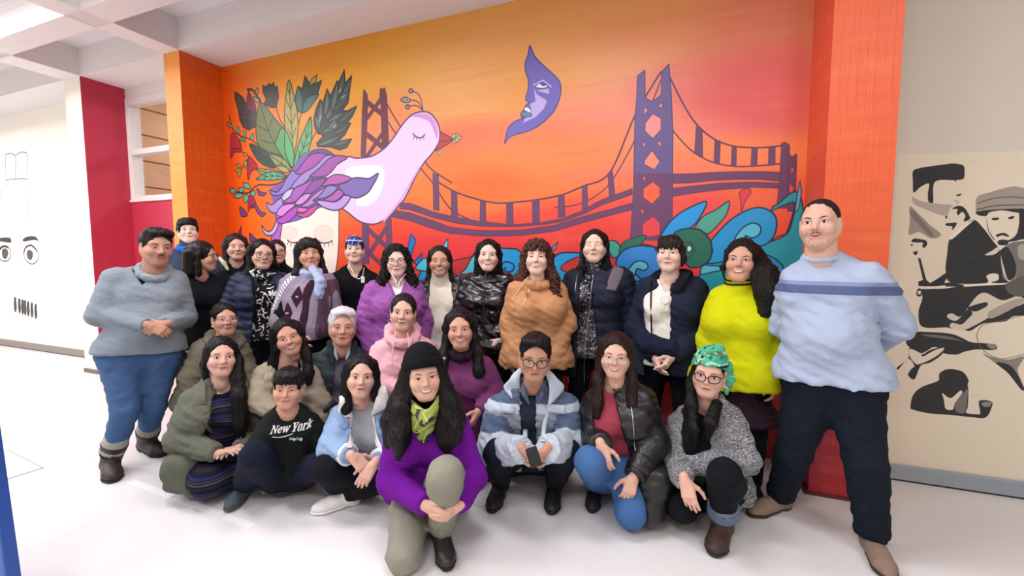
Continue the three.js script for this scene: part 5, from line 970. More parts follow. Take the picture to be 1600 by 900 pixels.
{ // navy puffer and patterned scarf
  const p = person({ label: 'woman with glasses in navy puffer jacket and black and white patterned scarf', px: 408, Z: 3.66, w: 1.08, fat: 1.08, bust: 0.6, head: { at: [410, 398, 0.03], size: 0.24, yaw: 10, pitch: -4, roll: 3, skin: TONE.mid, mouth: 'neutral', lip: '#a2605a' }, sl: [372, 436, 0], sr: [442, 436, 0], el: [358, 490, 0], wl: [372, 535, 0.12] });
  standing(p, M.darkTrousers);
  const pattern = canvasTexture(512, 512, (c, w) => { c.fillStyle = '#17171b'; c.fillRect(0, 0, w, w); const r = rng(5); c.strokeStyle = '#dcdad6'; c.lineCap = 'round'; for (let i = 0; i < 150; i++) { c.lineWidth = 5 + r() * 9; let x = r() * w, y = r() * w; const a = Math.floor(r() * 4) * 0.785 + r() * 0.4, b = a + (r() - 0.5) * 2.4, l = 10 + r() * 26; c.beginPath(); c.moveTo(x, y); c.lineTo(x += Math.cos(a) * l, y += Math.sin(a) * l); c.lineTo(x + Math.cos(b) * l * 0.7, y + Math.sin(b) * l * 0.7); c.stroke(); } }, true, true);
  pattern.repeat.set(2.4, 2.4);
  const bl = top(p, 'patterned_blouse', cloth(0xffffff, 'weave', { map: pattern }), { g: 0.018, sleeves: 0.1, hem: 0.05, neck: 'crew', fold: 0.01 });
  const pj = top(p, 'puffer_jacket', cloth(0x1b2740, 'weave', { roughness: 0.5, specularIntensity: 0.6 }), { g: 0.04, hem: 0.1, open: [0.06, 0.12, 0.02], neck: 'crew', quilt: [5, 0.014, 0.075] });
  scarf(p, 'scarf', cloth(0xffffff, 'weave', { map: pattern }), { r: 0.036, R: 0.075, up: 0.035, dip: 0.05, fold: 0.012 });
  flap(p, 'bag_strap', M.blackCloth, p.path([bl, pj], [[391, 428], [394, 455], [398, 500], [402, 540]], 0.008), p.path([bl, pj], [[396, 428], [399, 455], [403, 500], [407, 540]], 0.008), 0.005);
  
  hair(p, M.hairBlack, { style: 'long', len: [0.2, 0.06], front: 0.0, g: 0.012, hairline: 0.068, part: -0.01 }); glasses(p, darkMetal);
}
{ // poncho
  const p = person({ label: 'woman with fringe in grey and plum poncho with a pale blue scarf', px: 481, Z: 3.55, w: 1.0, fat: 1.05, bust: 0.5, head: { at: [483, 397, 0.03], size: 0.24, yaw: 8, roll: -4, skin: TONE.warm, mouth: 'smile', eyes: 'narrow' }, sl: [448, 438, 0], sr: [515, 436, 0], el: [440, 490, 0.06], wl: [465, 520, 0.16], el_: 0 });
  standing(p); top(p, 'sweater', M.blackCloth, { g: 0.012, neck: 'crew', cell: 0.016 });
  const weave = canvasTexture(1024, 1024, (c, w) => {          // one metre square: bands, zigzags and diamonds woven in
    c.fillStyle = '#94899a'; c.fillRect(0, 0, w, w); const r = rng(8); for (let y = 0; y < w; y += 6) { c.fillStyle = r() < 0.5 ? 'rgba(60,45,62,0.13)' : 'rgba(210,200,212,0.12)'; c.fillRect(0, y, w, 3); }
    const col = ['#3a2030', '#5e4658', '#2a1a26'];
    for (let i = 0; i < 3; i++) { c.fillStyle = col[i]; c.fillRect(610 + i * 120, 430, 62, 600); }
    c.save(); c.translate(360, 520); c.rotate(0.62); c.fillStyle = '#d9d6d8'; c.fillRect(-26, -230, 60, 460); c.fillStyle = '#7e7388'; for (let y = -230; y < 230; y += 26) c.fillRect(-26, y, 60, 9); c.restore();
    for (const [x, y] of [[560, 560], [470, 690]]) { c.fillStyle = '#3c1c30'; c.beginPath(); c.moveTo(x, y - 90); c.lineTo(x + 62, y); c.lineTo(x, y + 90); c.lineTo(x - 62, y); c.fill(); c.fillStyle = '#b9b0ba'; c.fillRect(x - 14, y - 8, 28, 12); }
  });
  weave.wrapS = weave.wrapT = THREE.RepeatWrapping; weave.offset.set(0.5, -0.72);
  const f = p.field([p.P.neck, p.P.sl, p.P.sr, p.P.el, p.P.er, p.P.wl, p.P.wr, p.P.pelvis], 0.16, 0.0125); p.torso(f, 0.03);
  f.cap(p.P.sl, p.J(438, 500, 0.03), 0.075, 0.085, 0.06).cap(p.P.sr, p.J(525, 500, 0.03), 0.075, 0.085, 0.06).cap(p.P.chest, p.J(482, 512, 0.05), 0.16, 0.19, 0.1);
  f.near(0.04, (x, y, z) => 0.011 * noise3(x * 16, y * 3, z * 16)); const cut = p.J(440, 520, 0).y; f.every((x, y, z, d) => Math.max(d, cut - 0.05 + Math.abs(x) * 0.12 - y)); f.cap(p.P.neck, plus(p.P.neck, 0, 0.2, 0), 0.07, 0.09, 0, { sub: true }); p.add('poncho', f, cloth(0xffffff, 'weave', { map: weave, k: 3 }));
  scarf(p, 'scarf', cloth(0xa9b6d8, 'crease', { k: 0.6 }), { r: 0.032, R: 0.073, up: 0.04, dip: 0.05, fold: 0.006, ends: [[[p.J(488, 420, 0.13), p.J(500, 438, 0.19), p.J(497, 458, 0.2)], [0.03, 0.034, 0.028]], [[p.J(498, 425, 0.12), p.J(503, 445, 0.18), p.J(500, 464, 0.19)], [0.026, 0.03, 0.024]]] });
  hair(p, hairMat(0x1e1517), { style: 'long', len: 0.24, front: 0.02, bangs: 0.036, g: 0.016, wide: 0.03, r: 0.032 });
}
{ // headband and cardigan
  const p = person({ label: 'woman in black cardigan with blue and white headband and lanyard', px: 549, Z: 3.92, w: 1.15, fat: 1.18, bust: 0.8, head: { at: [554, 392, 0.03], size: 0.232, yaw: -4, pitch: 6, skin: TONE.fair, mouth: 'smile', faceW: 1.05 }, sl: [514, 434, 0], sr: [584, 432, 0] });
  standing(p); top(p, 'black_top', M.blackCloth, { g: 0.012, neck: 'wide', sleeves: 0.2, hem: 0.05, fold: 0 });
  top(p, 'cardigan', cloth(0x111217, 'knit'), { g: 0.028, hem: 0.12, neck: 'v', vDepth: 0.12 });
  hair(p, M.hairBrown, { style: 'tied', g: 0.012, hairline: 0.064 });
  const bf = p.field([p.hp(-0.1, 0, -0.1), p.hp(0.1, 0.15, 0.1)], 0.03, 0.006); bf.ell(V(0, 0.037, -0.016), V(0.092, 0.105, 0.112), 0, { m: p.hm }); bf.every((x, y, z, d) => { const q = V(x, y, z).applyMatrix4(p.hmi ??= p.hm.clone().invert()), a = q.y * 0.8 + q.z * 0.6; return Math.max(d, a - 0.14, 0.084 - a); });
  const stripe = canvasTexture(64, 64, (c, w) => { c.fillStyle = '#27408a'; c.fillRect(0, 0, w, w); c.fillStyle = '#e6e8f0'; c.fillRect(0, 10, w, 9); c.fillRect(10, 0, 5, w); c.fillStyle = '#16244f'; c.fillRect(0, 36, w, 8); }, true, true); stripe.repeat.set(22, 22);
  p.add('headband', bf, cloth(0xffffff, 'weave', { map: stripe }));
  mesh('lanyard', tubeThrough([p.J(545, 410, 0.08), p.J(549, 420, 0.13), p.J(560, 436, 0.2), p.J(566, 432, 0.2), p.J(569, 418, 0.14)], 0.005), silver, p.t); { const c = p.J(567, 437, 0.21); mesh('name_badge', new RoundedBoxGeometry(0.03, 0.055, 0.006, 2, 0.003).translate(c.x, c.y, c.z), whiteGloss, p.t); }
  earrings(p, silver, { r: 0.006 });
}
{ // purple fleece
  const p = person({ label: 'woman with glasses and wide curly black hair in a purple fleece over white', px: 612, Z: 3.44, w: 1.1, fat: 1.12, bust: 0.8, head: { at: [620, 409, 0.03], size: 0.238, yaw: -3, roll: -2, skin: TONE.fair, mouth: 'smile', eyes: 'narrow' }, sl: [580, 448, 0], sr: [650, 446, 0], el: [568, 505, 0.02], wl: [582, 550, 0.1] });
  standing(p); top(p, 'white_shirt', cloth(0xeeeeee), { g: 0.012, sleeves: 0.1, hem: 0, fold: 0 });
  const fj = top(p, 'fleece_jacket', cloth(0x9a5aa4, 'fleece', { sheen: 0.6, sheenRoughness: 0.5, sheenColor: 0xc08ac8 }), { g: 0.036, hem: 0.1, neck: 'v', vDepth: 0.14, fold: 0.012 });
  mesh('zip', tubeThrough([p.J(612, 428, 0.12), p.J(619, 440, 0.165), p.J(622, 452, 0.185), p.J(625, 440, 0.165), p.J(634, 428, 0.12)], 0.005), silver, p.t);
  hair(p, M.hairCurl, { style: 'curly', len: 0.2, wide: 0.05, r: 0.045, g: 0.022, front: 0.02, hairline: 0.066, rough: 0.014 }); glasses(p, darkMetal, { tube: 0.002 });
}
{ // cream top
  const p = person({ label: 'woman in cream high-neck top under an open black jacket', px: 686, Z: 3.7, w: 1.2, fat: 1.1, bust: 0.6, belly: 0.02, head: { at: [687, 409, 0.03], size: 0.248, yaw: -2, skin: TONE.warm, mouth: 'teeth', eyes: 'narrow', mouthW: 0.85 }, sl: [655, 446, 0], sr: [722, 446, 0] });
  standing(p, M.darkTrousers); top(p, 'cream_top', M.boneWhite, { g: 0.02, sleeves: 0.3, hem: 0.08, neck: 'high', fold: 0.004 });
  top(p, 'jacket', shiny(0x121317, 0.4), { g: 0.036, hem: 0.08, neck: 'crew', open: [0.085, 0.135], fold: 0.01 });
  hair(p, hairMat(0x241714), { style: 'long', len: [0.17, 0.17], front: -0.01, g: 0.012, hairline: 0.07, part: 0, r: 0.024 });
}
{ // black shiny puffer
  const p = person({ label: 'smiling woman in glossy black puffer jacket zipped to the chin', px: 761, Z: 3.42, w: 1.02, fat: 1.06, bust: 0.5, head: { at: [763, 400, 0.03], size: 0.238, yaw: -2, roll: 2, skin: TONE.fair, mouth: 'teeth', mouthW: 0.9 }, sl: [730, 438, 0], sr: [795, 438, 0], er: [804, 492, 0.02], wr: [783, 527, 0.14], hand_r: { dir: [-0.5, -0.8, 0.2], palm: [-0.4, 0, -0.9], curl: [0.8, 0.8, 0.8, 0.8] } });
  standing(p); const j = top(p, 'puffer_jacket', shiny(0x0b0c11, 0.24), { g: 0.042, hem: 0.08, neck: 'high', quilt: [4, 0.014, 0.11], fold: 0.012 });
  scarf(p, 'collar', cloth(0x0c0c10, 'fleece'), { r: 0.033, R: 0.068, up: 0.045, dip: 0.02 });
  mesh('zip', tubeThrough([p.J(760, 425, 0.14), p.J(757, 450, 0.205), p.J(756, 490, 0.22), p.J(757, 530, 0.2)], 0.004), darkMetal, p.t);
  hair(p, M.hairBlack, { style: 'long', len: 0.12, front: -0.02, g: 0.014, hairline: 0.07, part: 0, wide: 0.01 });
}
{ // tan hoodie
  const p = person({ label: 'woman with curly brown hair in tan hooded sweatshirt', px: 838, Z: 3.1, w: 1.06, fat: 1.15, bust: 0.9, head: { at: [839, 404, 0.03], size: 0.24, yaw: -4, pitch: 4, skin: TONE.fair, mouth: 'teeth', mouthW: 0.75, eyes: 'narrow', lip: '#b0524c' }, sl: [805, 446, 0.02], sr: [872, 446, -0.02], el: [797, 505, 0.0], er: [884, 506, 0.0], wr: [868, 550, 0.1] });
  standing(p, M.darkTrousers); const tan = cloth(0xbd8a62, 'fleece', { k: 0.5 }); const j = top(p, 'hooded_sweatshirt', tan, { g: 0.032, hem: 0.1, neck: 'crew', fold: 0.012 });
  scarf(p, 'hood', tan, { r: 0.032, R: 0.088, up: 0.02, dip: 0.06, fold: 0.006, ends: [[[p.off(p.P.neck, -0.07, 0.0, -0.09), p.off(p.P.neck, 0, -0.09, -0.13), p.off(p.P.neck, 0.07, 0.0, -0.09)], [0.05, 0.06, 0.05]]] });
  const cord = cloth(0xe2cfae); for (const [a, b, c] of [[826, 800, 470], [838, 818, 478]]) mesh('drawstring', tubeThrough([p.J(a, 432, 0.14), ...p.path(j, [[(a + b) / 2, 450], [b, c]], 0.006)], 0.0035), cord, p.t);
  const emb = canvasTexture(128, 128, (c, w) => { c.clearRect(0, 0, w, w); c.strokeStyle = '#7a5236'; c.lineWidth = 5; c.beginPath(); c.arc(64, 64, 40, 0, 7); c.stroke(); c.beginPath(); c.arc(64, 64, 16, 0, 7); c.stroke(); for (let i = 0; i < 6; i++) { c.beginPath(); c.moveTo(64, 64); c.lineTo(64 + 40 * Math.cos(i * 1.05), 64 + 40 * Math.sin(i * 1.05)); c.stroke(); } });
  printOn(p, j, 'embroidered_badge', p.J(826, 462, 0.2), 0.05, 0.05, new THREE.MeshStandardMaterial({ map: emb, transparent: true, roughness: 0.9 }));
  hair(p, hairMat(0x4a2a22, 'curl', 0.55), { style: 'curly', len: 0.24, wide: 0.05, r: 0.045, g: 0.02, front: 0.03, hairline: 0.06, bangs: 0.05, rough: 0.014 }); earrings(p, silver, { r: 0.006, long: 0.6 });
}
{ // tall woman with backpack
  const p = person({ label: 'tall woman in open navy quilted coat with a grey backpack strap over shoulder', px: 934, Z: 3.26, w: 1.14, fat: 1.18, bust: 0.7, trunk: 0.53, head: { at: [929, 386, 0.03], size: 0.24, yaw: -4, pitch: 4, skin: TONE.fair, mouth: 'smile', eyes: 'closed', browW: 3, faceW: 1.06, blush: 'rgba(215,110,100,0.26)' }, sl: [895, 432, 0], sr: [975, 430, 0], el: [882, 500, 0.0], er: [988, 500, 0.0] });
  standing(p); const sparkle = canvasTexture(256, 256, (c, w) => { c.fillStyle = '#16161f'; c.fillRect(0, 0, w, w); const r = rng(15); for (let i = 0; i < 420; i++) { c.fillStyle = ['#9a95a4', '#55525f', '#c8c2c4', '#2a2834'][Math.floor(r() * 4)]; c.beginPath(); c.ellipse(r() * w, r() * w, 2 + r() * 6, 1.5 + r() * 4, r() * 3, 0, 7); c.fill(); } }, true, true); sparkle.repeat.set(5, 5);
  const sq = top(p, 'sequin_top', new THREE.MeshPhysicalMaterial({ map: sparkle, roughness: 0.3, metalness: 0.25, ...bump('crease', 1.5) }), { g: 0.018, sleeves: 0.1, hem: 0.12, neck: 'high', fold: 0.008 });
  const qc = top(p, 'quilted_coat', cloth(0x161c30, 'weave', { roughness: 0.6, specularIntensity: 0.5 }), { g: 0.044, hem: 0.25, neck: 'none', open: [0.035, 0.085, -0.045], quilt: [5, 0.012, 0.1] });
  scarf(p, 'coat_collar', cloth(0x12141f, 'weave'), { r: 0.034, R: 0.09, up: 0.035, dip: 0.05, gap: 0.45 });
  for (const [a, c] of [[899, 888], [924, 913]]) mesh('zip', tubeThrough(p.path([qc, sq], [[a + 3, 430], [a, 450], [(a + c) / 2 + 2, 490], [(a + c) / 2 - 2, 520], [c, 560], [c, 598]], 0.003), 0.0032), silver, p.t);
  flap(p, 'backpack_strap', cloth(0x6b6468, 'weave', { k: 2 }), [p.J(958, 415, -0.08), ...p.path(qc, [[957, 420], [950, 438], [947, 452]], 0.006)], [p.J(976, 417, -0.08), ...p.path(qc, [[974, 424], [968, 442], [962, 454]], 0.006)], 0.009);
  const bp = p.field([p.off(p.P.chest, -0.15, -0.3, -0.3), p.off(p.P.chest, 0.15, 0.12, -0.1)], 0.06, 0.014); bp.cap(p.off(p.P.chest, -0.07, -0.18, -0.18), p.off(p.P.chest, -0.07, 0.03, -0.17), 0.075, 0.065).cap(p.off(p.P.chest, 0.07, -0.18, -0.18), p.off(p.P.chest, 0.07, 0.03, -0.17), 0.075, 0.065, 0.04); p.add('backpack', bp, cloth(0x4c474b, 'weave', { k: 2 }));
  hair(p, M.hairBlack, { style: 'long', len: [0.3, 0.14], front: [0.07, -0.04], g: 0.013, hairline: 0.07, part: -0.01, r: 0.027 });
}
{ // navy hooded jacket
  const p = person({ label: 'woman with fringe in navy hooded jacket over cream top with round white rosette', px: 1050, Z: 3.0, w: 1.16, fat: 1.22, bust: 0.8, head: { at: [1047, 398, 0.03], size: 0.243, yaw: -10, pitch: 3, skin: TONE.fair, mouth: 'smile', eyes: 'narrow', browW: 3, faceW: 1.08, blush: 'rgba(220,100,95,0.3)' }, sl: [1010, 444, 0], sr: [1090, 444, 0], el: [996, 512, 0.02], wl: [1022, 556, 0.2], er: [1104, 518, 0.02], wr: [1052, 556, 0.22] });
  standing(p); const ct0 = top(p, 'cream_top', cloth(0xeee9df), { g: 0.018, sleeves: 0.2, hem: 0.08, neck: 'wide', fold: 0.006 });
  const j = top(p, 'hooded_jacket', cloth(0x1f2638, 'weave', { k: 2 }), { g: 0.038, hem: 0.14, neck: 'crew', open: [0.09, 0.08, -0.07], fold: 0.012 });
  scarf(p, 'hood', cloth(0x14151c, 'weave', { k: 2 }), { r: 0.036, R: 0.1, up: 0.02, dip: 0.06, gap: 0.1, ends: [[[p.off(p.P.neck, -0.08, 0.0, -0.09), p.off(p.P.neck, 0.02, -0.07, -0.14), p.off(p.P.neck, 0.1, 0.01, -0.07)], [0.05, 0.065, 0.055]]] });
  flap(p, 'hood_edge', cloth(0x14151c, 'weave', { k: 2 }), [p.off(p.P.neck, 0.085, 0.035, -0.03), p.off(p.P.neck, 0.075, 0.02, 0.06), ...p.path(j, [[1050, 452], [1044, 478]], 0.006)], [p.off(p.P.neck, 0.14, 0.01, -0.03), ...p.path(j, [[1079, 428], [1062, 458], [1046, 482]], 0.008)], 0.012);
  const c = p.on([j, ct0], 1039, 468, 0.022), ros = mesh('rosette', new THREE.CylinderGeometry(0.028, 0.03, 0.009, 28).rotateX(Math.PI / 2).translate(c.x, c.y, c.z), whiteGloss, p.t);
  for (const q of [-1, 1]) mesh('ribbon', new RoundedBoxGeometry(0.02, 0.042, 0.004, 1, 0.001).translate(c.x + q * 0.013, c.y - 0.058, c.z - 0.002), std(0xe8e0c2), ros);
  mesh('bag_strap', tubeThrough(p.path([j, ct0], [[1018, 440], [1017, 470], [1018, 522]], 0.004), 0.005), M.blackCloth, p.t);
  const bg = p.field([p.J(1000, 525, 0.26), p.J(1060, 560, 0.26)], 0.09, 0.01); bg.cap(p.J(1012, 537, 0.2), p.J(1048, 545, 0.22), 0.07, 0.06); bg.near(0.03, (x, y, z) => 0.006 * noise3(x * 18, y * 18, z * 18)); p.add('shoulder_bag', bg, cloth(0x1a2036, 'weave'));
  hair(p, hairMat(0x1d1412), { style: 'tied', bangs: 0.034, g: 0.015, hairline: 0.06, strands: [[[p.hp(0.078, 0.04, 0.02), p.hp(0.088, -0.03, 0.02), p.hp(0.08, -0.075, 0.02)], [0.018, 0.018, 0.01]]] });
}
{ // yellow sweater
  const p = person({ label: 'beaming woman in bright yellow cable sweater with dark hair over one shoulder', px: 1160, Z: 2.65, w: 1.1, fat: 1.15, bust: 0.9, head: { at: [1158, 409, 0.03], size: 0.25, yaw: -6, pitch: 3, roll: 3, skin: TONE.warm, mouth: 'teeth', mouthW: 1.1, eyes: 'smile', browW: 5 }, sl: [1122, 458, 0], sr: [1205, 458, 0], el: [1108, 530, 0], er: [1222, 530, -0.02], wr: [1213, 588, 0.08], hand_r: { dir: [-0.05, -1, 0.1], palm: [-0.9, 0, -0.3], curl: [0.35, 0.4, 0.4, 0.45] } });
  const sp = canvasTexture(256, 256, (c, w) => { c.fillStyle = '#2e1c28'; c.fillRect(0, 0, w, w); const r = rng(25); for (let i = 0; i < 3000; i++) { c.fillStyle = r() < 0.3 ? 'rgba(170,90,120,0.55)' : 'rgba(15,8,14,0.5)'; c.fillRect(r() * w, r() * w, 2, 2); } }, true, true); sp.repeat.set(4, 4);
  standing(p); const f = p.field([p.P.pelvis, p.P.kl, p.P.kr], 0.22, 0.014); f.cap(p.off(p.P.pelvis, -0.07, -0.04, 0), p.off(p.P.pelvis, 0.07, -0.04, 0), 0.115).cap(p.off(p.P.pelvis, -0.08, -0.33, 0.01), p.off(p.P.pelvis, 0.08, -0.33, 0.01), 0.165, undefined, 0).cap(p.off(p.P.pelvis, 0, -0.05, 0), p.off(p.P.pelvis, 0, -0.33, 0), 0.12, 0.19, 0.06); const yb = p.P.pelvis.y - 0.3; f.every((x, y, z, d) => Math.max(d, yb - y)); p.add('skirt', f, cloth(0xffffff, 'weave', { map: sp }));
  const yel = cloth(0xd9dc10, 'knit', { k: 1.3 }), j = top(p, 'cable_sweater', yel, { g: 0.03, hem: 0.09, neck: 'high', fold: 0.008, flare: 0.03, after: (q) => { const c0 = p.J(1160, 470, 0.0); q.near(0.03, (x, y, z) => { if (z < 0.02) return 0; const dx = Math.abs(x - c0.x + 0.0), v = Math.abs(((y * 26 - dx * 26) % 1 + 1) % 1 - 0.5); return dx < 0.035 ? -0.007 * Math.max(0, 0.5 - v * 1.4) : 0; }); } });
  const band = cloth(0x24262c, 'rib'); for (const h of [0.045, 0.068]) { const r = []; for (let i = 0; i < 20; i++) r.push(p.off(p.P.neck, Math.sin(i / 20 * 6.283) * 0.082, h - 0.012 * Math.cos(i / 20 * 6.283), Math.cos(i / 20 * 6.283) * 0.084 + 0.004)); mesh('collar_stripe', new THREE.TubeGeometry(new THREE.CatmullRomCurve3(r, true), 40, 0.006, 6, true), band, p.t); }
  hair(p, M.hairCurl, { style: 'tied', g: 0.016, hairline: 0.066, strands: [[[p.hp(0.05, 0.06, -0.07), p.hp(0.1, -0.03, -0.04), p.J(1196, 432, 0.09), p.J(1200, 455, 0.13), p.J(1197, 486, 0.14)], [0.05, 0.06, 0.072, 0.072, 0.045]], [[p.hp(-0.07, 0.05, 0.03), p.hp(-0.085, -0.04, 0.03), p.hp(-0.08, -0.09, 0.04)], [0.016, 0.013, 0.006]]], rough: 0.007 });
  earrings(p, silver, { r: 0.007, long: 1, sides: [1] });
}
{ // man at the right
  const stripes = canvasTexture(8, 512, (c, w, h) => { c.fillStyle = '#a9b7d0'; c.fillRect(0, 0, w, h); c.fillStyle = '#8291b6'; c.fillRect(0, 192, w, 10); c.fillStyle = '#56648c'; c.fillRect(0, 202, w, 22); c.fillStyle = '#a3aeca'; c.fillRect(0, 224, w, 8); });
  stripes.wrapS = stripes.wrapT = THREE.RepeatWrapping;
  const p = person({ label: 'bearded man in pale blue sweater with darker chest stripe standing at the far right', px: 1298, Z: 2.25, w: 1.2, fat: 1.22, belly: 0.05, trunk: 0.55, head: { at: [1281, 352, 0.03], size: 0.258, yaw: -10, pitch: 2, roll: -3, skin: TONE.mid, brow: '#171010', browW: 6, eyes: 'open', mouth: 'smile', mouthW: 0.95, beard: [520, 'rgba(25,17,15,0.6)'], goatee: 1, moustache: 60, jaw: 1.08, neckW: 1.2, nose: 1.15 },
    sl: [1240, 424, 0], sr: [1370, 424, 0], el: [1222, 505, -0.09], wl: [1252, 545, -0.22], er: [1400, 508, -0.09], wr: [1350, 552, -0.24], pelvis: [1298, 578, 0], hl: [1270, 600, 0], hr: [1330, 600, 0], kl: [1240, 705, 0.0], kr: [1352, 722, 0.06], al: [1218, 796], tl: [1172, 808], ar: [1362, 862], tr: [1387, 905] });
  trousers(p, 'trousers', cloth(0x151d29, 'weave', { k: 2 }), { g: 0.028, cuff: 1.2, fold: 0.01, to: 0.94 });
  const sh = std(0x8b7566, { roughness: 0.8, ...bump('weave') }); for (const q of 'lr') shoe(p, q, sh, std(0x3a2c24), { big: 1.12, len: 0.28, lace: std(0x2c241f), shaft: 0.02 });
  stripes.offset.set(0, 0.57 - p.J(1300, 455, 0).y); 
  top(p, 'sweater', cloth(0xffffff, 'weave', { map: stripes, k: 2 }), { g: 0.03, hem: 0.05, neck: 'crew', fold: 0.013, hemOut: 0.018 });
  hair(p, hairMat(0x1d1715, 'fleece', 0.7), { style: 'short', g: 0.003, hairline: 0.07, rough: 0.001, cutW: 0.066 });
  scarf(p, 'neckband', cloth(0xb3c0d6, 'rib'), { r: 0.013, R: 0.068, up: 0.018, dip: 0.035, fold: 0.001 });
}

// ---------------------------------------------------------------- middle row, crouching
{ const p = person({ label: 'woman with glasses in sage hooded coat crouching behind the olive parka', px: 340, Z: 3.22, pose: 'crouch', w: 1.05, fat: 1.05, head: { at: [351, 500, 0.04], size: 0.232, yaw: 12, pitch: 4, skin: TONE.warm, mouth: 'smile', lip: '#9c5048' }, sl: [312, 540, 0], sr: [375, 540, 0], el: [300, 590, 0.05], er: [390, 590, 0.05], pelvis: [335, 610, -0.08] });
  trousers(p, 'trousers', M.darkTrousers, { cell: 0.018 }); for (const q of 'lr') shoe(p, q, M.blackShoe, M.soleDark);
  const c = cloth(0x6f6a58, 'weave', { k: 3 }); top(p, 'coat', c, { g: 0.036, hem: 0.12, neck: 'crew', fold: 0.012 }); scarf(p, 'hood', c, { r: 0.036, R: 0.1, up: 0.0, dip: 0.03, ends: [[[p.off(p.P.neck, -0.08, 0.0, -0.08), p.off(p.P.neck, 0, -0.06, -0.13), p.off(p.P.neck, 0.08, 0.0, -0.08)], [0.05, 0.065, 0.05]]] });
  hair(p, M.hairBlack, { style: 'tied', g: 0.014, hairline: 0.064 }); glasses(p, silver); earrings(p, whiteGloss, { r: 0.007, sides: [-1] }); }
{ const p = person({ label: 'woman with long black hair and tilted head in beige denim jacket behind the boy', px: 440, Z: 2.95, pose: 'crouch', w: 0.98, bust: 0.5, head: { at: [450, 527, 0.05], size: 0.238, yaw: 2, roll: -14, skin: TONE.warm, mouth: 'teeth', mouthW: 0.85, eyes: 'smile' }, neck: [446, 566, 0], sl: [408, 578, 0], sr: [485, 576, 0], el: [400, 625, 0.1], wl: [428, 645, 0.2], er: [500, 630, 0.05], pelvis: [440, 668, -0.1] });
  trousers(p, 'trousers', M.blackTrousers, { cell: 0.018 }); for (const q of 'lr') shoe(p, q, M.blackShoe, M.soleDark);
  top(p, 'black_top', M.blackCloth, { g: 0.01, neck: 'wide', sleeves: 0.2, hem: 0.05 }); const dj = top(p, 'denim_jacket', cloth(0xa19682, 'weave', { k: 3 }), { g: 0.032, hem: 0.06, neck: 'crew', open: [0.09, 0.06], fold: 0.012, sleeves: 0.95 });
  for (const q of [-1, 1]) { const a = q < 0 ? [[432, 574], [426, 590], [433, 606]] : [[466, 572], [474, 588], [468, 604]], b = q < 0 ? [[420, 576], [412, 592], [424, 608]] : [[480, 574], [488, 590], [476, 606]]; flap(p, 'collar', cloth(0xb0a792, 'weave', { k: 2 }), [p.off(p.P.neck, q * 0.065, 0.04, -0.02), ...p.path(dj, a, 0.012)], [p.off(p.P.neck, q * 0.1, 0.03, -0.02), ...p.path(dj, b, 0.006)], 0.008); }
  hair(p, M.hairBlack, { style: 'long', len: [0.3, 0.3], front: [-0.05, 0.08], g: 0.014, hairline: 0.07, part: -0.015, wide: 0.03, r: 0.034 }); }
{ // white-haired man
  const p = person({ label: 'white-haired man in dark green padded jacket over a grey jumper', px: 530, Z: 3.22, pose: 'crouch', w: 1.1, fat: 1.12, head: { at: [535, 511, 0.06], size: 0.264, yaw: 2, roll: 3, skin: TONE.warm, brow: '#4a3e38', browW: 6, mouth: 'neutral', eyes: 'narrow', jaw: 1.08, neckW: 1.1, faceW: 1.06, blush: 'rgba(200,90,80,0.3)' }, sl: [492, 563, 0], sr: [575, 562, 0], el: [480, 615, 0.08], wl: [515, 640, 0.2], er: [590, 615, 0.05], pelvis: [530, 660, -0.1] });
  trousers(p, 'trousers', M.darkTrousers, { cell: 0.018 }); for (const q of 'lr') shoe(p, q, M.blackShoe, M.soleDark);
  top(p, 'jumper', cloth(0x6b6d75, 'knit'), { g: 0.014, neck: 'crew', sleeves: 0.2, hem: 0.05 });
  top(p, 'padded_jacket', cloth(0x2f3a3f, 'weave', { roughness: 0.6, specularIntensity: 0.5 }), { g: 0.042, hem: 0.1, neck: 'crew', open: [0.06, 0.07], quilt: [5, 0.013, 0.085] });
  const f = p.field([p.off(p.P.neck, -0.12, -0.1, 0.13), p.off(p.P.neck, 0.12, 0.06, -0.1)], 0.05, 0.007); for (const q of [-1, 1]) f.chain([p.off(p.P.neck, 0, 0.045, -0.075), p.off(p.P.neck, q * 0.08, 0.04, -0.02), p.off(p.P.neck, q * 0.075, 0.0, 0.07), p.off(p.P.neck, q * 0.06, -0.05, 0.125)], [0.024, 0.028, 0.024, 0.014], 0.01); p.add('collar', f, cloth(0x272f33, 'weave'));
  const g = p.field([p.off(p.P.neck, -0.08, -0.06, 0.1), p.off(p.P.neck, 0.08, 0.04, 0)], 0.04, 0.006); for (const q of [-1, 1]) g.chain([p.off(p.P.neck, q * 0.05, 0.03, 0.02), p.off(p.P.neck, q * 0.045, 0.0, 0.075), p.off(p.P.neck, q * 0.03, -0.03, 0.1)], [0.012, 0.016, 0.008], 0.006); p.add('shirt_collar', g, cloth(0x9aa3b4));
  hair(p, hairMat(0xd8d8da, 'hair', 0.7), { style: 'short', quiff: 1, hairline: 0.07, g: 0.017, sweep: 0.012 }); }
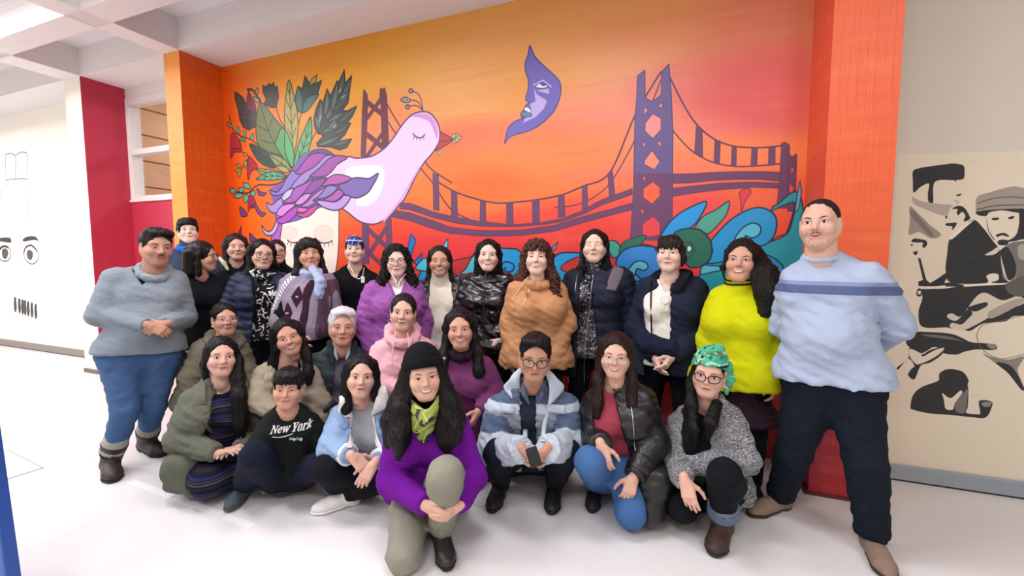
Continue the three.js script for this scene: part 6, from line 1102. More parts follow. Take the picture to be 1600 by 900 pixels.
{ // pink hoodie
  const p = person({ label: 'woman with tied dark hair and hoop earrings in pale pink hooded sweatshirt', px: 628, Z: 2.99, pose: 'crouch', w: 1.05, fat: 1.05, bust: 0.7, head: { at: [630, 489, 0.04], size: 0.243, yaw: -4, pitch: 2, roll: 4, skin: TONE.mid, mouth: 'smile', lip: '#a24c4c', eyes: 'open', browW: 4.5 }, sl: [592, 540, 0], sr: [670, 538, 0], el: [582, 592, 0.06], wl: [628, 612, 0.2], er: [684, 592, 0.04], pelvis: [628, 645, -0.08] });
  trousers(p, 'trousers', M.darkTrousers, { cell: 0.018 }); for (const q of 'lr') shoe(p, q, M.blackShoe, M.soleDark);
  const c = cloth(0xe3adb6, 'fleece', { k: 0.35 }); top(p, 'hooded_sweatshirt', c, { g: 0.03, hem: 0.06, neck: 'crew', fold: 0.011 });
  scarf(p, 'hood', c, { r: 0.034, R: 0.09, up: 0.02, dip: 0.055, ends: [[[p.off(p.P.neck, -0.08, 0.02, -0.07), p.off(p.P.neck, 0, -0.06, -0.13), p.off(p.P.neck, 0.08, 0.02, -0.07)], [0.05, 0.065, 0.05]]] });
  for (const [a, b] of [[618, 612], [637, 641]]) mesh('drawstring', tubeThrough([p.J(a, 520, 0.14), p.J((a + b) / 2, 538, 0.18), p.J(b, 575, 0.19)], 0.0035), cloth(0xf0c6cc), p.t);
  hair(p, M.hairBrown, { style: 'tied', g: 0.013, hairline: 0.07, part: 0.012 }); for (const q of [-1, 1]) { const e = p.hp(q * 0.081, -0.058, -0.002); mesh('earring', new THREE.TorusGeometry(0.014, 0.0025, 8, 20).rotateY(0.9 * q).translate(e.x, e.y, e.z), silver, p.t); } }
{ const p = person({ label: 'smiling woman with long black hair in plum top behind the black beanie', px: 724, Z: 2.8, pose: 'crouch', w: 1.0, bust: 0.7, head: { at: [719, 514, 0.04], size: 0.243, yaw: -2, roll: -3, skin: TONE.warm, mouth: 'teeth', mouthW: 0.9, eyes: 'smile' }, sl: [692, 566, 0], sr: [762, 564, 0], el: [690, 615, 0.04], er: [776, 612, 0.04], wr: [750, 640, 0.16], pelvis: [725, 660, -0.08] });
  trousers(p, 'trousers', M.darkTrousers, { cell: 0.018 }); for (const q of 'lr') shoe(p, q, M.blackShoe, M.soleDark);
  top(p, 'plum_top', cloth(0x6d3560, 'weave', { k: 2 }), { g: 0.022, hem: 0.08, neck: 'crew', fold: 0.008 }); scarf(p, 'dark_scarf', cloth(0x2a1824), { r: 0.03, R: 0.072, up: 0.03, dip: 0.04 });
  { const c = p.J(694, 560, 0.19); mesh('brooch', new THREE.SphereGeometry(0.011, 10, 8).scale(1, 0.8, 0.4).translate(c.x, c.y, c.z), std(0xd88fa8, { roughness: 0.4 }), p.t); }
  hair(p, M.hairBlack, { style: 'long', len: [0.2, 0.26], front: 0.07, g: 0.015, hairline: 0.068, part: 0.0, wide: 0.035, r: 0.036 }); }

// ---------------------------------------------------------------- front row, seated and kneeling
{ // olive parka
  const p = person({ label: 'woman in long olive coat over a navy striped dress seated at the left front', px: 334, Z: 2.76, pose: 'kneel', w: 1.04, fat: 1.02, bust: 0.6, head: { at: [345, 558, 0.05], size: 0.24, yaw: 8, pitch: 4, roll: 3, skin: TONE.mid, mouth: 'smile', lip: '#a85650', eyes: 'open' }, sl: [296, 618, 0], sr: [386, 616, 0], el: [280, 688, 0.05], wl: [336, 708, 0.24], er: [400, 680, 0.04], wr: [378, 698, 0.2], pelvis: [332, 716, -0.05], kl: [325, 752, 0.24], kr: [392, 732, 0.16], al: [310, 745, -0.2], ar: [350, 740, -0.25],
    hand_l: { dir: [0.75, 0.25, 0.5], palm: [0.1, -0.9, 0.2], curl: [0.3, 0.3, 0.35, 0.4] }, hand_r: { dir: [-0.7, 0.2, 0.5], palm: [0, -1, 0.1], curl: [0.3, 0.35, 0.4, 0.4] } });
  const band = canvasTexture(16, 256, (c, w, h) => { c.fillStyle = '#1c1a2a'; c.fillRect(0, 0, w, h); const q = ['#262a5c', '#39343f', '#5f5a66', '#2a2430', '#17162a']; for (let y = 0, i = 0; y < h; y += 12, i++) { c.fillStyle = q[i % 5]; c.fillRect(0, y, w, i % 5 === 2 ? 4 : 9); } }, true, true); band.repeat.set(1, 2.6);
  const dress = cloth(0xffffff, 'rib', { map: band, k: 0.6 }); top(p, 'dress', dress, { g: 0.014, neck: 'wide', sleeves: 0.2, hem: 0.02, fold: 0.004 });
  trousers(p, 'dress_skirt', dress, { g: 0.03, cuff: 1.4, to: 0.8, after: (f) => f.cap(mix(p.P.hl, p.P.kl, 0.5), mix(p.P.hr, p.P.kr, 0.5), 0.1, 0.1, 0.06).cap(p.P.kl, p.P.kr, 0.075, 0.075, 0.06) });
  const coat = cloth(0x686b5c, 'weave', { k: 3 }); const ct = top(p, 'coat', coat, { g: 0.036, hem: 0.0, neck: 'crew', open: [0.07, 0.11, 0.02], fold: 0.014 });
  const cf = p.field([p.J(275, 690, 0.1), p.J(310, 790, 0.35), p.J(270, 760, 0)], 0.14, 0.012); cf.chain([p.off(p.P.pelvis, -0.11, 0.08, 0.02), p.J(287, 728, 0.1), p.J(300, 762, 0.16)], [0.1, 0.095, 0.055], 0.05).cap(p.J(285, 728, 0.08), p.J(278, 750, 0.06), 0.09, 0.075, 0.05).cap(p.off(p.P.pelvis, 0.02, 0.03, -0.08), p.off(p.P.pelvis, 0.05, -0.12, -0.12), 0.14, 0.12, 0.08); cf.near(0.04, (x, y, z) => 0.012 * noise3(x * 11, y * 7, z * 11)); cf.floor(0.004); p.add('coat_tail', cf, coat);
  for (const q of [-1, 1]) { const a = q < 0 ? [[322, 606], [322, 630], [334, 662], [344, 684]] : [[366, 606], [372, 630], [372, 662], [372, 684]], b = q < 0 ? [[308, 606], [300, 632], [318, 664], [340, 688]] : [[380, 606], [388, 632], [384, 662], [376, 688]]; flap(p, 'lapel', coat, [p.off(p.P.neck, q * 0.065, 0.035, -0.03), ...p.path(ct, a, 0.012)], [p.off(p.P.neck, q * 0.1, 0.025, -0.03), ...p.path(ct, b, 0.007)], 0.008); }
  { const c = p.off(p.P.neck, 0.0, -0.045, 0.088); mesh('pendant', new THREE.SphereGeometry(0.007, 8, 6).translate(c.x, c.y, c.z), silver, p.t); }
  hair(p, M.hairBlack, { style: 'tied', g: 0.014, hairline: 0.066, part: -0.012, strands: [[[p.hp(0.06, 0.06, -0.03), p.hp(0.088, -0.03, 0.0), p.J(372, 590, 0.1), p.J(374, 620, 0.16), p.J(376, 660, 0.18), p.J(378, 690, 0.17)], [0.035, 0.034, 0.042, 0.044, 0.042, 0.02]], [[p.hp(-0.065, 0.05, 0.0), p.hp(-0.082, -0.04, -0.01), p.hp(-0.075, -0.12, -0.03)], [0.025, 0.025, 0.02]]] }); }
{ // boy
  const txt = canvasTexture(512, 256, (c, w, h) => { c.clearRect(0, 0, w, h); c.save(); c.translate(w / 2, 92); c.transform(1, -0.1, -0.28, 1, 0, 0); c.fillStyle = '#e9e9e4'; c.strokeStyle = '#e9e9e4'; c.textAlign = 'center'; c.font = 'bold 104px serif'; c.lineWidth = 3; c.fillText('New York', 0, 30, 430); c.strokeText('New York', 0, 30, 430); c.lineWidth = 10; c.lineCap = 'round'; c.beginPath(); c.moveTo(-170, 62); c.quadraticCurveTo(-60, 84, 30, 52); c.stroke(); c.restore(); for (let i = 0; i < 4; i++) { c.fillStyle = ['#9fb4b0', '#d9d8cf', '#6f8f96', '#b8c4bd'][i]; c.beginPath(); c.ellipse(262 + i * 36, 196 + (i % 2) * 8, 20, 17, 0.4 * i, 0, 7); c.fill(); } });
  const p = person({ label: 'young boy in black sweatshirt lettered New York seated at the left front', px: 452, Z: 2.58, w: 0.82, fat: 0.86, trunk: 0.42, handSize: 0.8, pose: 'squat', head: { at: [450, 607, 0.06], size: 0.222, yaw: -8, pitch: 2, roll: 5, skin: TONE.warm, mouth: 'smile', lip: '#b0605a', faceW: 1.08, eyes: 'narrow' }, sl: [420, 652, 0], sr: [488, 650, 0], el: [404, 698, 0.08], wl: [432, 722, -0.02], er: [508, 700, 0.04], wr: [478, 722, -0.02], pelvis: [452, 735, -0.08], kl: [398, 712, 0.2], al: [383, 776], tl: [342, 814], kr: [496, 728, 0.2], ar: [470, 758], tr: [440, 775] });
  trousers(p, 'trousers', cloth(0x141a2a, 'weave', { k: 2 }), { g: 0.022, cuff: 1.3, to: 0.92 }); const bt = std(0x44565e, { roughness: 0.7, ...bump('weave') }); for (const q of 'lr') shoe(p, q, bt, std(0x5a5652), { name: 'boot', shaft: 0.07, big: 1.0, len: 0.22, lace: std(0x20262a) });
  const j = top(p, 'sweatshirt', cloth(0x171c1b, 'weave', { k: 2 }), { g: 0.026, hem: 0.03, neck: 'crew', fold: 0.009 }); printOn(p, j, 'lettering', p.J(455, 678, 0.12), 0.255, 0.128, new THREE.MeshStandardMaterial({ map: txt, transparent: true, roughness: 0.8 }));
  hair(p, M.hairBlack, { style: 'short', g: 0.02, hairline: 0.06, bangs: 0.048 }); }
{ // denim jacket with white collar
  const p = person({ label: 'woman with dark bob in light denim jacket with white fleece collar', px: 562, Z: 2.6, pose: 'squat', w: 0.98, bust: 0.6, head: { at: [564, 588, 0.06], size: 0.238, yaw: 2, pitch: 4, roll: 5, skin: TONE.mid, mouth: 'smile', lip: '#a2524c', eyes: 'open', browW: 4.5 }, neck: [565, 626, 0.0], sl: [528, 645, 0], sr: [610, 638, 0], el: [518, 700, 0.1], wl: [548, 712, 0.26], er: [624, 690, 0.1], wr: [588, 722, 0.28], pelvis: [566, 748, -0.1], kl: [508, 732, 0.2], al: [588, 772], tl: [612, 782], kr: [630, 744, 0.24], ar: [545, 790], tr: [482, 806],
    hand_l: { dir: [0.65, -0.72, 0.25], palm: [-0.2, -0.4, -0.9], curl: [0.25, 0.3, 0.35, 0.4], reach: 0.02 }, hand_r: { dir: [-0.62, -0.72, 0.3], palm: [0.2, -0.4, -0.9], curl: [0.35, 0.4, 0.4, 0.45], reach: 0.02 } });
  trousers(p, 'trousers', cloth(0x12141b), { g: 0.018, to: 0.95 }); const ws = std(0xe6e4e2, { roughness: 0.5 }); for (const q of 'lr') shoe(p, q, ws, std(0xf2f1ee), { name: 'sneaker', lace: std(0xd2d0cd), shaft: 0.02, big: 1.05 });
  top(p, 'grey_top', cloth(0x9fa3aa, 'weave'), { g: 0.016, neck: 'crew', sleeves: 0.2, hem: 0.02, fold: 0.004 });
  const den = cloth(0x8fabcf, 'weave', { k: 3 }); const dj = top(p, 'denim_jacket', den, { g: 0.034, hem: 0.02, neck: 'crew', open: [0.055, 0.1], fold: 0.013, sleeves: 0.88 });
  const fl = cloth(0xece9e4, 'fleece'); for (const q of [-1, 1]) { const a = q < 0 ? [[545, 622], [548, 636], [552, 652]] : [[588, 614], [584, 634], [577, 650]], b = q < 0 ? [[530, 626], [528, 642], [540, 652]] : [[604, 604], [606, 634], [592, 642]]; flap(p, 'fleece_collar', fl, [p.off(p.P.neck, q * 0.03, 0.075, -0.075), p.off(p.P.neck, q * 0.068, 0.06, 0), ...p.path(dj, a, 0.03)], [p.off(p.P.neck, q * 0.05, 0.05, -0.11), p.off(p.P.neck, q * 0.12, 0.04, -0.01), ...p.path(dj, b, 0.02)], 0.02); flap(p, 'fleece_facing', fl, p.path(dj, q < 0 ? [[552, 650], [552, 675], [550, 700]] : [[578, 650], [582, 675], [590, 700]], 0.006), p.path(dj, q < 0 ? [[546, 650], [545, 675], [543, 700]] : [[585, 650], [589, 675], [597, 700]], 0.006), 0.01);
    const e = p.P[q < 0 ? 'el' : 'er'], r = p.P[q < 0 ? 'wl' : 'wr'], d = r.clone().sub(e).normalize(), h = p.field([mix(e, r, 0.78), mix(e, r, 0.95)], 0.09, 0.008); h.cap(mix(e, r, 0.82), mix(e, r, 0.9), 0.06, 0.064, 0, { cut: [mix(e, r, 0.9), d] }); p.add('fleece_cuff', h, fl); }
  for (const x of [529, 592]) flap(p, 'chest_pocket', cloth(0x7f9cc4, 'weave', { k: 3 }), p.path(dj, [[x, 660], [x + 8, 659], [x + 16, 661]], 0.004), p.path(dj, [[x + 1, 668], [x + 8, 672], [x + 15, 668]], 0.004), 0.006);
  hair(p, M.hairBlack, { style: 'bob', len: [0.16, 0.1], front: [0.03, 0.0], g: 0.014, hairline: 0.07, part: 0.008, r: 0.034, wide: 0.006 }); earrings(p, silver, { r: 0.006, long: 1.4, sides: [-1] }); }
{ // beanie and purple sweater
  const p = person({ label: 'laughing woman in black beanie, green neckerchief and bright purple sweater kneeling in front', px: 668, Z: 2.3, pose: 'kneel', w: 1.1, fat: 1.08, bust: 0.8, trunk: 0.5, head: { at: [662, 586, 0.12], size: 0.245, yaw: 6, pitch: 0, roll: -4, skin: TONE.mid, mouth: 'teeth', mouthW: 1.1, eyes: 'smile', lip: '#b05a58' }, neck: [663, 628, 0.06], sl: [620, 660, 0.03], sr: [718, 656, 0.03], el: [612, 752, 0.1], wl: [666, 790, 0.36], er: [738, 745, 0.12], wr: [716, 790, 0.36], pelvis: [668, 765, -0.06], hl: [645, 775, -0.02], hr: [692, 770, -0.02], kl: [632, 868, 0.3], al: [640, 812, -0.22], kr: [697, 742, 0.4], ar: [690, 852], tr: [697, 882],
    hand_l: { dir: [0.8, -0.4, 0.35], palm: [0.3, 0.35, -0.9], curl: [0.45, 0.45, 0.5, 0.5], reach: 0.0 }, hand_r: { dir: [-0.85, -0.35, 0.35], palm: [-0.2, 0.4, -0.9], curl: [0.45, 0.5, 0.5, 0.55], reach: 0.0 } });
  trousers(p, 'trousers', cloth(0x8d8c7e, 'weave', { k: 2 }), { g: 0.024, fold: 0.008, cuff: 1.1, to: 0.9 }); const lb = std(0x2c2523, { roughness: 0.42, ...bump('weave') }); for (const q of 'lr') shoe(p, q, lb, M.soleDark, { name: 'boot', shaft: 0.17, shaftR: 0.056, big: 1.12 });
  const ps = top(p, 'purple_sweater', cloth(0x6d1392, 'knit', { k: 0.8 }), { g: 0.03, hem: 0.0, neck: 'crew', fold: 0.008, sleeves: 0.95 }); top(p, 'black_rollneck', M.blackCloth, { g: 0.004, sleeves: 0.05, hem: -0.2, neck: 'high', fold: 0 });
  const sq = canvasTexture(256, 256, (c, w) => { c.fillStyle = '#8f9a48'; c.fillRect(0, 0, w, w); const r = rng(35); c.fillStyle = '#3a423e'; for (let i = 0; i < 12; i++) { c.save(); c.translate(r() * w, r() * w); c.rotate(r() * 3); c.fillRect(-70, -12, 140, 24); c.restore(); } c.strokeStyle = '#c3c888'; c.lineWidth = 4; for (let i = 0; i < 6; i++) { c.beginPath(); c.moveTo(r() * w, r() * w); c.quadraticCurveTo(r() * w, r() * w, r() * w, r() * w); c.stroke(); } }, true, true); sq.repeat.set(4, 4);
  const nk = cloth(0xffffff, 'crease', { map: sq, k: 0.5 }); scarf(p, 'neckerchief', nk, { r: 0.022, R: 0.08, up: 0.02, dip: 0.05, fold: 0.005 });
  flap(p, 'neckerchief_drape', nk, [p.J(641, 628, 0.14), p.J(652, 645, 0.22), p.J(664, 652, 0.25), p.J(676, 642, 0.22), p.J(686, 622, 0.14)], [p.J(640, 652, 0.17), ...p.path(ps, [[648, 678], [663, 692], [676, 672]], 0.014), p.J(686, 644, 0.17)], 0.012);
  flap(p, 'neckerchief_fold', nk, [p.J(643, 622, 0.13), p.J(655, 634, 0.22), p.J(666, 640, 0.245), p.J(675, 632, 0.22), p.J(684, 616, 0.13)], [p.J(642, 634, 0.18), p.J(653, 656, 0.26), p.J(665, 664, 0.285), p.J(677, 650, 0.26), p.J(686, 628, 0.18)], 0.016);
  hair(p, M.hairBlack, { style: 'long', len: 0.3, front: [0.1, 0.1], g: 0.008, hairline: 0.07, wide: 0.06, r: 0.042, out: 0.0, strands: [-1, 1].flatMap((q) => [[[p.hp(q * 0.08, 0, -0.02), p.off(p.P.neck, q * 0.13, 0.03, 0.03), p.off(p.P.neck, q * 0.165, -0.06, 0.07), p.off(p.P.neck, q * 0.17, -0.17, 0.1)], [0.035, 0.045, 0.05, 0.03]], [[p.hp(q * 0.08, -0.05, 0), p.off(p.P.neck, q * 0.09, -0.02, 0.1), p.off(p.P.neck, q * 0.11, -0.12, 0.155), p.off(p.P.neck, q * 0.12, -0.22, 0.15)], [0.03, 0.042, 0.045, 0.022]]]) });
  const hat = p.field([p.hp(-0.12, 0, -0.14), p.hp(0.12, 0.19, 0.13)], 0.03, 0.007); hat.ell(V(0, 0.05, -0.016), V(0.096, 0.112, 0.115), 0, { m: p.hm }); const inv = p.hm.clone().invert(); hat.every((x, y, z, d) => { const q = V(x, y, z).applyMatrix4(inv), a = q.y - 0.28 * q.z; return Math.max(a < 0.075 && a > 0.035 ? d - 0.007 : d, 0.033 - a); }); p.add('beanie', hat, cloth(0x0d0e12, 'rib')); }
{ // squatting man
  const p = person({ label: 'man with glasses in grey and slate blue winter jacket squatting with clasped hands', px: 828, Z: 2.64, pose: 'squat', w: 1.16, fat: 1.12, head: { at: [836, 558, 0.2], size: 0.255, yaw: 0, pitch: -8, roll: 3, skin: TONE.tan, mouth: 'neutral', lip: '#96564c', eyes: 'narrow', browW: 4, jaw: 1.12, faceW: 1.08, nose: 1.15 }, neck: [833, 602, 0.1], sl: [776, 632, 0.06], sr: [888, 630, 0.06], el: [770, 702, 0.14], wl: [815, 703, 0.4], er: [892, 696, 0.14], wr: [856, 701, 0.4], pelvis: [828, 706, -0.14], kl: [778, 708, 0.26], kr: [884, 706, 0.26], al: [782, 772], tl: [776, 785], ar: [866, 774], tr: [864, 788],
    hand_l: { dir: [0.6, -0.75, 0.2], palm: [0.8, 0.2, -0.4], curl: [0.45, 0.5, 0.5, 0.5], thumb: [0.7, 0.6, 0.3] }, hand_r: { dir: [-0.55, -0.8, 0.2], palm: [-0.8, 0.2, -0.4], curl: [0.45, 0.5, 0.5, 0.5], thumb: [0.7, 0.6, 0.3] } });
  trousers(p, 'trousers', cloth(0x141925, 'weave', { k: 2 }), { g: 0.022, to: 0.95 }); for (const q of 'lr') shoe(p, q, M.blackShoe, M.soleDark, { big: 1.1, len: 0.27 });
  top(p, 'dark_jumper', cloth(0x2b3440), { g: 0.014, neck: 'v', vDepth: 0.08, sleeves: 0.1, hem: 0.02, fold: 0.004 });
  const yB = p.J(828, 636, 0.2).y, yC = p.J(828, 652, 0.22).y, slate = '#56657f', pale = '#b9c3cf', mid = '#8d95a1';
  const wj = top(p, 'winter_jacket', cloth(0xffffff, 'weave', { k: 2, roughness: 0.7 }), { g: 0.046, hem: -0.03, neck: 'crew', open: [0.045, 0.05, 0.0], fold: 0.011, cuff: 1.0, cell: 0.0085, colors: (x, y, z) => { const v = V(x, y, z); let best = 0.112, at = -1; for (const q of 'lr') [['s', 'e', 0], ['e', 'w', 1]].forEach(([a, b, k]) => { const A = p.P[a + q], B = p.P[b + q], u = B.clone().sub(A), t = Math.min(1, Math.max(0, v.clone().sub(A).dot(u) / u.lengthSq())), d = A.clone().addScaledVector(u, t).distanceTo(v); if (d < best && k + t > 0.12) { best = d; at = k + t; } }); if (at >= 0) return at < 0.62 ? slate : pale; return y > yB ? slate : y > yC ? pale : mid; } });
  const cp = cloth(0xbcc8d6, 'weave', { k: 1 }); for (const q of [-1, 1]) { const a = q < 0 ? [[813, 606], [820, 632]] : [[858, 606], [856, 634]], b = q < 0 ? [[787, 604], [798, 622]] : [[881, 604], [866, 628]]; flap(p, 'jacket_collar', cp, [p.off(p.P.neck, q * 0.03, 0.09, -0.07), p.off(p.P.neck, q * 0.075, 0.075, 0), ...p.path(wj, a, 0.03)], [p.off(p.P.neck, q * 0.05, 0.05, -0.11), p.off(p.P.neck, q * 0.13, 0.05, -0.01), ...p.path(wj, b, 0.02)], 0.016); flap(p, 'jacket_facing', cp, p.path(wj, q < 0 ? [[820, 630], [824, 660], [824, 690]] : [[856, 632], [848, 660], [845, 690]], 0.004), p.path(wj, q < 0 ? [[810, 624], [816, 660], [817, 690]] : [[864, 622], [855, 660], [852, 690]], 0.006), 0.012); const s2 = p.field([p.off(p.P.neck, q * 0.1, -0.08, 0.12), p.off(p.P.neck, 0, 0.05, 0)], 0.04, 0.006); s2.chain([p.off(p.P.neck, q * 0.058, 0.03, 0.015), p.off(p.P.neck, q * 0.05, 0, 0.08), p.off(p.P.neck, q * 0.028, -0.045, 0.105)], [0.011, 0.016, 0.007], 0.006); p.add('shirt_collar', s2, cloth(0x55617a)); }
  for (const [x, w] of [[784, 30], [855, 28]]) flap(p, 'chest_pocket', cp, p.path(wj, [[x, 630], [x + w / 2, 632], [x + w, 634]], 0.008), p.path(wj, [[x, 644], [x + w / 2, 646], [x + w, 647]], 0.01), 0.012);
  hair(p, hairMat(0x121113), { style: 'short', quiff: 1.2, hairline: 0.066, g: 0.014, sweep: -0.008 }); glasses(p, darkMetal, { rx: 0.028, ry: 0.0205, tube: 0.0026 });
  const hd = p.J(834, 714, 0.47), t = thing('phone', 'small black phone held in the hands of the squatting man', 'phone', [0, 0, 0]); t.position.copy(p.t.localToWorld ? V(hd.x, hd.y, hd.z).applyEuler(p.t.rotation).add(p.t.position) : hd); t.rotation.set(-0.5, p.t.rotation.y, 0.5); mesh('case', new RoundedBoxGeometry(0.062, 0.1, 0.011, 3, 0.005), std(0x141416, { roughness: 0.3 }), t); mesh('camera_lens', new THREE.CylinderGeometry(0.008, 0.008, 0.004, 16).rotateX(Math.PI / 2).translate(0.014, 0.03, 0.007), std(0x30323a, { roughness: 0.1 }), t); }
{ // pink knit and black puffer
  const p = person({ label: 'woman with glasses and long auburn-black hair in pink knit under long black puffer coat', px: 966, Z: 2.5, pose: 'kneel', w: 1.08, fat: 1.1, bust: 0.9, head: { at: [962, 556, 0.06], size: 0.24, yaw: -2, pitch: 0, roll: 2, skin: TONE.mid, mouth: 'teeth', mouthW: 0.85, eyes: 'narrow', lip: '#a8524e', faceW: 1.05 }, neck: [963, 596, 0.02], sl: [928, 622, 0], sr: [1008, 618, 0], el: [927, 685, 0.03], wl: [938, 695, 0.26], er: [1022, 690, 0.06], wr: [992, 742, 0.22], pelvis: [968, 728, -0.08], kl: [922, 722, 0.3], al: [930, 775], tl: [928, 785], hr: [984, 742, 0.06], kr: [985, 800, 0.24], ar: [1000, 770, -0.2],
    hand_l: { dir: [0.3, -0.9, 0.3], palm: [0.2, -0.3, -1], curl: [0.4, 0.45, 0.5, 0.55] }, hand_r: { dir: [-0.3, -0.85, 0.4], palm: [-0.2, -0.2, -1], curl: [0.5, 0.55, 0.55, 0.6] } });
  trousers(p, 'jeans', cloth(0x456a9e, 'weave', { k: 2 }), { g: 0.024 }); for (const q of 'lr') shoe(p, q, M.blackShoe, M.soleDark);
  top(p, 'pink_knit', cloth(0xb04a5c, 'knit', { k: 1.2 }), { g: 0.02, neck: 'wide', sleeves: 0.3, hem: 0.03, fold: 0.006 });
  const pf = shiny(0x07080d, 0.5); const pc = top(p, 'puffer_coat', pf, { g: 0.04, hem: 0.02, neck: 'crew', open: [0.05, 0.12, -0.02], quilt: [6, 0.011, 0.06], fold: 0.008 });
  const cf = p.field([p.J(1015, 700, 0.1), p.J(1018, 822, 0.3), p.J(1030, 780, 0)], 0.13, 0.012); cf.chain([p.off(p.P.pelvis, 0.12, 0.1, 0.03), p.J(1022, 750, 0.14), p.J(1018, 800, 0.2)], [0.095, 0.085, 0.07], 0.05).cap(p.J(1022, 750, 0.14), p.J(1030, 780, 0.0), 0.08, 0.08, 0.05).cap(p.off(p.P.pelvis, 0, 0.02, -0.08), p.off(p.P.pelvis, 0, -0.12, -0.16), 0.13, 0.12, 0.08); cf.near(0.05, (x, y, z) => -0.011 * (Math.sqrt(Math.abs(Math.sin(Math.PI * y / 0.06))) - 0.4) + 0.006 * noise3(x * 12, y * 8, z * 12)); cf.floor(0.004); p.add('coat_tail', cf, pf);
  mesh('zip', tubeThrough(p.path(pc, [[982, 616], [987, 640], [990, 670], [992, 700], [998, 725]], 0.002), 0.0028), silver, p.t);
  hair(p, hairMat(0x21100f), { style: 'long', len: [0.3, 0.24], front: [0.09, 0.06], g: 0.018, hairline: 0.064, wide: 0.015, r: 0.034, part: 0.02 }); glasses(p, silver, { tube: 0.0018 }); }
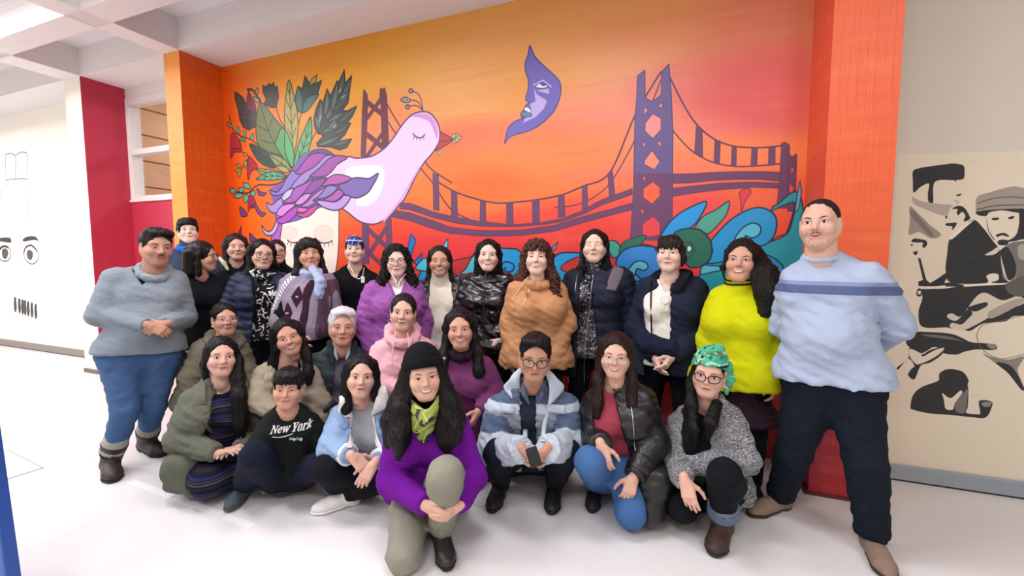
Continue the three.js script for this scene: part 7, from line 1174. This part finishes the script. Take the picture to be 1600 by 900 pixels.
{ // green headscarf
  const p = person({ label: 'woman in green patterned headscarf, glasses and grey tweed cardigan kneeling at the right', px: 1105, Z: 2.42, pose: 'kneel', w: 1.06, fat: 1.06, bust: 0.7, head: { at: [1108, 584, 0.06], size: 0.243, yaw: -6, pitch: -2, roll: 5, skin: TONE.mid, mouth: 'neutral', lip: '#a5605a', eyes: 'open', faceW: 1.05 }, neck: [1104, 627, 0.02], sl: [1062, 652, 0], sr: [1148, 650, 0], el: [1056, 722, 0.1], wl: [1069, 748, 0.32], er: [1162, 718, 0.1], wr: [1080, 728, 0.2], pelvis: [1108, 758, -0.06], kl: [1066, 792, 0.24], al: [1075, 780, -0.2], kr: [1132, 742, 0.36], ar: [1128, 838], tr: [1116, 868],
    hand_l: { dir: [0.3, -0.85, 0.4], palm: [0.2, -0.3, -1], curl: [0.2, 0.25, 0.3, 0.35] }, hand_r: { dir: [-0.9, -0.3, -0.1], palm: [0.1, -0.5, -0.8], curl: [0.6, 0.65, 0.7, 0.7], reach: -0.03 } });
  trousers(p, 'trousers', M.blackTrousers, { g: 0.02, to: 0.7 }); const bb = std(0x3d2922, { roughness: 0.6, ...bump('weave') }); for (const q of 'lr') shoe(p, q, bb, std(0x2a2019), { name: 'boot', shaft: 0.15, shaftR: 0.062, big: 1.25 });
  { const k = p.P.kr, a = p.P.ar, d = a.clone().sub(k).normalize(), f = p.field([mix(k, a, 0.6), a], 0.1, 0.008); f.cap(mix(k, a, 0.68), mix(k, a, 0.78), 0.078, 0.078, 0, { cut: [mix(k, a, 0.8), d] }); p.add('trouser_cuff', f, cloth(0x6d7c98, 'fleece', { k: 2 })); }
  const tw = canvasTexture(256, 256, (c, w) => { c.fillStyle = '#86888c'; c.fillRect(0, 0, w, w); const r = rng(45); for (let i = 0; i < 2600; i++) { c.strokeStyle = ['#24262b', '#d9d9d9', '#55585e', '#b2b4b8'][Math.floor(r() * 4)]; c.lineWidth = 2.4; const x = r() * w, y = r() * w; c.beginPath(); c.moveTo(x, y); c.lineTo(x + 3 + r() * 5, y + (r() - 0.5) * 8); c.stroke(); } }, true, true); tw.repeat.set(6, 6);
  top(p, 'grey_top', cloth(0x4c4e50), { g: 0.014, neck: 'wide', sleeves: 0.2, hem: 0.02, fold: 0.004 }); top(p, 'cardigan', cloth(0xffffff, 'knit', { map: tw, k: 1.5 }), { g: 0.036, hem: 0.06, hemForward: 0.02, neck: 'crew', open: [0.06, 0.1], fold: 0.012 });
  const ct = p.field([p.J(1165, 720, 0.1), p.J(1172, 780, 0.1)], 0.1, 0.011); ct.cap(p.off(p.P.pelvis, 0.13, 0.02, 0.02), p.J(1160, 765, 0.1), 0.085, 0.05, 0.03).cap(p.off(p.P.pelvis, 0.0, 0.02, -0.06), p.off(p.P.pelvis, 0.06, -0.1, -0.1), 0.13, 0.1, 0.06); ct.floor(0.004); p.add('cardigan_tail', ct, cloth(0xffffff, 'knit', { map: tw, k: 1.5 }));
  top(p, 'dark_scarf', M.blackCloth, { g: 0.022, sleeves: 0, hem: -0.22, neck: 'wide', fold: 0.01 });
  hair(p, M.hairBlack, { style: 'tied', g: 0.008, hairline: 0.07, strands: [[[p.hp(-0.07, 0.02, 0.0), p.hp(-0.085, -0.07, 0.0), p.J(1080, 630, 0.12), p.J(1084, 670, 0.17), p.J(1086, 700, 0.17)], [0.02, 0.024, 0.032, 0.03, 0.012]], [[p.J(1120, 632, 0.1), p.J(1110, 660, 0.18), p.J(1106, 684, 0.18)], [0.03, 0.034, 0.014]]] });
  const gs = canvasTexture(256, 256, (c, w) => { c.fillStyle = '#4fae8c'; c.fillRect(0, 0, w, w); const r = rng(55), q = ['#2a6f5c', '#8fd9b8', '#8a6a48', '#1f2f2c', '#c9d9b4']; for (let i = 0; i < 60; i++) { c.fillStyle = q[i % 5]; c.beginPath(); c.ellipse(r() * w, r() * w, 6 + r() * 22, 4 + r() * 9, r() * 3, 0, 7); c.fill(); } }, true, true); gs.repeat.set(5, 5);
  const hs = p.field([p.hp(-0.12, -0.02, -0.15), p.hp(0.13, 0.17, 0.12), p.hp(0.12, -0.1, -0.03)], 0.04, 0.007), inv = p.hm.clone().invert(); hs.ell(V(0, 0.045, -0.02), V(0.09, 0.108, 0.112), 0, { m: p.hm }); hs.every((x, y, z, d) => { const q = V(x, y, z).applyMatrix4(inv); return Math.max(d, 0.03 - (q.y - 0.42 * q.z)); }); hs.chain([p.hp(-0.02, 0.135, 0.06), p.hp(0.035, 0.15, 0.04), p.hp(0.06, 0.13, 0.05)], [0.018, 0.026, 0.014], 0.012).chain([p.hp(0.075, 0.05, -0.05), p.hp(0.098, -0.02, -0.03), p.hp(0.092, -0.085, -0.01)], [0.03, 0.026, 0.012], 0.015); hs.near(0.03, (x, y, z) => 0.006 * noise3(x * 26, y * 40, z * 26)); p.add('headscarf', hs, cloth(0xffffff, 'crease', { map: gs, k: 0.4 })); glasses(p, darkMetal, { tube: 0.0028 }); earrings(p, silver, { r: 0.007, long: 1.2 }); }

renderer.render(scene, camera);
